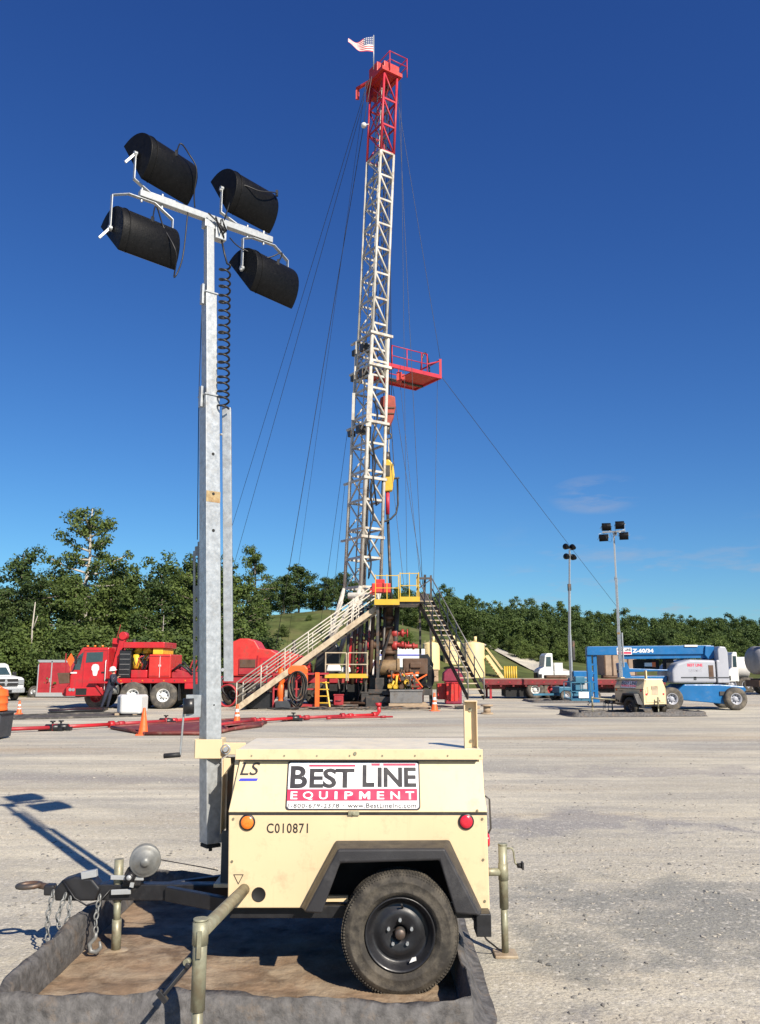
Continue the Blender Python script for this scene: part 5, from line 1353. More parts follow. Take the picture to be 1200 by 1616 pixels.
wire(rp(.1, L2 * .5), at(640, 948, 38.4), 'wire hanging from the inner end of the racking board', .012)

# ------------------------------------------------------------------ rig floor, stairs and gear below
fl_ = Thing('work_floor', 'raised work floor with yellow edges and yellow railings at the derrick foot', 'platform', (0.7, 37.8, 0))
b = MB(); b.bb(-.2, .85, 36.7, 39, 4.45, 4.70); b.bb(.86, 1.75, 37.1, 39, 4.52, 4.76); f1 = fl_.part('deck', b, m_steel)
b = MB(); b.bb(-.25, .86, 36.62, 36.695, 4.47, 4.72); e1_ = fl_.part('yellow_edge', b, m_yellow, f1); b = MB(); b.bb(.87, 1.78, 37.0, 37.09, 4.64, 4.86); fl_.part('yellow_edge', b, m_yellow, f1)
b = MB()
for x0, x1, y, z0 in ((-.2, .82, 36.68, 4.72), (.9, 1.74, 37.08, 4.86)):
    for hz in (.5, 1.05): b.bar((x0, y, z0 + hz), (x1, y, z0 + hz), .032, .032)
    for x in (x0, (x0 + x1) / 2, x1): b.bar((x, y, z0), (x, y, z0 + 1.1), .035, .035)
for hz in (.5, 1.05): b.bar((1.74, 37.1, 4.86 + hz), (1.74, 38.9, 4.86 + hz), .045, .045)
b.bar((1.74, 38.9, 4.86), (1.74, 38.9, 6.0), .05, .05); b.bar((.95, 38.9, 4.8), (.95, 38.9, 6.0), .05, .05); fl_.part('railing', b, m_yellow)
b = MB(); b.box((.05, 37.2, 5.25), (.85, .5, .42)); fl_.part('tool_box', b, m_redor, bevel=.03)
b = MB()
for x, y in ((-.1, 38.9), (.75, 38.9), (-.1, 36.9)): b.bar((x, y, 1.3), (x, y, 4.45), .12, .12)
b.bar((-.1, 36.9, 1.4), (.75, 38.9, 4.3), .07, .07); fl_.part('support_legs', b, m_steel)
b = MB(); b.bar((1.72, 38.8, 4.7), (2.1, 39.2, 4.7), .7, .06); fl_.part('gangway', b, m_steel)

m_railp = M('scuffed_rail_paint', (0.52, 0.48, 0.40), .5, var=.15, scale=3, dirt=(.3, .22, .14), damt=.3)
def stairs(name, label, p_top, p_bot, side, width, ntr, strm, railm, treadm, rail_z, strh, group=None):
    th = Thing(name, label, 'stairs', (p_bot.x, p_bot.y, 0))
    s = side.normalized() * (width / 2)
    for k in (-1, 1):
        b = MB(); b.bar(p_bot + s * k, p_top + s * k, .06, strh); st = th.part('stringer', b, strm, bevel=.008)
        for hz in rail_z:
            b = MB(); b.cyl(p_bot + s * k + V((0, 0, hz)), p_top + s * k + V((0, 0, hz)), .028, n=7); th.part('handrail', b, railm, st)
        for f in [i / 6 for i in range(7)]:
            b = MB(); p = p_bot.lerp(p_top, f) + s * k; b.cyl(p, p + V((0, 0, max(rail_z))), .025, n=6); th.part('rail_post', b, railm, st)
    run = (p_top - p_bot); run.z = 0; run.normalize()
    for i in range(ntr):
        f = (i + .6) / ntr; p = p_bot.lerp(p_top, f); b = MB(); b.sqt(p - V((0, 0, .025)), p + V((0, 0, .02)), s * .93, run * .13); th.part('tread', b, treadm)
    return th
stairs('staircase', 'long beige metal staircase with pale triple handrails rising right to the work floor', at(594, 962, 37.6), gr(378, 1118, .06), V((0.12, 1, 0)), .95, 17, m_stair, m_railp, m_steel, (.48, .78, 1.08), .24)
stairs('staircase', 'steep dark metal staircase with lit treads right of the wellhead', at(670, 946, 39.3), at(752, 1102, 35.7), V((1, .25, 0)), .72, 19, m_steel, m_greyst, m_stair, (.55, 1.05), .17)
b = MB(); tq = at(670, 946, 39.3)
for x in (-.3, .32):
    b.bar(tq + V((x, 0, -.2)), tq + V((x, 0, 1.15)), .09, .09)
b.bar(tq + V((-.3, 0, 1.0)), tq + V((.32, 0, 1.0)), .08, .1); b.bar(tq + V((-.3, 0, .5)), tq + V((.32, 0, .95)), .05, .05); b.bar(tq + V((0, .2, 0)), tq + V((.05, .2, 1.2)), .12, .05); b.box(tq + V((0, .1, .1)), (.45, .3, .35))
b.bar(tq + V((0, .1, -.2)), V((tq.x - .35, tq.y - .1, 4.7)), .3, .05); b.bar((tq.x - .2, tq.y + .3, .0), tq + V((-.2, .3, -.1)), .1, .1); b.bar((tq.x + .3, tq.y + .3, .0), tq + V((.3, .3, -.1)), .1, .1)
single('stair_head_frame', b, m_steel, 'dark steel gate frame standing at the head of the steep dark staircase', 'frame', (tq.x, tq.y, 0))

m_vred = M('dull_valve_red', (0.36, 0.035, 0.03), .5, var=.25, scale=6, dirt=(.12, .05, .03), damt=.35)
bp = at(613, 1040, 38.6); zb0 = bp.z
bop = Thing('blowout_preventer', 'tall rust brown wellhead stack with red valves under the work floor', 'wellhead', (bp.x, 38.6, 0))
x0 = bp.x
b = MB(); pr = [(0, 0), (.34, 0), (.34, .5)]
z = 0.5
for r_, h_ in ((.22, .25), (.42, .12), (.42, .10), (.30, .45), (.44, .12), (.26, .2), (.40, .1), (.33, .5), (.45, .15), (.28, .3), (.40, .12), (.34, .6), (.42, .12), (.24, .3), (.38, .15), (.3, .55), (.36, .12)):
    pr += [(r_, z), (r_, z + h_)]; z += h_
pr += [(0, z)]
b.lathe([(r_ * .8, h_) for r_, h_ in pr], (x0, 38.6, 0), ZU, 18); st_ = bop.part('stack', b, m_rustst)
for zz, ln in ((2.75, .55), (3.3, .5)):
    for s_ in (-1, 1):
        b = MB(); b.lathe([(.20, .2), (.22, .3), (.22, .42), (.12, .44), (.12, .6), (.18, .62), (.18, .72), (.05, .74), (.05, ln + .35), (0, ln + .35)], (x0, 38.6, zz), (s_, -.15, 0), 14); vb = bop.part('valve', b, m_vred if s_ > 0 else m_rustst)
        b = MB(); b.tube([V((x0 + s_ * (ln + .38), 38.5 + .16 * math.cos(t), zz + .16 * math.sin(t))) for t in [2 * math.pi * k / 12 for k in range(12)]], .025, 6, closed=True); bop.part('handwheel', b, m_mastred, vb)
b = MB(); b.cyl((x0 + .4, 38.4, 2.72), (x0 + 1.35, 38.3, 2.70), .09, n=9); b.cyl((x0 + .75, 38.4, 2.72), (x0 + .82, 38.4, 2.72), .16, n=10); b.cyl((x0 + 1.1, 38.33, 2.7), (x0 + 1.2, 38.33, 2.7), .15, n=10); bop.part('choke_line', b, m_vred, st_)
hp_ = Thing('mud_pump', 'grimy brown pump drums on a skid at the foot of the wellhead', 'pump', (x0 - .1, 37.8, 0))
b = MB(); b.cyl((x0 - .45, 37.6, 1.75), (x0 + .35, 37.6, 1.75), .34, n=16); b.cyl((x0 + .36, 37.6, 1.75), (x0 + .5, 37.6, 1.75), .40, n=16); d_ = hp_.part('drum', b, M('grimy_tan', (0.20, 0.13, 0.065), .7, var=.35, scale=4), bevel=.02)
b = MB(); b.bb(x0 + .65, x0 + 1.75, 37.5, 38.1, 1.45, 2.15); b.box((x0 + 1.2, 37.45, 1.85), (.5, .1, .25)); hp_.part('engine_cover', b, m_rustst, bevel=.04)
b = MB(); b.bar((x0 + .3, 37.3, 1.35), (x0 + 1.1, 37.2, 1.15), .2, .25); b.bar((x0 + .9, 37.2, 1.0), (x0 + 1.7, 37.3, 1.45), .06, .06); b.bar((x0 + 1.5, 37.2, .9), (x0 + 1.1, 37.2, 1.4), .05, .05); hp_.part('orange_linkage', b, m_orange)
b = MB(); b.bb(x0 - .9, x0 + 1.9, 37.2, 38.2, .55, .8); b.bb(x0 - .6, x0 - .2, 37.3, 37.9, .8, 1.3); b.bb(x0 + .1, x0 + .6, 37.4, 37.9, .8, 1.35); b.bb(x0 - 1.0, x0 + 1.0, 37.0, 38.3, .05, .5); hp_.part('skid', b, m_steel, bevel=.02)

# yellow service platform with steps beside the carrier
yp = Thing('service_platform', 'low yellow edged service platform with railing beside the carrier', 'platform', (-1.7, 36.9, 0))
q0 = at(513, 1067, 36.5); q1 = at(581, 1067, 36.5); zq = q0.z
b = MB(); b.bb(q0.x, q1.x, 36.5, 37.5, zq - .08, zq + .08); d_ = yp.part('deck', b, m_steel); b = MB(); b.bb(q0.x, q1.x, 36.45, 36.498, zq - .08, zq + .10); yp.part('yellow_edge', b, m_yellow, d_)
b = MB(); mid_ = q0.x + (q1.x - q0.x) * .52
for x in (q0.x + .03, mid_ - .04, mid_ + .04, q1.x - .03): b.bar((x, 36.47, zq - .2 if abs(x - mid_) < .1 else zq), (x, 36.47, zq + 1.0), .05, .05)
for x_, x2 in ((q0.x, mid_ - .05), (mid_ + .05, q1.x)):
    for hz in (.5, 1.0): b.bar((x_, 36.47, zq + hz), (x2, 36.47, zq + hz), .045, .045)
yp.part('railing', b, m_stair)
b = MB()
for x in (q0.x + .1, q1.x - .1): b.bar((x, 37.3, 0), (x, 37.3, zq - .08), .1, .1)
yp.part('support_legs', b, m_steel)
sl_ = Thing('step_ladder', 'yellow steel steps leading up beside the orange hose rack', 'ladder', (-2.6, 36.3, 0))
a0 = at(502, 1076, 36.4); a1 = at(521, 1114, 36.2)
for s_ in (0, 1):
    b = MB(); b.bar((a0.x + .42 * s_ - .1, 36.6, a0.z), (a0.x + .5 * s_ + .05, 36.1, .02), .06, .08); sl_.part('rail', b, m_yellow)
for k in range(4):
    z = .25 + k * .28; b = MB(); b.bb(a0.x - .05, a0.x + .48, 36.15 + .12 * k, 36.33 + .12 * k, z, z + .04); sl_.part('step', b, m_yellow)

# accumulator unit with orange bottles and the hanging hoses
ac = Thing('accumulator_rack', 'orange bottles and hanging black hoses in a red rack at the stair foot', 'hose rack', (-3.9, 36.0, 0))
xa, xb = at(432, 1100, 36).x, at(504, 1100, 36).x
b = MB()
for x in (xa, (xa + xb) / 2): b.bar((x, 36.0, 0), (x, 36.0, 1.75), .07, .07)
b.bar((xa - .8, 36.0, 1.45), (xb + .4, 36.0, 1.5), .08, .08); b.bar((xa, 36.0, .85), (xb, 36.0, .85), .06, .06); b.bar((xa, 36.3, .15), (xb, 36.3, .15), .5, .12); fr_ = ac.part('rack_frame', b, m_redd)
b = MB(); b.bar((xb - .08, 35.95, .02), (xb - .08, 35.95, 1.55), .18, .2); ac.part('orange_post', b, m_orange, fr_)
for k in range(2):
    b = MB(); x = xa + .30 + k * 1.0
    b.lathe([(0, 1.75), (.12, 1.72), (.16, 1.6), (.16, 1.15), (.10, 1.08), (.13, 1.0), (.17, .9), (.17, .55), (.11, .48), (.13, .4), (.14, .1), (0, .05)], (x, 36.1, 0), ZU, 14) if k == 0 else b.lathe([(0, 1.7), (.12, 1.68), (.15, 1.55), (.15, 1.0), (.06, .95), (.06, .8), (0, .8)], (x, 36.05, 0), ZU, 14)
    ac.part('bottle', b, m_orange)
b = MB(); b.prism([(-.4, .0), (.4, 0), (.42, .22), (.3, .36), (-.3, .36), (-.42, .2)], ((xa + xb) / 2 + .05, 35.9, 1.48), (1, 0, 0), (0, 0, 1), (0, .3, 0)); ac.part('hose_saddle', b, m_orange, bevel=.03)
rr = random.Random(8)
for k in range(15):
    w_ = rr.uniform(.22, .46); cx = (xa + xb) / 2 + .08 + rr.uniform(-.07, .07); zb_ = rr.uniform(.06, .5); y_ = 35.82 - .02 * k + .1
    b = MB(); b.tube([V((cx + w_ * math.sin(t) * (0.75 + .25 * math.cos(t / 2) ** 2), y_, zb_ + (1.6 - zb_) * (0.5 - 0.5 * math.cos(t + math.pi)))) for t in [2 * math.pi * j / 28 for j in range(28)]], .022, 5, closed=True); ac.part('hose_loop', b, m_hose if k % 2 else m_cable)
b = MB(); b.bb(xa + .1, xa + .75, 35.75, 36.2, .01, .36); ac.part('pump_box', b, m_binp, bevel=.02)
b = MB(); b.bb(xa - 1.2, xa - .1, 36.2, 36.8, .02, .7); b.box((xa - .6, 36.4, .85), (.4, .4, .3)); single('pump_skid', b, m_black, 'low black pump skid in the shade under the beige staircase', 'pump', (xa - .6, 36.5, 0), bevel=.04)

# ground mats, tank, timber and skids
b = MB(); b.bb(-5.2, 1.6, 36.2, 41.5, .004, .05)
single('rig_mat', b, m_mat, 'dark dirty ground mat spread under the rig and its hoses', 'mat', (-2, 38.5, 0))
rr = random.Random(31)
for k in range(9):
    x = -4.6 + k * .62; y = rr.uniform(35.3, 36.3); pts = [(x + j * .25 + rr.uniform(-.1, .1), y + .28 * math.sin(j * 1.3 + k) + rr.uniform(-.1, .1), .06 + .05 * rr.random()) for j in range(10)]
    b = MB(); b.tube(pts, .035, 6); single('hose', b, m_hose if k % 3 else m_cable, 'dirty hose lying tangled on the ground in front of the rig', 'hose', pts[0], 'hoses tangled in front of the rig')
t0 = at(616, 1109, 36.4); t1 = at(667, 1109, 36.4)
tk = Thing('mud_tank', 'dull grey steel mud tank on timber mats at the wellhead', 'tank', ((t0.x + t1.x) / 2, 37.0, .24))
b = MB(); zt0 = .26; zt1 = at(616, 1089, 36.4).z
for s in ((t0.x, t0.x + .05, 36.4, 37.5), (t1.x - .05, t1.x, 36.4, 37.5)): b.bb(s[0], s[1], s[2], s[3], zt0, zt1)
b.bb(t0.x + .051, t1.x - .051, 36.4, 36.45, zt0, zt1 - .003); b.bb(t0.x + .051, t1.x - .051, 37.45, 37.5, zt0, zt1 - .003); b.bb(t0.x + .052, t1.x - .052, 36.451, 37.449, zt0, zt0 + .05); w_ = tk.part('tank_wall', b, m_greyst)
b = MB(); b.bb(t0.x - .03, t1.x + .03, 36.36, 36.398, zt1 - .05, zt1 + .02); tk.part('rim', b, m_greyst, w_)
for k, (xa_, xb_, y_, z_) in enumerate(((t0.x - .12, t1.x + .35, 36.2, .01), (t0.x - .06, t1.x + .22, 36.3, .128), (t0.x - .12, t1.x + .3, 37.0, .01), (t0.x - .1, t1.x + .2, 37.2, .128))):
    b = MB(); b.bb(xa_, xb_, y_, y_ + .7, z_, z_ + .112); single('timber_mat', b, m_wood, ('lower front timber mat under the grey mud tank', 'upper front timber mat under the grey mud tank', 'lower rear timber mat under the grey mud tank', 'upper rear timber mat under the grey mud tank')[k], 'timber', ((xa_ + xb_) / 2, y_, z_), 'timber mats under the tank', bevel=.01)
def skid(px0, px1, py0, py1, Y, label, slant=0.0):
    a = at(px0, py1, Y); c = at(px1, py0, Y); z0 = max(.02, a.z)
    th = Thing('steel_skid', label, 'skid', ((a.x + c.x) / 2, Y + .4, 0))
    b = MB(); b.prism([(a.x, z0), (c.x - slant, z0), (c.x, c.z), (a.x, c.z)], (0, Y, 0), (1, 0, 0), (0, 0, 1), (0, .8, 0)); o = th.part('skid_body', b, m_redor, bevel=.02)
    b = MB()
    for k in range(3): x = a.x + (c.x - a.x) * (.2 + .27 * k); b.bb(x, x + .04, Y - .03, Y - .001, z0 + .05, c.z - .04)
    b.bb(a.x, c.x, Y - .03, Y - .001, c.z - .035, c.z + .0); th.part('stiffeners', b, m_red, o)
    return th
skid(650, 668, 1079, 1108, 38.0, 'narrow vermilion steel box right behind the grey mud tank')
skid(691, 708, 1079, 1104, 38.4, 'small vermilion steel skid left of the larger one, behind a cone')
skid(705, 731, 1077, 1107, 37.9, 'larger vermilion steel skid with a slanted end beside the dark stairs', .25)
b = MB(); c0 = at(672, 1055, 38.2)
rr = random.Random(4)
b.prism([(-.3, -.5), (.25, -.5), (.35, .2), (.1, .65), (-.25, .6), (-.35, .1)], (c0.x, 38.0, c0.z), (1, 0, 0), (0, 0, 1), (0, .5, 0)); b.bar((c0.x - .15, 38.2, 0), (c0.x - .1, 38.2, c0.z), .08, .08); b.bar((c0.x + .2, 38.2, 0), (c0.x + .15, 38.2, c0.z), .08, .08)
for k in range(6): b.tube([V((c0.x + .2 * math.cos(t) + .05 * k - .1, 37.95 - .02 * k, c0.z - .35 + .5 * math.sin(t))) for t in [2 * math.pi * j / 14 for j in range(14)]], .03, 5, closed=True)
single('hose_stand', b, m_black, 'black stand draped with hoses between the pump and the dark stairs', 'stand', (c0.x, 38.2, 0), bevel=0)

# ------------------------------------------------------------------ small gear around the wellhead
def drum(px, py, h, label, mat, lid):
    p = gr(px, py); th = Thing('oil_drum', label, 'drum', (p.x, p.y, .05)); r = h * .32
    b = MB(); b.lathe([(0, .0), (r, 0), (r * 1.04, .02), (r, .04), (r, h * .32), (r * 1.04, h * .34), (r, h * .36), (r, h * .64), (r * 1.04, h * .66), (r, h * .68), (r, h - .03), (r * 1.04, h - .01), (r, h), (r * .95, h - .02), (0, h - .02)], (p.x, p.y, .05), ZU, 22); o = th.part('drum_shell', b, mat)
    b = MB(); b.cyl((p.x + r * .5, p.y, .05 + h - .02), (p.x + r * .5, p.y, .05 + h + .02), .04, n=8); th.part('bung', b, lid, o)
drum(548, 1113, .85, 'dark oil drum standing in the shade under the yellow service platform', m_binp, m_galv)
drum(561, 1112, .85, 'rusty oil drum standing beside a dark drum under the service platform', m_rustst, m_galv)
drum(586, 1114, .6, 'short dirty white drum standing left of the grey mud tank', m_greyst, m_galv)
mf = Thing('valve_manifold', 'jumble of brown and yellow valve pipework above the grey mud tank', 'manifold', (1.0, 37.0, 0))
g0 = at(612, 1088, 36.9); g1 = at(662, 1088, 36.9)
rr = random.Random(44)
for k in range(4):
    b = MB(); z = g0.z + .12 + .22 * k; b.cyl((g0.x, 36.9 + .1 * k, z), (g1.x - .3 * (k % 2), 36.9 + .1 * k, z + rr.uniform(-.1, .15)), .05, n=8)
    for j in range(4): x = g0.x + (g1.x - g0.x) * (j + rr.random()) / 4.5; b.cyl((x, 36.9 + .1 * k, z), (x + .08, 36.9 + .1 * k, z), .11, n=10)
    mf.part('pipe_run', b, (m_rustst, m_steel, m_orange, m_rustst)[k])
for k in range(7):
    x = g0.x + (g1.x - g0.x) * rr.random(); z = g0.z + rr.uniform(.1, .5); b = MB(); b.cyl((x, 36.8, z - .2), (x + rr.uniform(-.2, .2), 36.8, z + rr.uniform(.2, .55)), .05, n=8); b.box((x, 36.78, z), (.2, .2, .16)); b.lathe([(.10, 0), (.12, .02), (.10, .04)], (x, 36.7, z), (0, -1, 0), 12)
    mf.part('valve', b, (m_yellow, m_rustst, m_steel)[k % 3])
b = MB()
for x in (g0.x + .2, g1.x - .2): b.bar((x, 37.1, .3), (x, 37.1, g0.z + .8), .1, .1)
mf.part('manifold_stand', b, m_steel)
def box_thing(name, px0, px1, py0, py1, Y, dep, mat, label, cat, lid=None, bev=.03):
    a = at(px0, py1, Y); c = at(px1, py0, Y); z0 = max(.055, a.z); th = Thing(name, label, cat, ((a.x + c.x) / 2, Y + dep / 2, z0))
    b = MB(); b.bb(a.x, c.x, Y, Y + dep, z0, c.z); o = th.part('body', b, mat, bevel=bev)
    b = MB(); b.bb(a.x - .02, c.x + .02, Y - .02, Y + dep + .02, c.z + .002, c.z + .06); th.part('lid', b, lid or mat, o, bevel=.01)
    b = MB(); xm = (a.x + c.x) / 2; b.tube([(xm - .12, Y - .01, (z0 + c.z) / 2), (xm - .1, Y - .05, (z0 + c.z) / 2), (xm + .1, Y - .05, (z0 + c.z) / 2), (xm + .12, Y - .01, (z0 + c.z) / 2)], .015, 6); th.part('handle', b, m_steel, o)
box_thing('tool_chest', 570, 606, 1094, 1112, 37.2, .7, m_steel, 'dark steel tool chest on the rig mat left of the timber mats', 'tool box')
box_thing('tool_chest', 527, 542, 1098, 1113, 37.0, .6, m_redd, 'small dull red tool chest under the yellow service platform', 'tool box')
box_thing('motor_housing', 583, 612, 1068, 1092, 38.0, .8, m_black, 'black motor housing beside the wellhead above the dark tool chest', 'motor')
box_thing('supply_crate', 676, 692, 1058, 1076, 39.5, .8, m_wood, 'pale supply crate right of the hose stand behind the red skids', 'crate')
t0 = at(716, 1064, 40.5)
b = MB(); b.prism([(-.5, -.35), (.5, -.35), (.47, .0), (.3, .22), (0, .28), (-.28, .23), (-.47, .05)], (t0.x, 40.5, t0.z), (1, 0, 0), (0, 0, 1), (0, 1.0, 0)); b.bb(t0.x - .4, t0.x + .4, 40.6, 41.2, .02, t0.z - .352)
single('covered_pump', b, M('maroon_tarp', (.22, .02, .05), .7, var=.3, scale=5), 'maroon covered pump behind the dark stairs', 'pump', (t0.x, 41, 0), bevel=.06)
rr = random.Random(12)
for k in range(8):
    x = -1.9 + .42 * k + rr.uniform(-.1, .1); z = 1.2; pts = [(x, 38.4, z), (x + .08, 38.3, z * .6), (x + rr.uniform(-.2, .2), 38.2, .3), (x + rr.uniform(-.4, .4), 38.0, .09), (x + rr.uniform(-.7, .7), 37.6, .08)]
    b = MB(); b.tube(pts, .035, 6); single('hose', b, m_cable if k % 2 else m_hose, 'hose hanging from the carrier deck down to the rig mat', 'hose', pts[0], 'hoses hanging from the carrier')
for k in range(5):
    b = MB(); x = -2.0 + k * .5; y = 37.2 + .25 * (k % 3); b.cyl((x - .8, y, .12 + .09 * (k % 2)), (x + 1.0, y + rr.uniform(-.3, .3), .12 + .09 * (k % 2)), .06, n=9); b.cyl((x + .9, y, .12 + .09 * (k % 2)), (x + 1.05, y, .12 + .09 * (k % 2)), .085, n=9)
    single('steel_pipe', b, (m_steel, m_rustst)[k % 2], 'loose steel pipe lying on the rig mat in front of the carrier', 'pipe', (x, y, .1), 'loose pipes on the rig mat')

# ------------------------------------------------------------------ traffic cones, pipes, small yard things
def cone(px, py, hpx, label, band=True):
    p = gr(px, py); d = 1305 / (p.y * .9835); h = hpx / d
    h = max(.5, min(.8, hpx * (p.y * .9835 - .34) / 1305))
    th = Thing('traffic_cone', label, 'traffic cone', (p.x, p.y, 0), 0.2)
    th.local = True; th.off = None
    b = MB(); b.lathe([(0, h), (.03, h), (.036, h - .015), (h * .185, .04), (h * .2, .03)], (0, 0, 0), ZU, 24); c = th.part('cone_body', b, m_cone)
    b = MB(); w = h * .26; b.bb(-w, w, -w, w, 0, .03); th.part('base', b, m_cone, bevel=.01)
    if band:
        for f0_, f1_ in ((.60, .76), (.38, .48)):
            b = MB(); r0 = .036 + (h * .185 - .036) * (1 - f0_) + .003; r1 = .036 + (h * .185 - .036) * (1 - f1_) + .003
            b.lathe([(r0, h * f0_), (r1, h * f1_)], (0, 0, 0), ZU, 24); th.part('white_band', b, m_white, c)
    return th
cone(226, 1160, 42, 'plain orange traffic cone standing in front of the maroon sheet', False)
cone(374, 1142, 30, 'orange cone with a white band at the foot of the beige staircase')
cone(686, 1122, 28, 'orange cone with white bands beside the grey mud tank')
cone(30, 1127, 18, 'tiny orange and white cone at the far left near the pickup')

def pipe(pix, r, name, label, valves=()):
    pts = [gr(*q, .10) for q in pix]
    th = Thing(name, label, 'pipeline', (pts[0].x, pts[0].y, 0))
    for k, (a, c) in enumerate(zip(pts, pts[1:])):
        b = MB(); b.cyl(a, c, r, n=10); b.cyl(c.lerp(a, .06 / (c - a).length), c.lerp(a, -.10 / (c - a).length), r * 1.9, n=10); b.cyl(a.lerp(c, .25 / (c - a).length), a.lerp(c, .45 / (c - a).length), r * 1.5, n=10); th.part('pipe_joint', b, m_redd if k % 2 == 0 else m_red)
    for i, f in valves:
        a = pts[i].lerp(pts[i + 1], f); b = MB(); b.cyl(a + V((-.2, .03, 0)), a + V((.2, -.02, 0)), r * 1.7, n=10); b.cyl(a + V((0, 0, 0)), a + V((0, 0, .17)), .03, n=8); b.box(a + V((-.3, 0, -.04)), (.14, .2, .1)); b.box(a + V((.25, 0, -.04)), (.12, .18, .1)); b.tube([a + V((.06 * math.cos(t), .06 * math.sin(t), .17)) for t in [2 * math.pi * j / 12 for j in range(12)]], .02, 6, closed=True); th.part('valve', b, m_black, bevel=0)
    return th
pipe([(-20, 1152), (85, 1148), (175, 1143), (262, 1138), (330, 1133)], .055, 'red_flow_line', 'long red flow line lying across the yard on the left', ((1, -.02), (1, .12), (3, .0)))
pipe([(330, 1146), (400, 1137), (470, 1133), (540, 1130), (590, 1128)], .055, 'red_flow_line', 'red flow line running to the rig with an upturned elbow at its end', ((1, .9),))
e0 = gr(590, 1128, .1); b = MB(); b.tube([e0, e0 + V((.12, 0, .02)), e0 + V((.2, 0, .12)), e0 + V((.17, 0, .38))], .07, 8); b.cyl(e0 + V((.17, 0, .3)), e0 + V((.17, 0, .42)), .11, n=10)
single('pipe_elbow', b, m_red, 'upturned red elbow at the right end of the flow line', 'pipe elbow', e0)
pipe([(620, 1131), (520, 1133)], .03, 'red_flow_line', 'thin red line on the ground in front of the elbow')
def sheet(name, pix, label, cat, mat, hgt=.07):
    pts = [gr(*q) for q in pix]; c = sum((V(p) for p in pts), V()) / len(pts)
    b = MB(); b.prism([(p.x, p.y) for p in pts], (0, 0, .006), (1, 0, 0), (0, 1, 0), (0, 0, hgt)); 
    for p, q in zip(pts, pts[1:] + pts[:1]): b.tube([V((p.x, p.y, hgt * .8)), V((p.x, p.y, hgt * .8)).lerp(V((q.x, q.y, hgt * .8)), .5) + V((0, 0, .02)), V((q.x, q.y, hgt * .8))], .05, 6)
    return single(name, b, mat, label, cat, (c.x, c.y, 0))
sheet('containment_mat', [(176, 1151), (230, 1161), (335, 1161), (420, 1143), (400, 1137), (290, 1144)], 'maroon containment sheet lying behind the plain orange cone', 'mat', m_maroon)
sheet('containment_mat', [(352, 1150), (360, 1155), (412, 1148), (416, 1144)], 'small maroon sheet lying right of the near mast', 'mat', m_maroon)
sheet('ground_mat', [(78, 1124), (80, 1127), (162, 1124), (170, 1120)], 'thin black mat on the ground at the worker\'s feet', 'mat', m_black, .10)
sheet('ground_mat', [(20, 1130), (22, 1136), (225, 1131), (225, 1125)], 'long grey mat on the ground under the white tank and its surroundings', 'mat', m_mat, .012)

p = gr(200, 1131); tt = Thing('poly_tank', 'rounded white plastic tank standing in front of the red truck wheels', 'tank', (p.x, p.y + .4, 0))
a = at(178, 1097, p.y); c = at(222, 1128, p.y); b = MB(); b.prism([(a.x, p.y + .62), (a.x + .30, p.y), (c.x, p.y), (c.x, p.y + 1.0), (a.x, p.y + 1.0)], (0, 0, .08), (1, 0, 0), (0, 1, 0), (0, 0, a.z - .08)); tb_ = tt.part('tank_body', b, m_poly, bevel=.10, seg=4)
b = MB(); b.bb(a.x + .1, a.x + .25, p.y + .05, p.y + .8, 0, .12); tt.part('skid_foot', b, m_wood); b = MB(); b.bb(c.x - .3, c.x - .15, p.y + .05, p.y + .8, 0, .12); tt.part('skid_foot', b, m_wood)
b = MB(); b.cyl((a.x + .5, p.y + .45, a.z - .02), (a.x + .5, p.y + .45, a.z + .06), .12, n=14); tt.part('filler_cap', b, m_poly, tb_)

# grey bin with the orange drum at the left edge
p = gr(0, 1168); x1 = at(18, 1125, p.y).x - .22; zt_ = at(10, 1124, p.y).z
bn = Thing('plastic_bin', 'dark grey plastic bin with a label cut by the left edge of the photo', 'bin', (x1 - .45, p.y + .4, 0))
b = MB(); b.box((x1 - .5, p.y + .4, zt_ / 2 + .02), (.86, .72, zt_ - .04), top=(1.08, 1.08)); b_ = bn.part('bin_body', b, m_binp, bevel=.02)
b = MB(); b.bb(x1 - 1.0, x1 + .01, p.y - .02, p.y + .82, zt_ - .05, zt_); bn.part('bin_rim', b, m_binp, b_, bevel=.01)
b = MB(); b.bb(x1 - .75, x1 - .14, p.y + .002, p.y + .03, zt_ * .40, zt_ * .54); bn.part('label_plate', b, m_greyst, b_)
q = at(14, 1086, p.y + .4)
od = Thing('orange_drum', 'orange plastic drum standing on the grey bin at the left edge', 'drum', (q.x - .36, p.y + .4, zt_ + .01))
b = MB(); r_ = .34; hh = q.z - zt_; b.lathe([(0, .01), (r_, .01), (r_ + .02, .04), (r_, .08), (r_, hh * .33), (r_ + .02, hh * .36), (r_, hh * .4), (r_, hh * .65), (r_ + .02, hh * .68), (r_, hh * .72), (r_ * .96, hh * .92), (r_ * .6, hh), (0, hh)], (q.x - .36, p.y + .4, zt_), ZU, 26); d_ = od.part('drum_body', b, m_orange)
b = MB(); b.tube([V((q.x - .36 + .2 * math.cos(t), p.y + .4, q.z - .02 + .09 * math.sin(t))) for t in [math.pi * k / 8 for k in range(9)]], .02, 6); od.part('drum_handle', b, m_orange, d_)

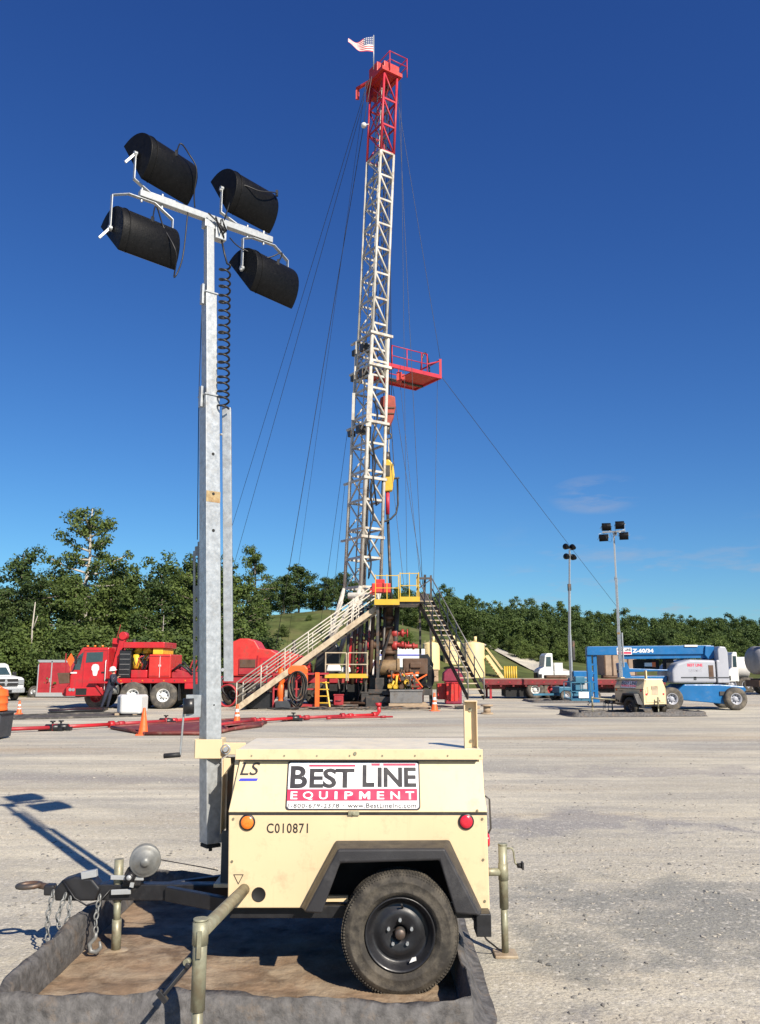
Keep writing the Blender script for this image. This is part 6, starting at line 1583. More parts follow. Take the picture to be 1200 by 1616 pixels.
# cable spool
p = gr(769, 1127); sp = Thing('wooden_spool', 'small wooden cable spool lying flat at the foot of the dark stairs', 'spool', (p.x, p.y, 0))
b = MB(); b.lathe([(0, 0), (.24, 0), (.24, .06), (0, .06)], (p.x, p.y, 0), ZU, 22); sp.part('flange', b, m_wood); b = MB(); b.lathe([(0, .30), (.24, .30), (.24, .36), (0, .36)], (p.x, p.y, 0), ZU, 22); sp.part('flange', b, m_wood); b = MB(); b.cyl((p.x, p.y, .061), (p.x, p.y, .299), .14, n=18); sp.part('core', b, m_wood)
p = gr(745, 1119)
b = MB(); b.bb(p.x - .7, p.x + .35, p.y, p.y + .5, .005, .13); single('timber_block', b, m_wood, 'weathered timber plank lying left of the wooden spool', 'timber', (p.x, p.y, 0), bevel=.01)

# ------------------------------------------------------------------ vehicle wheel
def wheel(th, c, r, w, axis, rimm, tyrem, rim=.55, parent=None):
    c = V(c); b = MB(); e = .5 * w
    b.lathe([(r * rim, e * .8), (r * .72, e), (r * .88, e * .95), (r * .97, e * .75), (r, e * .45), (r, -e * .45), (r * .97, -e * .75), (r * .88, -e * .95), (r * .72, -e), (r * rim, -e * .8)], c, axis, 32)
    o = th.part('tyre', b, tyrem); o.name = 'wheel'
    b = MB(); b.lathe([(r * rim, e * .82), (r * rim * .93, e * .85), (r * rim * .85, e * .3), (r * rim * .42, e * .25), (r * rim * .38, e * .55), (r * .12, e * .62), (0, e * .62)], c, axis, 24); ro = th.part('rim', b, rimm, o)
    ax = V(axis).normalized(); u = ax.orthogonal().normalized(); v_ = ax.cross(u); b = MB()
    for k in range(8):
        t = k * math.pi / 4; q = c + (u * math.cos(t) + v_ * math.sin(t)) * (r * rim * .62); b.cyl(q + ax * (e * .26), q + ax * (e * .40), r * .045, n=6)
    o2 = th.part('rim_bolts', b, m_dark, o)
    return o

# ------------------------------------------------------------------ red truck
p = gr(105, 1119); K = (p.y * .9835 - .34) / 1305
tr = Thing('red_truck', 'red oilfield truck with a low cab and yellow engine, left of the near mast', 'truck', (p.x, p.y, 0), R(0), local=True); tr.off = None
def tx(px): return (px - 105) * K
def tz(py): return (1119 - py) * K
D = 2.4
# cab
b = MB(); b.prism([(tx(107), tz(1068)), (tx(107), tz(1092)), (tx(112), tz(1098)), (tx(167), tz(1098)), (tx(167), tz(1023)), (tx(124), tz(1023)), (tx(118), tz(1033))], (0, 0, 0), (1, 0, 0), (0, 0, 1), (0, D, 0)); cabt = tr.part('cab', b, m_red, bevel=.05)
b = MB(); b.prism([(tx(111), tz(1058)), (tx(123), tz(1058)), (tx(127), tz(1030)), (tx(119), tz(1036))], (0, -.012, 0), (1, 0, 0), (0, 0, 1), (0, .010, 0)); tr.part('windscreen_side', b, m_wglass, cabt)
b = MB(); b.prism([(tx(131), tz(1047)), (tx(158), tz(1045)), (tx(158), tz(1030)), (tx(132), tz(1031))], (0, -.012, 0), (1, 0, 0), (0, 0, 1), (0, .010, 0)); tr.part('side_window', b, m_wglass, cabt)
b = MB(); b.bar((tx(107) + .05, .2, tz(1064)), (tx(118) + .02, .2, tz(1036)), .02, .02); b.prism([(tx(128.5), tz(1095)), (tx(166), tz(1095)), (tx(166), tz(1027)), (tx(128.5), tz(1027)), (tx(128.5), tz(1028)), (tx(165.2), tz(1028)), (tx(165.2), tz(1094)), (tx(128.5), tz(1094))], (0, -.014, 0), (1, 0, 0), (0, 0, 1), (0, .012, 0)); b.bb(tx(127.5), tx(128.4), -.014, -.002, tz(1095), tz(1027)); dr = tr.part('door_frame', b, m_redd, cabt)
b = MB(); sk = [(0, 9), (4.2, 8), (6, 4.5), (6, 0), (4.2, -2), (3.6, -6.5), (2.4, -9.5), (-2.4, -9.5), (-3.6, -6.5), (-4.2, -2), (-6, 0), (-6, 4.5), (-4.2, 8)]
b.prism([(x * K, y * K) for x, y in sk], (tx(147), -.016, tz(1058)), (1, 0, 0), (0, 0, 1), (0, .004, 0)); tr.part('door_emblem', b, m_white, cabt)
b = MB(); b.bb(tx(108), tx(118), -.014, -.003, tz(1064), tz(1061.5)); tr.part('cab_lettering', b, m_white, cabt)
b = MB(); b.bb(tx(103), tx(160), -.08, D * .9, tz(1099), tz(1085)); bmp = tr.part('bumper', b, m_red, bevel=.04)
b = MB(); b.bb(tx(119), tx(136), -.09, -.081, tz(1097), tz(1087)); tr.part('grille', b, m_dark, bmp)
b = MB(); b.prism([(tx(88), tz(1063)), (tx(106), tz(1063)), (tx(108), tz(1079)), (tx(92), tz(1080))], (0, -.1, 0), (1, 0, 0), (0, 0, 1), (0, 1.6, 0)); tr.part('front_deck_plate', b, m_rustst, bevel=.02)
b = MB(); b.cyl((tx(97), .3, tz(1095)), (tx(97), .9, tz(1095)), .13, n=14); b.cyl((tx(100), .1, tz(1090)), (tx(112), .1, tz(1076)), .06, n=8); tr.part('front_winch', b, m_redd)
b = MB(); b.prism([(0, .30), (.18, 0), (0, -.30), (-.18, 0)], (tx(100), .5, tz(1043)), (1, 0, 0), (0, 0, 1), (0, .02, 0)); b.bar((tx(100), .53, tz(1060)), (tx(100), .53, tz(1036)), .03, .03); tr.part('warning_diamond', b, m_orange)
b = MB(); b.bar((tx(92), .5, tz(1063)), (tx(92), .5, tz(1032)), .04, .04); tr.part('guide_post', b, m_redd)
# boom post
b = MB(); b.bar((tx(166), .6, tz(1080)), (tx(183), .6, tz(1005)), .26, .24); b.cyl((tx(183), .4, tz(1004)), (tx(183), .8, tz(1004)), .18, n=12); b.bar((tx(164), .9, tz(1012)), (tx(180), .9, tz(1014)), .5, .25); b.bar((tx(168), .75, tz(1080)), (tx(178), .75, tz(1038)), .12, .12, 1); bm_ = tr.part('boom_post', b, [m_red, m_white], bevel=.02)
b = MB(); b.bb(tx(162), tx(176), .8, 1.2, tz(1030), tz(1010)); b.bar((tx(166), 1.0, tz(1010)), (tx(172), 1.0, tz(985)), .02, .02); tr.part('boom_head', b, m_redd, bm_)
# engine bay
b = MB(); b.bb(tx(189), tx(255), .0, 2.2, tz(1024), tz(1014.5)); b.bb(tx(236), tx(252), .1, 2.0, tz(1034), tz(1024.2), 1); tr.part('engine_canopy', b, [m_red, m_bluew], bevel=.03)
b = MB(); b.bb(tx(182), tx(201), .15, 1.9, tz(1071), tz(1027)); tr.part('radiator', b, m_black, bevel=.03)
b = MB(); rr = random.Random(2)
for k in range(10): x = tx(203) + rr.random() * 24 * K; z = tz(1058) + rr.random() * 30 * K; b.cyl((x, .5, z), (x + rr.uniform(-.1, .1), .8, z + rr.uniform(.1, .4)), rr.uniform(.08, .16), n=10)
b.bb(tx(202), tx(212), .6, 1.5, tz(1060), tz(1032)); b.cyl((tx(207), .45, tz(1056)), (tx(207), .45, tz(1034)), .16, n=12); en_ = tr.part('engine', b, m_bluew)
b = MB()
for k in range(9): x = tx(204) + rr.random() * 22 * K; z = tz(1058) + rr.random() * 24 * K; b.box((x, .42, z), (.16, .1, .16)); 
b.bb(tx(212), tx(230), .9, 1.6, tz(1062), tz(1026)); tr.part('engine_block', b, m_black, en_, fix=False)
b = MB(); b.bb(tx(203), tx(229), .05, 2.1, tz(1071), tz(1058.5)); tr.part('deck_box', b, m_red, bevel=.03)
b = MB(); b.bb(tx(231), tx(266), .05, 2.1, tz(1071), tz(1034)); cbn = tr.part('tool_cabinet', b, m_redor, bevel=.04)
b = MB(); b.bb(tx(248.6), tx(249.2), .035, .048, tz(1070), tz(1036)); b.bb(tx(247), tx(247.8), .02, .048, tz(1053), tz(1050)); b.bb(tx(250), tx(250.8), .02, .048, tz(1053), tz(1050)); tr.part('cabinet_handles', b, m_white, cbn)
b = MB(); b.bb(tx(267), tx(318), .2, 2.0, tz(1071), tz(1062)); b.bar((tx(262), .3, tz(1056)), (tx(300), .3, tz(1066)), .12, .12); b.cyl((tx(275), .3, tz(1060)), (tx(275), 1.8, tz(1060)), .16, n=12); tr.part('rear_deck_gear', b, m_redd, bevel=.02)
b = MB(); b.bb(tx(160), tx(320), -.02, D - .1, tz(1079), tz(1071.5)); b.bb(tx(290), tx(318), -.02, D - .1, tz(1088), tz(1079)); dk = tr.part('deck', b, m_red, bevel=.03)
b = MB(); b.bb(tx(168), tx(310), .5, D - .5, tz(1097), tz(1079.2)); tr.part('chassis', b, m_dark)
for x in (209, 257):
    wheel(tr, (tx(x), .12, 21 * K), 21.5 * K, .42, (0, -1, 0), m_white, m_rubfar, .48); wheel(tr, (tx(x), D - .25, 21 * K), 21.5 * K, .42, (0, 1, 0), m_white, m_rubfar, .48)
for y, s_ in ((.75, -1), (D - .5, 1)): wheel(tr, (tx(143), y, 19 * K), 19.5 * K, .36, (0, s_, 0), m_redd, m_rubfar, .5)
b = MB(); b.bb(tx(140), tx(185), -.25, -.05, tz(1079), tz(1076)); b.bar((tx(150), -.1, tz(1080)), (tx(163), -.1, tz(1096)), .08, .08); tr.part('step', b, m_red)
b = MB(); b.cyl((tx(186), 1.9, tz(1070)), (tx(186), 1.9, tz(1008)), .07, n=10); b.cyl((tx(186), 1.9, tz(1066)), (tx(186), 1.9, tz(1035)), .13, n=12); tr.part('exhaust_stack', b, m_steel)
for x in (111, 116): b = MB(); b.cyl((tx(x) - .02, -.085, tz(1089)), (tx(x) - .02, -.10, tz(1089)), .07, n=14); tr.part('headlight', b, m_glass, bmp)
b = MB(); b.bar((tx(121), -.02, tz(1040)), (tx(119), -.30, tz(1041)), .02, .02); b.box((tx(119), -.32, tz(1043)), (.06, .16, .34)); tr.part('wing_mirror', b, m_black, cabt)
b = MB(); b.tube([(tx(164), -.03, tz(1090)), (tx(164), -.09, tz(1088)), (tx(164), -.09, tz(1045)), (tx(164), -.03, tz(1043))], .018, 6); tr.part('grab_rail', b, m_white, cabt)
b = MB(); b.box((tx(160), -.02, tz(1062)), (.16, .03, .05)); tr.part('door_handle', b, m_black, cabt)
for k in range(3): b = MB(); b.cyl((tx(130 + 12 * k), .2, tz(1022)), (tx(130 + 12 * k), .2, tz(1019.5)), .05, n=8); tr.part('roof_lamp', b, m_amber, cabt)
b = MB(); b.cyl((tx(171), .1, tz(1089)), (tx(184), .1, tz(1089)), .20, n=18); tr.part('fuel_tank', b, m_galvd)
for x in (190, 236, 281): b = MB(); b.bb(tx(x) - .02, tx(x) + .01, .02, .5, tz(1106), tz(1080)); tr.part('mud_flap', b, m_blackp)
rr = random.Random(17)
for k in range(7):
    x = tx(203 + 4 * k); b = MB(); b.tube([(x, .38, tz(1058)), (x + .1, .30, tz(1050)), (x + .25 * rr.uniform(-1, 1), .32, tz(1040)), (x + .3, .45, tz(1032))], .025, 6); tr.part('engine_hose', b, (m_cable, m_redd)[k % 2], en_)
for k in range(8): b = MB(); b.box((tx(172 + 17 * k), -.028, tz(1075)), (.05, .012, .05)); tr.part('deck_marker', b, m_amber if k % 2 else m_steel, dk)
for k in range(5): b = MB(); z = tz(1066 - 8 * k); b.bb(tx(183.5), tx(199.5), .135, .148, z, z + .03); tr.part('radiator_slat', b, m_greyst)
b = MB(); b.bb(tx(232.5), tx(247.6), .028, .046, tz(1068), tz(1067.3)); b.bb(tx(250.5), tx(264.5), .028, .046, tz(1068), tz(1067.3)); b.bb(tx(232.5), tx(264.5), .028, .046, tz(1037), tz(1036.4)); tr.part('cabinet_trim', b, m_redd, cbn)
b = MB(); b.tube([(tx(268), .2, tz(1060)), (tx(280), .15, tz(1050)), (tx(292), .2, tz(1058)), (tx(300), .2, tz(1066))], .05, 7); b.tube([(tx(272), .4, tz(1062)), (tx(284), .35, tz(1046)), (tx(298), .4, tz(1062))], .05, 7); tr.part('coiled_hoses', b, m_cable)
for k in range(4): b = MB(); x = tx(284 + 5 * k); b.bar((x, 1.0, tz(1070)), (x + .3, 1.0, tz(1040 + 3 * k)), .05, .05); tr.part('rear_rail', b, m_redd)

# ------------------------------------------------------------------ worker
def skinned(name, verts, edges, mats, parent, face_mat=None, sub=2, root=0):
    me = bpy.data.meshes.new(name); me.from_pydata([v[:3] for v in verts], edges, [])
    o = bpy.data.objects.new(name, me); COL.objects.link(o)
    sk = o.modifiers.new('skin', 'SKIN'); sk.use_smooth_shade = True
    for i, v in enumerate(verts):
        d = me.skin_vertices[0].data[i]; r_ = v[3]; d.radius = (r_, r_) if not isinstance(r_, tuple) else r_; d.use_root = (i == root)
    ss = o.modifiers.new('sub', 'SUBSURF'); ss.levels = sub; ss.render_levels = sub
    bpy.context.view_layer.update()
    nm = bpy.data.meshes.new_from_object(o.evaluated_get(bpy.context.evaluated_depsgraph_get()))
    bpy.data.objects.remove(o); bpy.data.meshes.remove(me); nm.name = name
    nm.materials.clear()
    for q in mats: nm.materials.append(q)
    if face_mat:
        for pl_ in nm.polygons: pl_.material_index = face_mat(pl_.center)
    o = bpy.data.objects.new(name, nm); link(o, parent); return o
p = gr(163, 1120)
wk_ = Thing('person', 'worker in dark coveralls and white hard hat leaning against the red truck', 'person', (p.x, p.y - .05, 0), local=True); wk_.off = None
vs = [(.24, 0, .92, .15), (.29, 0, 1.10, .145), (.35, 0, 1.30, .17), (.38, 0, 1.42, .12), (.375, -.01, 1.50, .055), (.36, -.03, 1.58, .085), (.345, -.045, 1.68, .095),
      (.20, -.09, .86, .10), (.10, -.14, .48, .07), (-.03, -.12, .10, .048), (-.10, -.22, .05, .045),
      (.28, .09, .86, .10), (.24, .06, .48, .07), (.16, .08, .10, .048), (.08, .00, .05, .045),
      (.36, -.19, 1.38, .07), (.44, -.26, 1.14, .05), (.60, -.28, 1.30, .038), (.67, -.27, 1.37, .035),
      (.38, .19, 1.38, .07), (.44, .24, 1.13, .05), (.58, .20, 1.06, .038), (.66, .17, 1.08, .035)]
ed = [(0, 1), (1, 2), (2, 3), (3, 4), (4, 5), (5, 6), (0, 7), (7, 8), (8, 9), (9, 10), (0, 11), (11, 12), (12, 13), (13, 14), (3, 15), (15, 16), (16, 17), (17, 18), (3, 19), (19, 20), (20, 21), (21, 22)]
for hx, hy, hz, i0 in ((.67, -.27, 1.37, 18), (.66, .17, 1.08, 22)):
    for k, (dx, dy, dz) in enumerate(((.07, -.035, .03), (.09, -.015, .04), (.09, .008, .035), (.075, .03, .025), (.03, -.05, .02))):
        vs += [(hx + dx * .55, hy + dy * .8, hz + dz * .5, .012), (hx + dx, hy + dy, hz + dz - .01, .009)]; ed += [(i0, len(vs) - 2), (len(vs) - 2, len(vs) - 1)]
body = skinned('body', vs, ed, [m_cloth, m_skin], wk_.o, lambda c: 1 if (c.z > 1.49 or c.x > .645) else 0)
b = MB(); b.ball((.30, -.10, 1.60), (.014, .03, .02), 8, 6); wk_.part('nose', b, m_skin, body)
b = MB(); b.lathe([(0, .15), (.05, .147), (.10, .12), (.128, .07), (.135, .0), (.17, -.01), (.17, -.02), (.13, -.015)], (.345, -.04, 1.655), V((-.1, -.15, 1)), 24); wk_.part('hard_hat', b, m_white)
for fx, fy, rz_ in ((-.10, -.17, R(-60)), (.08, .03, R(-60))):
    b = MB(); b.box((fx + .03, fy + .02, .05), (.12, .29, .10), rz=rz_, top=(.8, .75)); wk_.part('boot', b, m_stair, bevel=.03)
b = MB(); b.bb(.30, .46, -.115, -.10, 1.18, 1.36); b.tube([(.27 + .19 * 1, -.15, 1.34), (.37, -.17, 1.2), (.28, -.13, 1.03)], .012, 5); wk_.part('grey_patch', b, m_greyst, body)

# ------------------------------------------------------------------ red box trailer and white pickup
p = gr(57, 1101); K2 = (p.y * .9835 - .34) / 1305
bt = Thing('box_trailer', 'dark red enclosed box trailer with silver trim behind the red truck', 'trailer', (p.x, p.y, 0), local=True); bt.off = None
w_, h0, h1 = 62 * K2, 5 * K2, 57 * K2
b = MB(); b.bb(0, w_, 0, 2.2, h0, h1); bx_ = bt.part('box_body', b, m_redd, bevel=.03)
b = MB()
for x in (0.0, 21 * K2, w_ - .06): b.bb(x, x + .06, -.02, -.002, h0, h1)
b.bb(.06, w_ - .06, -.02, -.002, h1 - .08, h1); b.bb(-.02, w_, -.03, -.002, h0 - .12, h0 + .10); b.bb(-.03, w_, -.03, 2.2, h1 + .002, h1 + .06); bt.part('silver_trim', b, m_galvw, bx_)
b = MB(); b.bb(19 * K2, 20.4 * K2, -.03, -.003, 24 * K2, 30 * K2); bt.part('door_latch', b, m_galvw, bx_)
b = MB(); b.bb(-.55, w_ + .2, .1, 2.0, .22, h0 - .13); b.bar((-.4, 1.0, .3), (-1.0, 1.0, .3), .1, .1); bt.part('chassis', b, m_dark)
for x in (-.2, w_ * .55): wheel(bt, (x, .2, .33), .33, .24, (0, -1, 0), m_galvw, m_rubfar); wheel(bt, (x, 1.9, .33), .33, .24, (0, 1, 0), m_galvw, m_rubfar)

p = gr(24, 1107)
pk = Thing('pickup_truck', 'white pickup truck with a black grille, its nose at the left edge of the photo', 'pickup truck', (p.x - .55, p.y, 0), R(-112), local=True); pk.off = None
# local: +x length is backwards from the nose (nose at x=0), y across
def P_(poly, y0, y1, m=m_white, nm='body', par=None, bev=.06):
    b = MB(); b.prism(poly, (0, y0, 0), (1, 0, 0), (0, 0, 1), (0, y1 - y0, 0)); return pk.part(nm, b, m, par, bevel=bev)
pk.o.rotation_euler = (0, 0, R(133))
bd_ = P_([(.08, .62), (.05, 1.12), (.35, 1.22), (1.65, 1.30), (2.35, 1.30), (5.7, 1.34), (5.7, .55), (4.7, .52), (1.6, .48), (.2, .48)], -.98, .98, bev=.10)
P_([(1.55, 1.28), (2.25, 1.88), (2.6, 1.95), (3.6, 1.95), (4.0, 1.32)], -.86, .86, nm='cab', bev=.10)
b = MB(); b.prism([(-.74, 0), (.74, 0), (.66, .60), (-.66, .60)], (1.60, 0, 1.33), (0, 1, 0), V((.70, 0, .58)).normalized(), (-.012, 0, .015)); pk.part('windscreen', b, m_wglass, bd_)
b = MB()
for s_ in (-1, 1): b.prism([(1.85, 1.38), (2.32, 1.82), (3.5, 1.84), (3.75, 1.38)], (0, s_ * .862, 0), (1, 0, 0), (0, 0, 1), (0, s_ * .008, 0))
pk.part('side_windows', b, m_wglass, bd_, fix=False)
b = MB(); b.bb(.0, .06, -.62, .62, .78, 1.14); gr_ = pk.part('grille', b, m_dark, bd_)
b = MB(); b.bb(-.03, -.001, -.62, .62, .93, .99); b.bb(-.03, -.001, -.05, .05, .80, .929); b.bb(-.03, -.001, -.05, .05, .991, 1.12); b.cyl((-.031, 0, .96), (-.045, 0, .96), .09, n=12); pk.part('grille_cross', b, m_galv, gr_)
for s_ in (-1, 1):
    b = MB(); b.bb(.0, .08, s_ * .64, s_ * .93, .84, 1.10); pk.part('headlight', b, m_glass, bd_, bevel=.03)
    b = MB(); b.box((2.0, s_ * 1.1, 1.38), (.12, .22, .2)); pk.part('wing_mirror', b, m_black, bd_, bevel=.03)
b = MB(); b.bb(-.10, .15, -.97, .97, .42, .70); pk.part('bumper', b, m_galv, bd_, bevel=.05); b = MB(); b.bb(-.11, -.101, -.3, .3, .45, .58); pk.part('number_plate', b, m_black, bd_)
for x in (1.0, 4.7):
    for s_ in (-1, 1): wheel(pk, (x, s_ * .83, .40), .40, .28, (0, s_, 0), m_galv, m_rubfar, .6)

# ------------------------------------------------------------------ distant light towers
p = gr(1005, 1130)
FT = light_tower('light_tower', 'cream light tower trailer with red tail lamps parked in front of the blue lift', (p.x + .45, p.y + .35, 0), R(-66), (3.2, 5.3, 7.15), 0.0, False, m_cream, None)
berm('spill_berm', 'low dark fabric berm around the cream light tower in front of the lift', -2.6, 2.3, -.75, .95, .17, (p.x + .1, p.y + .35, 0), R(6), 8, 9)

p = gr(905, 1107); th = Thing('light_tower', 'thin light tower with stacked lamps on a blue generator trailer, left of the lift', 'light tower', (p.x, p.y, 0), R(12), local=True); th.off = None
K3 = (p.y * .9835 - .34) / 1305
b = MB(); b.bb(-.95, 1.15, -.6, .6, .30, .42); b.bb(-2.2, -.95, -.06, .06, .32, .42); th.part('chassis', b, m_bluegr)
b = MB(); b.prism([(-.1, .43), (1.1, .43), (1.1, .75), (.8, 1.2), (-.0, 1.2), (-.1, .8)], (0, -.55, 0), (1, 0, 0), (0, 0, 1), (0, 1.1, 0)); e_ = th.part('generator_cover', b, m_bluegr, bevel=.04); b = MB(); b.bb(.15, .75, -.562, -.551, .65, 1.05); th.part('control_panel', b, m_galvw, e_)
b = MB(); b.bb(-.95, -.3, -.45, .45, .43, .75); th.part('tool_box', b, m_bluegr, bevel=.03); b = MB(); b.bb(.0, 1.2, -.2, .2, 1.25, 1.55); th.part('awning', b, m_blue, bevel=.02)
for x in (-.7, .9):
    for s_ in (-1, 1): wheel(th, (x, s_ * .66, .30), .30, .2, (0, s_, 0), m_grey, m_rubfar)
b = MB()
zt_ = at(899, 868, p.y).z; mx = at(899, 1000, p.y).x - p.x
b.sqt((mx, 0, .4), (mx, 0, 3.4), (.055, .035, 0), (-.035, .055, 0)); mo = th.part('mast', b, m_galv)
b = MB(); b.sqt((mx, 0, 3.3), (mx + .10, 0, 5.9), (.042, .025, 0), (-.025, .042, 0)); th.part('mast_section', b, m_galv, mo); b = MB(); b.sqt((mx + .10, 0, 5.8), (mx + .20, 0, zt_), (.03, .02, 0), (-.02, .03, 0)); th.part('mast_section', b, m_galv, mo)
for c_, d_ in (((mx + .1, 0, 5.9), (.16, .12, .35)), ((mx + .18, 0, 2.6), (.12, .1, 1.0))): b = MB(); b.box(c_, d_); th.part('cable_box', b, m_steel, mo)
for k, (dx, dz) in enumerate(((-.17, .15), (.18, .12), (-.16, -.38), (.2, -.42))):
    b = MB(); c = V((mx + .20 + dx, -.06 * (k % 2), zt_ + dz)); b.cyl(c + V((0, -.14, -.02)), c + V((.02, .16, .06)), .10, .17, n=14); l_ = th.part('floodlight', b, m_lampblk); b = MB(); b.bar(c + V((0, .0, 0)), (mx + .20, 0, zt_ + dz * .4), .03, .04); th.part('yoke', b, m_steel, l_)
berm('spill_berm', 'flat dark berm under the blue generator trailer of the thin light tower', -2.5, 2.6, -1.2, 1.2, .10, (p.x + .2, p.y, 0), R(3), 6, 12)

# ------------------------------------------------------------------ boom lift
p = gr(1062, 1121); K4 = (p.y * .9835 - .34) / 1305
bl = Thing('boom_lift', 'blue articulated boom lift with a grey turret and lettered boom, folded on the right', 'boom lift', (p.x, p.y, 0), local=True); bl.off = None
def X4(px): return (px - 1062) * K4
def Z4(py): return (1121 - py) * K4
for x, y in ((1062, .1), (1163, .1)): wheel(bl, (X4(x), y, .47), .475, .40, (0, -1, 0), m_grey, m_rubfar, .5)
for x, y in ((1078, 2.1), (1174, 2.1)): wheel(bl, (X4(x), y, .47), .475, .40, (0, 1, 0), m_grey, m_rubfar, .5)
b = MB(); b.prism([(X4(1082), Z4(1106)), (X4(1150), Z4(1112)), (X4(1166), Z4(1104)), (X4(1184), Z4(1090)), (X4(1180), Z4(1084)), (X4(1140), Z4(1081)), (X4(1085), Z4(1081)), (X4(1072), Z4(1092))], (0, .15, 0), (1, 0, 0), (0, 0, 1), (0, 1.8, 0)); cs = bl.part('chassis', b, m_blue, bevel=.04)
b = MB(); b.cyl((X4(1165), .2, .47), (X4(1165), 2.1, .47), .12, n=10); b.cyl((X4(1068), .2, .47), (X4(1068), 2.1, .47), .12, n=10); b.bb(X4(1140), X4(1148), .10, .149, Z4(1098), Z4(1092)); bl.part('axles', b, m_steel, cs)
b = MB(); b.prism([(X4(1066), Z4(1079)), (X4(1137), Z4(1079)), (X4(1137), Z4(1043)), (X4(1096), Z4(1042)), (X4(1075), Z4(1048)), (X4(1066), Z4(1060))], (0, .1, 0), (1, 0, 0), (0, 0, 1), (0, 2.0, 0)); tu = bl.part('turret_cover', b, m_grey, bevel=.10, seg=4)
b = MB(); b.prism([(X4(1137.5), Z4(1079)), (X4(1157), Z4(1079)), (X4(1157), Z4(1030)), (X4(1154), Z4(1022)), (X4(1145), Z4(1021)), (X4(1141), Z4(1026)), (X4(1141), Z4(1043)), (X4(1137.5), Z4(1043))], (0, .08, 0), (1, 0, 0), (0, 0, 1), (0, 2.0, 0)); cwt = bl.part('counterweight', b, m_grey, bevel=.08, seg=3)
b = MB(); b.bb(X4(1124.5), X4(1132), .085, .098, Z4(1072), Z4(1051)); bl.part('vent', b, m_rustst, tu)
b = MB(); b.bb(X4(1080), X4(1137), .083, .0985, Z4(1071), Z4(1069.5)); b.bb(X4(1139), X4(1156), .06, .079, Z4(1071), Z4(1069.5)); b.bb(X4(1136.8), X4(1137.4), .07, .0985, Z4(1079), Z4(1043)); b.bb(X4(1100), X4(1104), .083, .0985, Z4(1074), Z4(1069)); bl.part('cover_seams', b, m_binp, tu)
b = MB(); lettering(b, 'BEST LINE', (0, .094, 0), (1, 0, 0), (0, 0, 1), X4(1091), Z4(1053), X4(1115), Z4(1048.5), 0, bold=.03); lettering(b, 'EQUIPMENT', (0, .094, 0), (1, 0, 0), (0, 0, 1), X4(1093), Z4(1062), X4(1114), Z4(1057), 1, bold=.01); bl.part('cover_lettering', b, [m_signr, M('faint_grey_ink', (.4, .4, .45))], tu, fix=False)
def beam(pts, y, w, h, nm='boom', par=None, m=m_blue):
    b = MB()
    for a, c in zip(pts, pts[1:]): b.bar((X4(a[0]), y, Z4(a[1])), (X4(c[0]), y, Z4(c[1])), w, h)
    return bl.part(nm, b, m, par, bevel=.015)
bo_ = beam([(938, 1028), (1139, 1026)], .75, .30, 14 * K4, 'upper_boom')
b = MB(); b.bb(X4(985), X4(1009), .588, .598, Z4(1034), Z4(1023)); sg_ = bl.part('boom_sign', b, m_signw, bo_); b = MB(); lettering(b, 'BEST LINE', (0, .585, 0), (1, 0, 0), (0, 0, 1), X4(986), Z4(1028.5), X4(1008), Z4(1024), 0, bold=.04); flat(b, [(X4(986), Z4(1033)), (X4(1008), Z4(1033)), (X4(1008), Z4(1029.6)), (X4(986), Z4(1029.6))], (0, .585, 0), (1, 0, 0), (0, 0, 1), 1); bl.part('sign_lettering', b, [m_ink, m_signr], bo_, fix=False)
b = MB(); lettering(b, 'Z-60/34', (0, .595, 0), (1, 0, 0), (0, 0, 1), X4(1010), Z4(1031), X4(1044.5), Z4(1024.5), 0, bold=.045); bl.part('boom_lettering', b, m_white, bo_, fix=False)
beam([(990, 1038), (1139, 1036)], .82, .26, 7 * K4, 'lower_boom', bo_)
b = MB(); b.bb(X4(1095), X4(1116), .55, .9, Z4(1021.5), Z4(1018.5)); bl.part('hose_cover', b, m_poly, bo_)
b = MB(); b.prism([(X4(987), Z4(1048)), (X4(1000), Z4(1046)), (X4(1004), Z4(1056)), (X4(1066), Z4(1058)), (X4(1066), Z4(1060)), (X4(1004), Z4(1062)), (X4(1006), Z4(1068)), (X4(1064), Z4(1068)), (X4(1064), Z4(1078)), (X4(1020), Z4(1073)), (X4(990), Z4(1072))], (0, .6, 0), (1, 0, 0), (0, 0, 1), (0, .5, 0)); bl.part('tower_arm', b, m_blue, bevel=.02)
b = MB(); b.bb(X4(1020), X4(1060), 1.2, 1.5, Z4(1057), Z4(1042)); b.bb(X4(1068), X4(1080), .9, 1.4, Z4(1062), Z4(1036)); bl.part('arm_linkage', b, m_dark)
b = MB(); b.bb(X4(1035), X4(1047), 1.1, 1.19, Z4(1053), Z4(1047)); b.bb(X4(1047.2), X4(1053), 1.1, 1.19, Z4(1054), Z4(1046), 1); bl.part('warning_label', b, [m_white, m_orange])
b = MB(); b.prism([(X4(1132), Z4(1042)), (X4(1142), Z4(1040)), (X4(1142), Z4(1020)), (X4(1128), Z4(1020)), (X4(1126), Z4(1034))], (0, .5, 0), (1, 0, 0), (0, 0, 1), (0, .7, 0)); bl.part('boom_pivot', b, m_blue, bo_, bevel=.02)
jb_ = beam([(940, 1024), (940, 1107)], .75, .20, 7 * K4, 'jib'); beam([(949.5, 1034), (949.5, 1106)], .75, .16, 5 * K4, 'jib_link', jb_)
for y_ in (1050, 1064, 1078, 1092): b = MB(); b.bb(X4(942), X4(948), .66, .84, Z4(y_ + 1.5), Z4(y_ - 1.5)); bl.part('jib_plate', b, m_blue, jb_)
for c_ in ((937, 953, 1110, 1104), (936.5, 952, 1034.5, 1022.5)): b = MB(); b.bb(X4(c_[0]), X4(c_[1]), .575, .925, Z4(c_[2]), Z4(c_[3])); bl.part('jib_end_plate', b, m_blue, jb_)
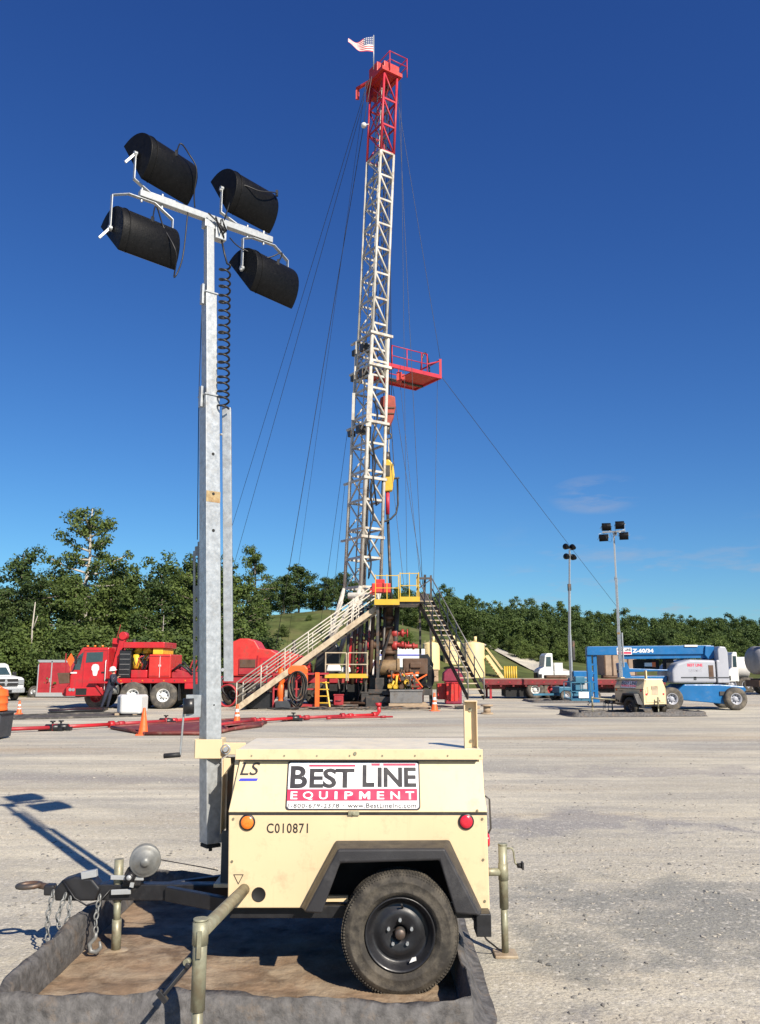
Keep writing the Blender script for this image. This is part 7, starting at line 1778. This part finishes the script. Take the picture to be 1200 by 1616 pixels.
# platform basket behind the jib
b = MB(); bx0, bx1 = X4(905), X4(936); z0, z1 = Z4(1106), Z4(1078)
for z in (z0 + .05, (z0 + z1) / 2, z1):
    for y_ in (.2, 1.6): b.bar((bx0, y_, z), (bx1, y_, z), .04, .04)
    for x in (bx0, bx1): b.bar((x, .2, z), (x, 1.6, z), .04, .04)
for x in (bx0, (bx0 + bx1) / 2, bx1):
    for y_ in (.2, 1.6): b.bar((x, y_, z0), (x, y_, z1), .04, .04)
b.bb(bx0, bx1, .2, 1.6, z0 - .02, z0 + .04); kb = bl.part('basket', b, m_bluegr)
b = MB(); b.bb(bx0 + .3, bx1 - .1, .16, .19, z0 + .1, z0 + .35); bl.part('basket_sign', b, m_signw, kb); b = MB(); b.bb(bx0 + .2, bx0 + .6, .25, .6, z1 - .1, z1 + .25); bl.part('control_box', b, m_bluegr, kb, bevel=.03)
# brown crate of pipes seen through the folded boom
q0 = at(955, 1075, 47.5); q1 = at(1004, 1034, 47.5)
cr_ = Thing('equipment_crate', 'brown boxed equipment on the flatbed, seen through the folded blue boom', 'crate', ((q0.x + q1.x) / 2, 48, 1.2))
b = MB(); b.bb(q0.x, q1.x, 47.5, 49, 1.27, q1.z); c_ = cr_.part('crate_body', b, M('tan_crate', (.30, .22, .16), .8, var=.25, scale=2), bevel=.02)
b = MB(); 
for k in range(5): x = q0.x + (q1.x - q0.x) * (k + .02) / 4.2; b.bb(x, x + .07, 47.46, 47.498, 1.27, q1.z)
cr_.part('crate_battens', b, m_rustst, c_)

# ------------------------------------------------------------------ flatbed trailer
p = gr(900, 1103); K5 = (p.y * .9835 - .34) / 1305
ft = Thing('flatbed_trailer', 'long dark red flatbed trailer standing behind the light towers and the lift', 'flatbed trailer', (p.x, p.y, 0), local=True); ft.off = None
X5 = lambda px: (px - 900) * K5
Z5 = lambda py: (1103 - py) * K5
b = MB(); b.bb(X5(764), X5(1050), 0, 2.4, Z5(1078), Z5(1072)); fd = ft.part('bed', b, m_wood, bevel=.02)
b = MB(); b.bb(X5(762), X5(1052), -.04, -.002, Z5(1081), Z5(1072.5)); b.bb(X5(770), X5(1045), .5, .62, Z5(1088), Z5(1078.2)); b.bb(X5(770), X5(1045), 1.8, 1.92, Z5(1088), Z5(1078.2))
for k in range(14): x = X5(770 + k * 20); b.bb(x, x + .1, .0, .49, Z5(1084), Z5(1078.2))
ft.part('side_rail', b, M('flatbed_dark_red', (0.17, 0.018, 0.02), .55, var=.3, scale=2, dirt=(.1, .06, .05), damt=.3), fd)
b = MB()
for k in range(16): x = X5(768 + k * 18); b.bb(x, x + .10, -.048, -.042, Z5(1077.6), Z5(1076.4))
o_ = ft.part('reflectors', b, m_mastred, fd, fix=False)
for x in (846, 872, 1020): 
    for y_, s_ in ((.25, -1), (2.15, 1)): wheel(ft, (X5(x), y_, .5), .5, .5, (0, s_, 0), m_poly if x == 846 else m_redd, m_rubfar, .5)
b = MB(); b.bb(X5(800), X5(835), .3, 2.0, Z5(1100), Z5(1086)); b.bb(X5(890), X5(1005), .4, 1.9, Z5(1094), Z5(1088.2)); ft.part('under_gear', b, m_dark)
b = MB(); b.bar((X5(776), .3, 0), (X5(776), .3, Z5(1081)), .12, .12); b.bar((X5(776), 2.1, 0), (X5(776), 2.1, Z5(1081)), .12, .12); ft.part('landing_legs', b, m_redd)
for k, (a_, c_) in enumerate(((866, 900), (958, 1040))):
    pts = [(p.x + X5(a_ + (c_ - a_) * j / 8), p.y + .6 + .05 * (j % 2), Z5(1072) + .10) for j in range(9)]
    b = MB(); b.tube(pts, .1, 8); b.tube([(x, y + .3, z) for x, y, z in pts], .1, 8); single('pipe_bundle', b, m_rustst, ('short rusty pipe bundle on the flatbed behind the thin light tower', 'rusty pipe bundle on the flatbed behind the cream light tower')[k], 'pipes', pts[0])

# ------------------------------------------------------------------ tanks, ladder, bollards and vehicles behind
def storage_tank(px0, px1, py0, Y, label):
    a = at(px0, py0, Y); c = at(px1, py0, Y); r_ = (c.x - a.x) / 2; x = (a.x + c.x) / 2
    th = Thing('storage_tank', label, 'tank', (x, Y + r_, 0), group='cream storage tanks')
    b = MB(); b.lathe([(r_, 0), (r_, a.z), (r_ * .98, a.z + .05), (0, a.z + .25)], (x, Y + r_, 0), ZU, 36); o = th.part('tank_shell', b, m_tank)
    b = MB(); b.cyl((x + .2, Y + r_, a.z + .2), (x + .2, Y + r_, a.z + .65), .13, n=10); th.part('vent', b, m_tank, o)
    b = MB()
    for s_ in (-.2, .2): b.bar((x - r_ * .5 + s_, Y + .15, .1), (x - r_ * .5 + s_, Y + .15, a.z + .3), .04, .04)
    for k in range(10): b.bar((x - r_ * .5 - .2, Y + .15, .4 + k * .36), (x - r_ * .5 + .2, Y + .15, .4 + k * .36), .03, .03)
    th.part('tank_ladder', b, m_stair, o); return th
storage_tank(668, 695, 1016, 74, 'smaller looking cream storage tank just left of the dark stairs')
storage_tank(731, 767, 1016, 72, 'wide cream storage tank right of the dark stairs, beside a ladder')
storage_tank(700, 728, 1014, 77, 'cream storage tank half hidden behind the dark stairs')
a = at(768, 1035, 72.5); c = at(794, 1066, 72.5)
ldr = Thing('tank_stairs', 'cream stairway leaning down right from the wide storage tank', 'stairs', (c.x, 72.5, 0))
for y_ in (72.3, 73.1):
    b = MB(); b.bar(a + V((0, y_ - 72.5, 0)), V((c.x, y_, c.z - .3)), .1, .3); s_ = ldr.part('stringer', b, m_tank); b = MB(); b.bar(a + V((0, y_ - 72.5, .7)), V((c.x, y_, c.z + .5)), .06, .06); ldr.part('handrail', b, m_tank, s_)
for k in range(8):
    f = (k + .5) / 8; q = a.lerp(V((c.x, 72.5, c.z - .3)), f); b = MB(); b.box((q.x, 72.7, q.z), (.25, .75, .05)); ldr.part('tread', b, m_tank)
for k in range(6):
    q = at(797 + k * 3.6, 1066, 70); qt = at(797 + k * 3.6, 1052, 70)
    b = MB(); b.cyl((q.x, 70, max(0, q.z - .9)), (q.x, 70, qt.z), .07, n=10); b.ball((q.x, 70, qt.z), (.07, .07, .05), 10, 6)
    single('bollard', b, m_yellow, 'yellow bollard in the short row right of the cream tanks', 'bollard', (q.x, 70, 0), 'yellow bollards by the tanks')

a = at(592, 1024, 70); c = at(671, 1043, 70); z0 = .9
wt = Thing('box_trailer', 'long white box trailer with a dark stripe, seen behind the wellhead', 'trailer', ((a.x + c.x) / 2, 71, 0))
b = MB(); b.bb(a.x, c.x, 70, 72.4, z0, a.z); bb_ = wt.part('box_body', b, m_white, bevel=.05); b = MB(); b.bb(a.x + .1, c.x - .05, 69.97, 69.998, a.z - .55, a.z - .46); wt.part('dark_stripe', b, m_blue_ink, bb_)
b = MB(); b.bb(a.x + 1.6, a.x + 2.6, 69.97, 69.998, z0 + .3, z0 + .75); wt.part('window', b, m_wglass, bb_); b = MB(); b.bb(a.x + 1, a.x + 2, 70.5, 71.5, a.z + .001, a.z + .2); wt.part('roof_unit', b, m_white, bb_, bevel=.03)
for x in (a.x + .8, c.x - 1.0): wheel(wt, (x, 70.2, .45), .45, .3, (0, -1, 0), m_grey, m_rubfar); wheel(wt, (x, 72.2, .45), .45, .3, (0, 1, 0), m_grey, m_rubfar)
b = MB(); b.bb(a.x + .2, c.x - .2, 70.6, 71.8, .5, .89); wt.part('chassis', b, m_dark)

def white_truck(px0, px1, py0, py1, Y, label, tankbody):
    a = at(px0, py1, Y); c = at(px1, py0, Y); L_ = c.x - a.x; H_ = c.z
    th = Thing('white_truck', label, 'truck', ((a.x + c.x) / 2, Y + 1, 0))
    x = a.x
    b = MB(); b.prism([(x + .02 * L_, .7), (x, 1.25), (x + .05 * L_, 1.5), (x + .16 * L_, 1.65), (x + .20 * L_, H_ * .93), (x + .26 * L_, H_), (x + .42 * L_, H_), (x + .44 * L_, .7)], (0, Y, 0), (1, 0, 0), (0, 0, 1), (0, 2.2, 0)); o = th.part('cab', b, m_white, bevel=.06)
    b = MB(); b.prism([(x + .22 * L_, 1.7), (x + .24 * L_, H_ * .90), (x + .37 * L_, H_ * .90), (x + .37 * L_, 1.7)], (0, Y - .012, 0), (1, 0, 0), (0, 0, 1), (0, .01, 0)); th.part('side_window', b, m_wglass, o)
    b = MB(); b.bb(x - .05, x + .01, Y + .4, Y + 1.8, .75, 1.2); b.bb(x + .0, x + .1 * L_, Y - .01, Y - .001, .8, 1.1); th.part('grille', b, m_dark, o)
    b = MB()
    if tankbody: b.cyl((x + .47 * L_, Y + 1.1, 1.65), (x + L_, Y + 1.1, 1.65), .75, n=20)
    else: b.bb(x + .46 * L_, x + L_, Y, Y + 2.2, 1.0, 1.35); b.bb(x + .48 * L_, x + .72 * L_, Y + .2, Y + 2.0, 1.36, 2.0)
    th.part('load_body', b, m_poly, bevel=.03)
    b = MB(); b.bb(x + .1 * L_, x + L_, Y + .6, Y + 1.6, .5, .69); b.bb(x + .46 * L_, x + L_, Y + .5, Y + 1.7, .7, .95); th.part('chassis', b, m_dark)
    for f in (.16, .70, .88):
        wheel(th, (x + f * L_, Y + .15, .5), .5, .3, (0, -1, 0), m_grey, m_rubfar); wheel(th, (x + f * L_, Y + 2.05, .5), .5, .3, (0, 1, 0), m_grey, m_rubfar)
    return th
white_truck(850, 904, 1031, 1066, 68, 'white flat truck facing left behind the flatbed, left of the thin light tower', False)
white_truck(1150, 1186, 1029, 1075, 58, 'white truck partly hidden between the lift turret and the silver tanker', True)
# silver tanker at the right edge
a = at(1203, 1085, 52); zc = at(1190, 1042, 52).z
tk_ = Thing('tanker_trailer', 'dull silver tanker trailer cut by the right edge of the photo', 'tanker trailer', (a.x + 3, 53, 0))
b = MB(); b.lathe([(0, 0), (.55, .02), (.82, .12), (.88, .25), (.88, 7.5), (.7, 7.7), (0, 7.75)], (a.x, 53.2, zc), (1, .25, 0), 32); sh = tk_.part('tank_shell', b, M('dull_silver', (.25, .25, .26), .5, .3, var=.15, scale=2, dirt=(.2, .18, .16), damt=.25))
b = MB(); b.bar((a.x + .3, 52.5, zc + 1.0), (a.x + 7, 54.2, zc + 1.35), .25, .05); b.bar((a.x + .4, 52.6, zc + 1.1), (a.x + 7, 54.2, zc + 1.9), .04, .04); tk_.part('catwalk', b, m_greyst, sh)
b = MB(); b.bar((a.x + .2, 53.2, .85), (a.x + 7, 54.9, .85), 1.0, .3); b.box((a.x + .1, 53.2, .7), (.3, 2, .4)); tk_.part('chassis', b, m_rustst)
for k in range(2):
    for s_ in (-1, 1): wheel(tk_, (a.x + 1.0 + k * 1.3, 53.4 + k * .32 + s_ * .95, .5), .5, .3, V((-.24 * s_ * -1 * 0 + .0, s_, 0)), m_grey, m_rubfar)
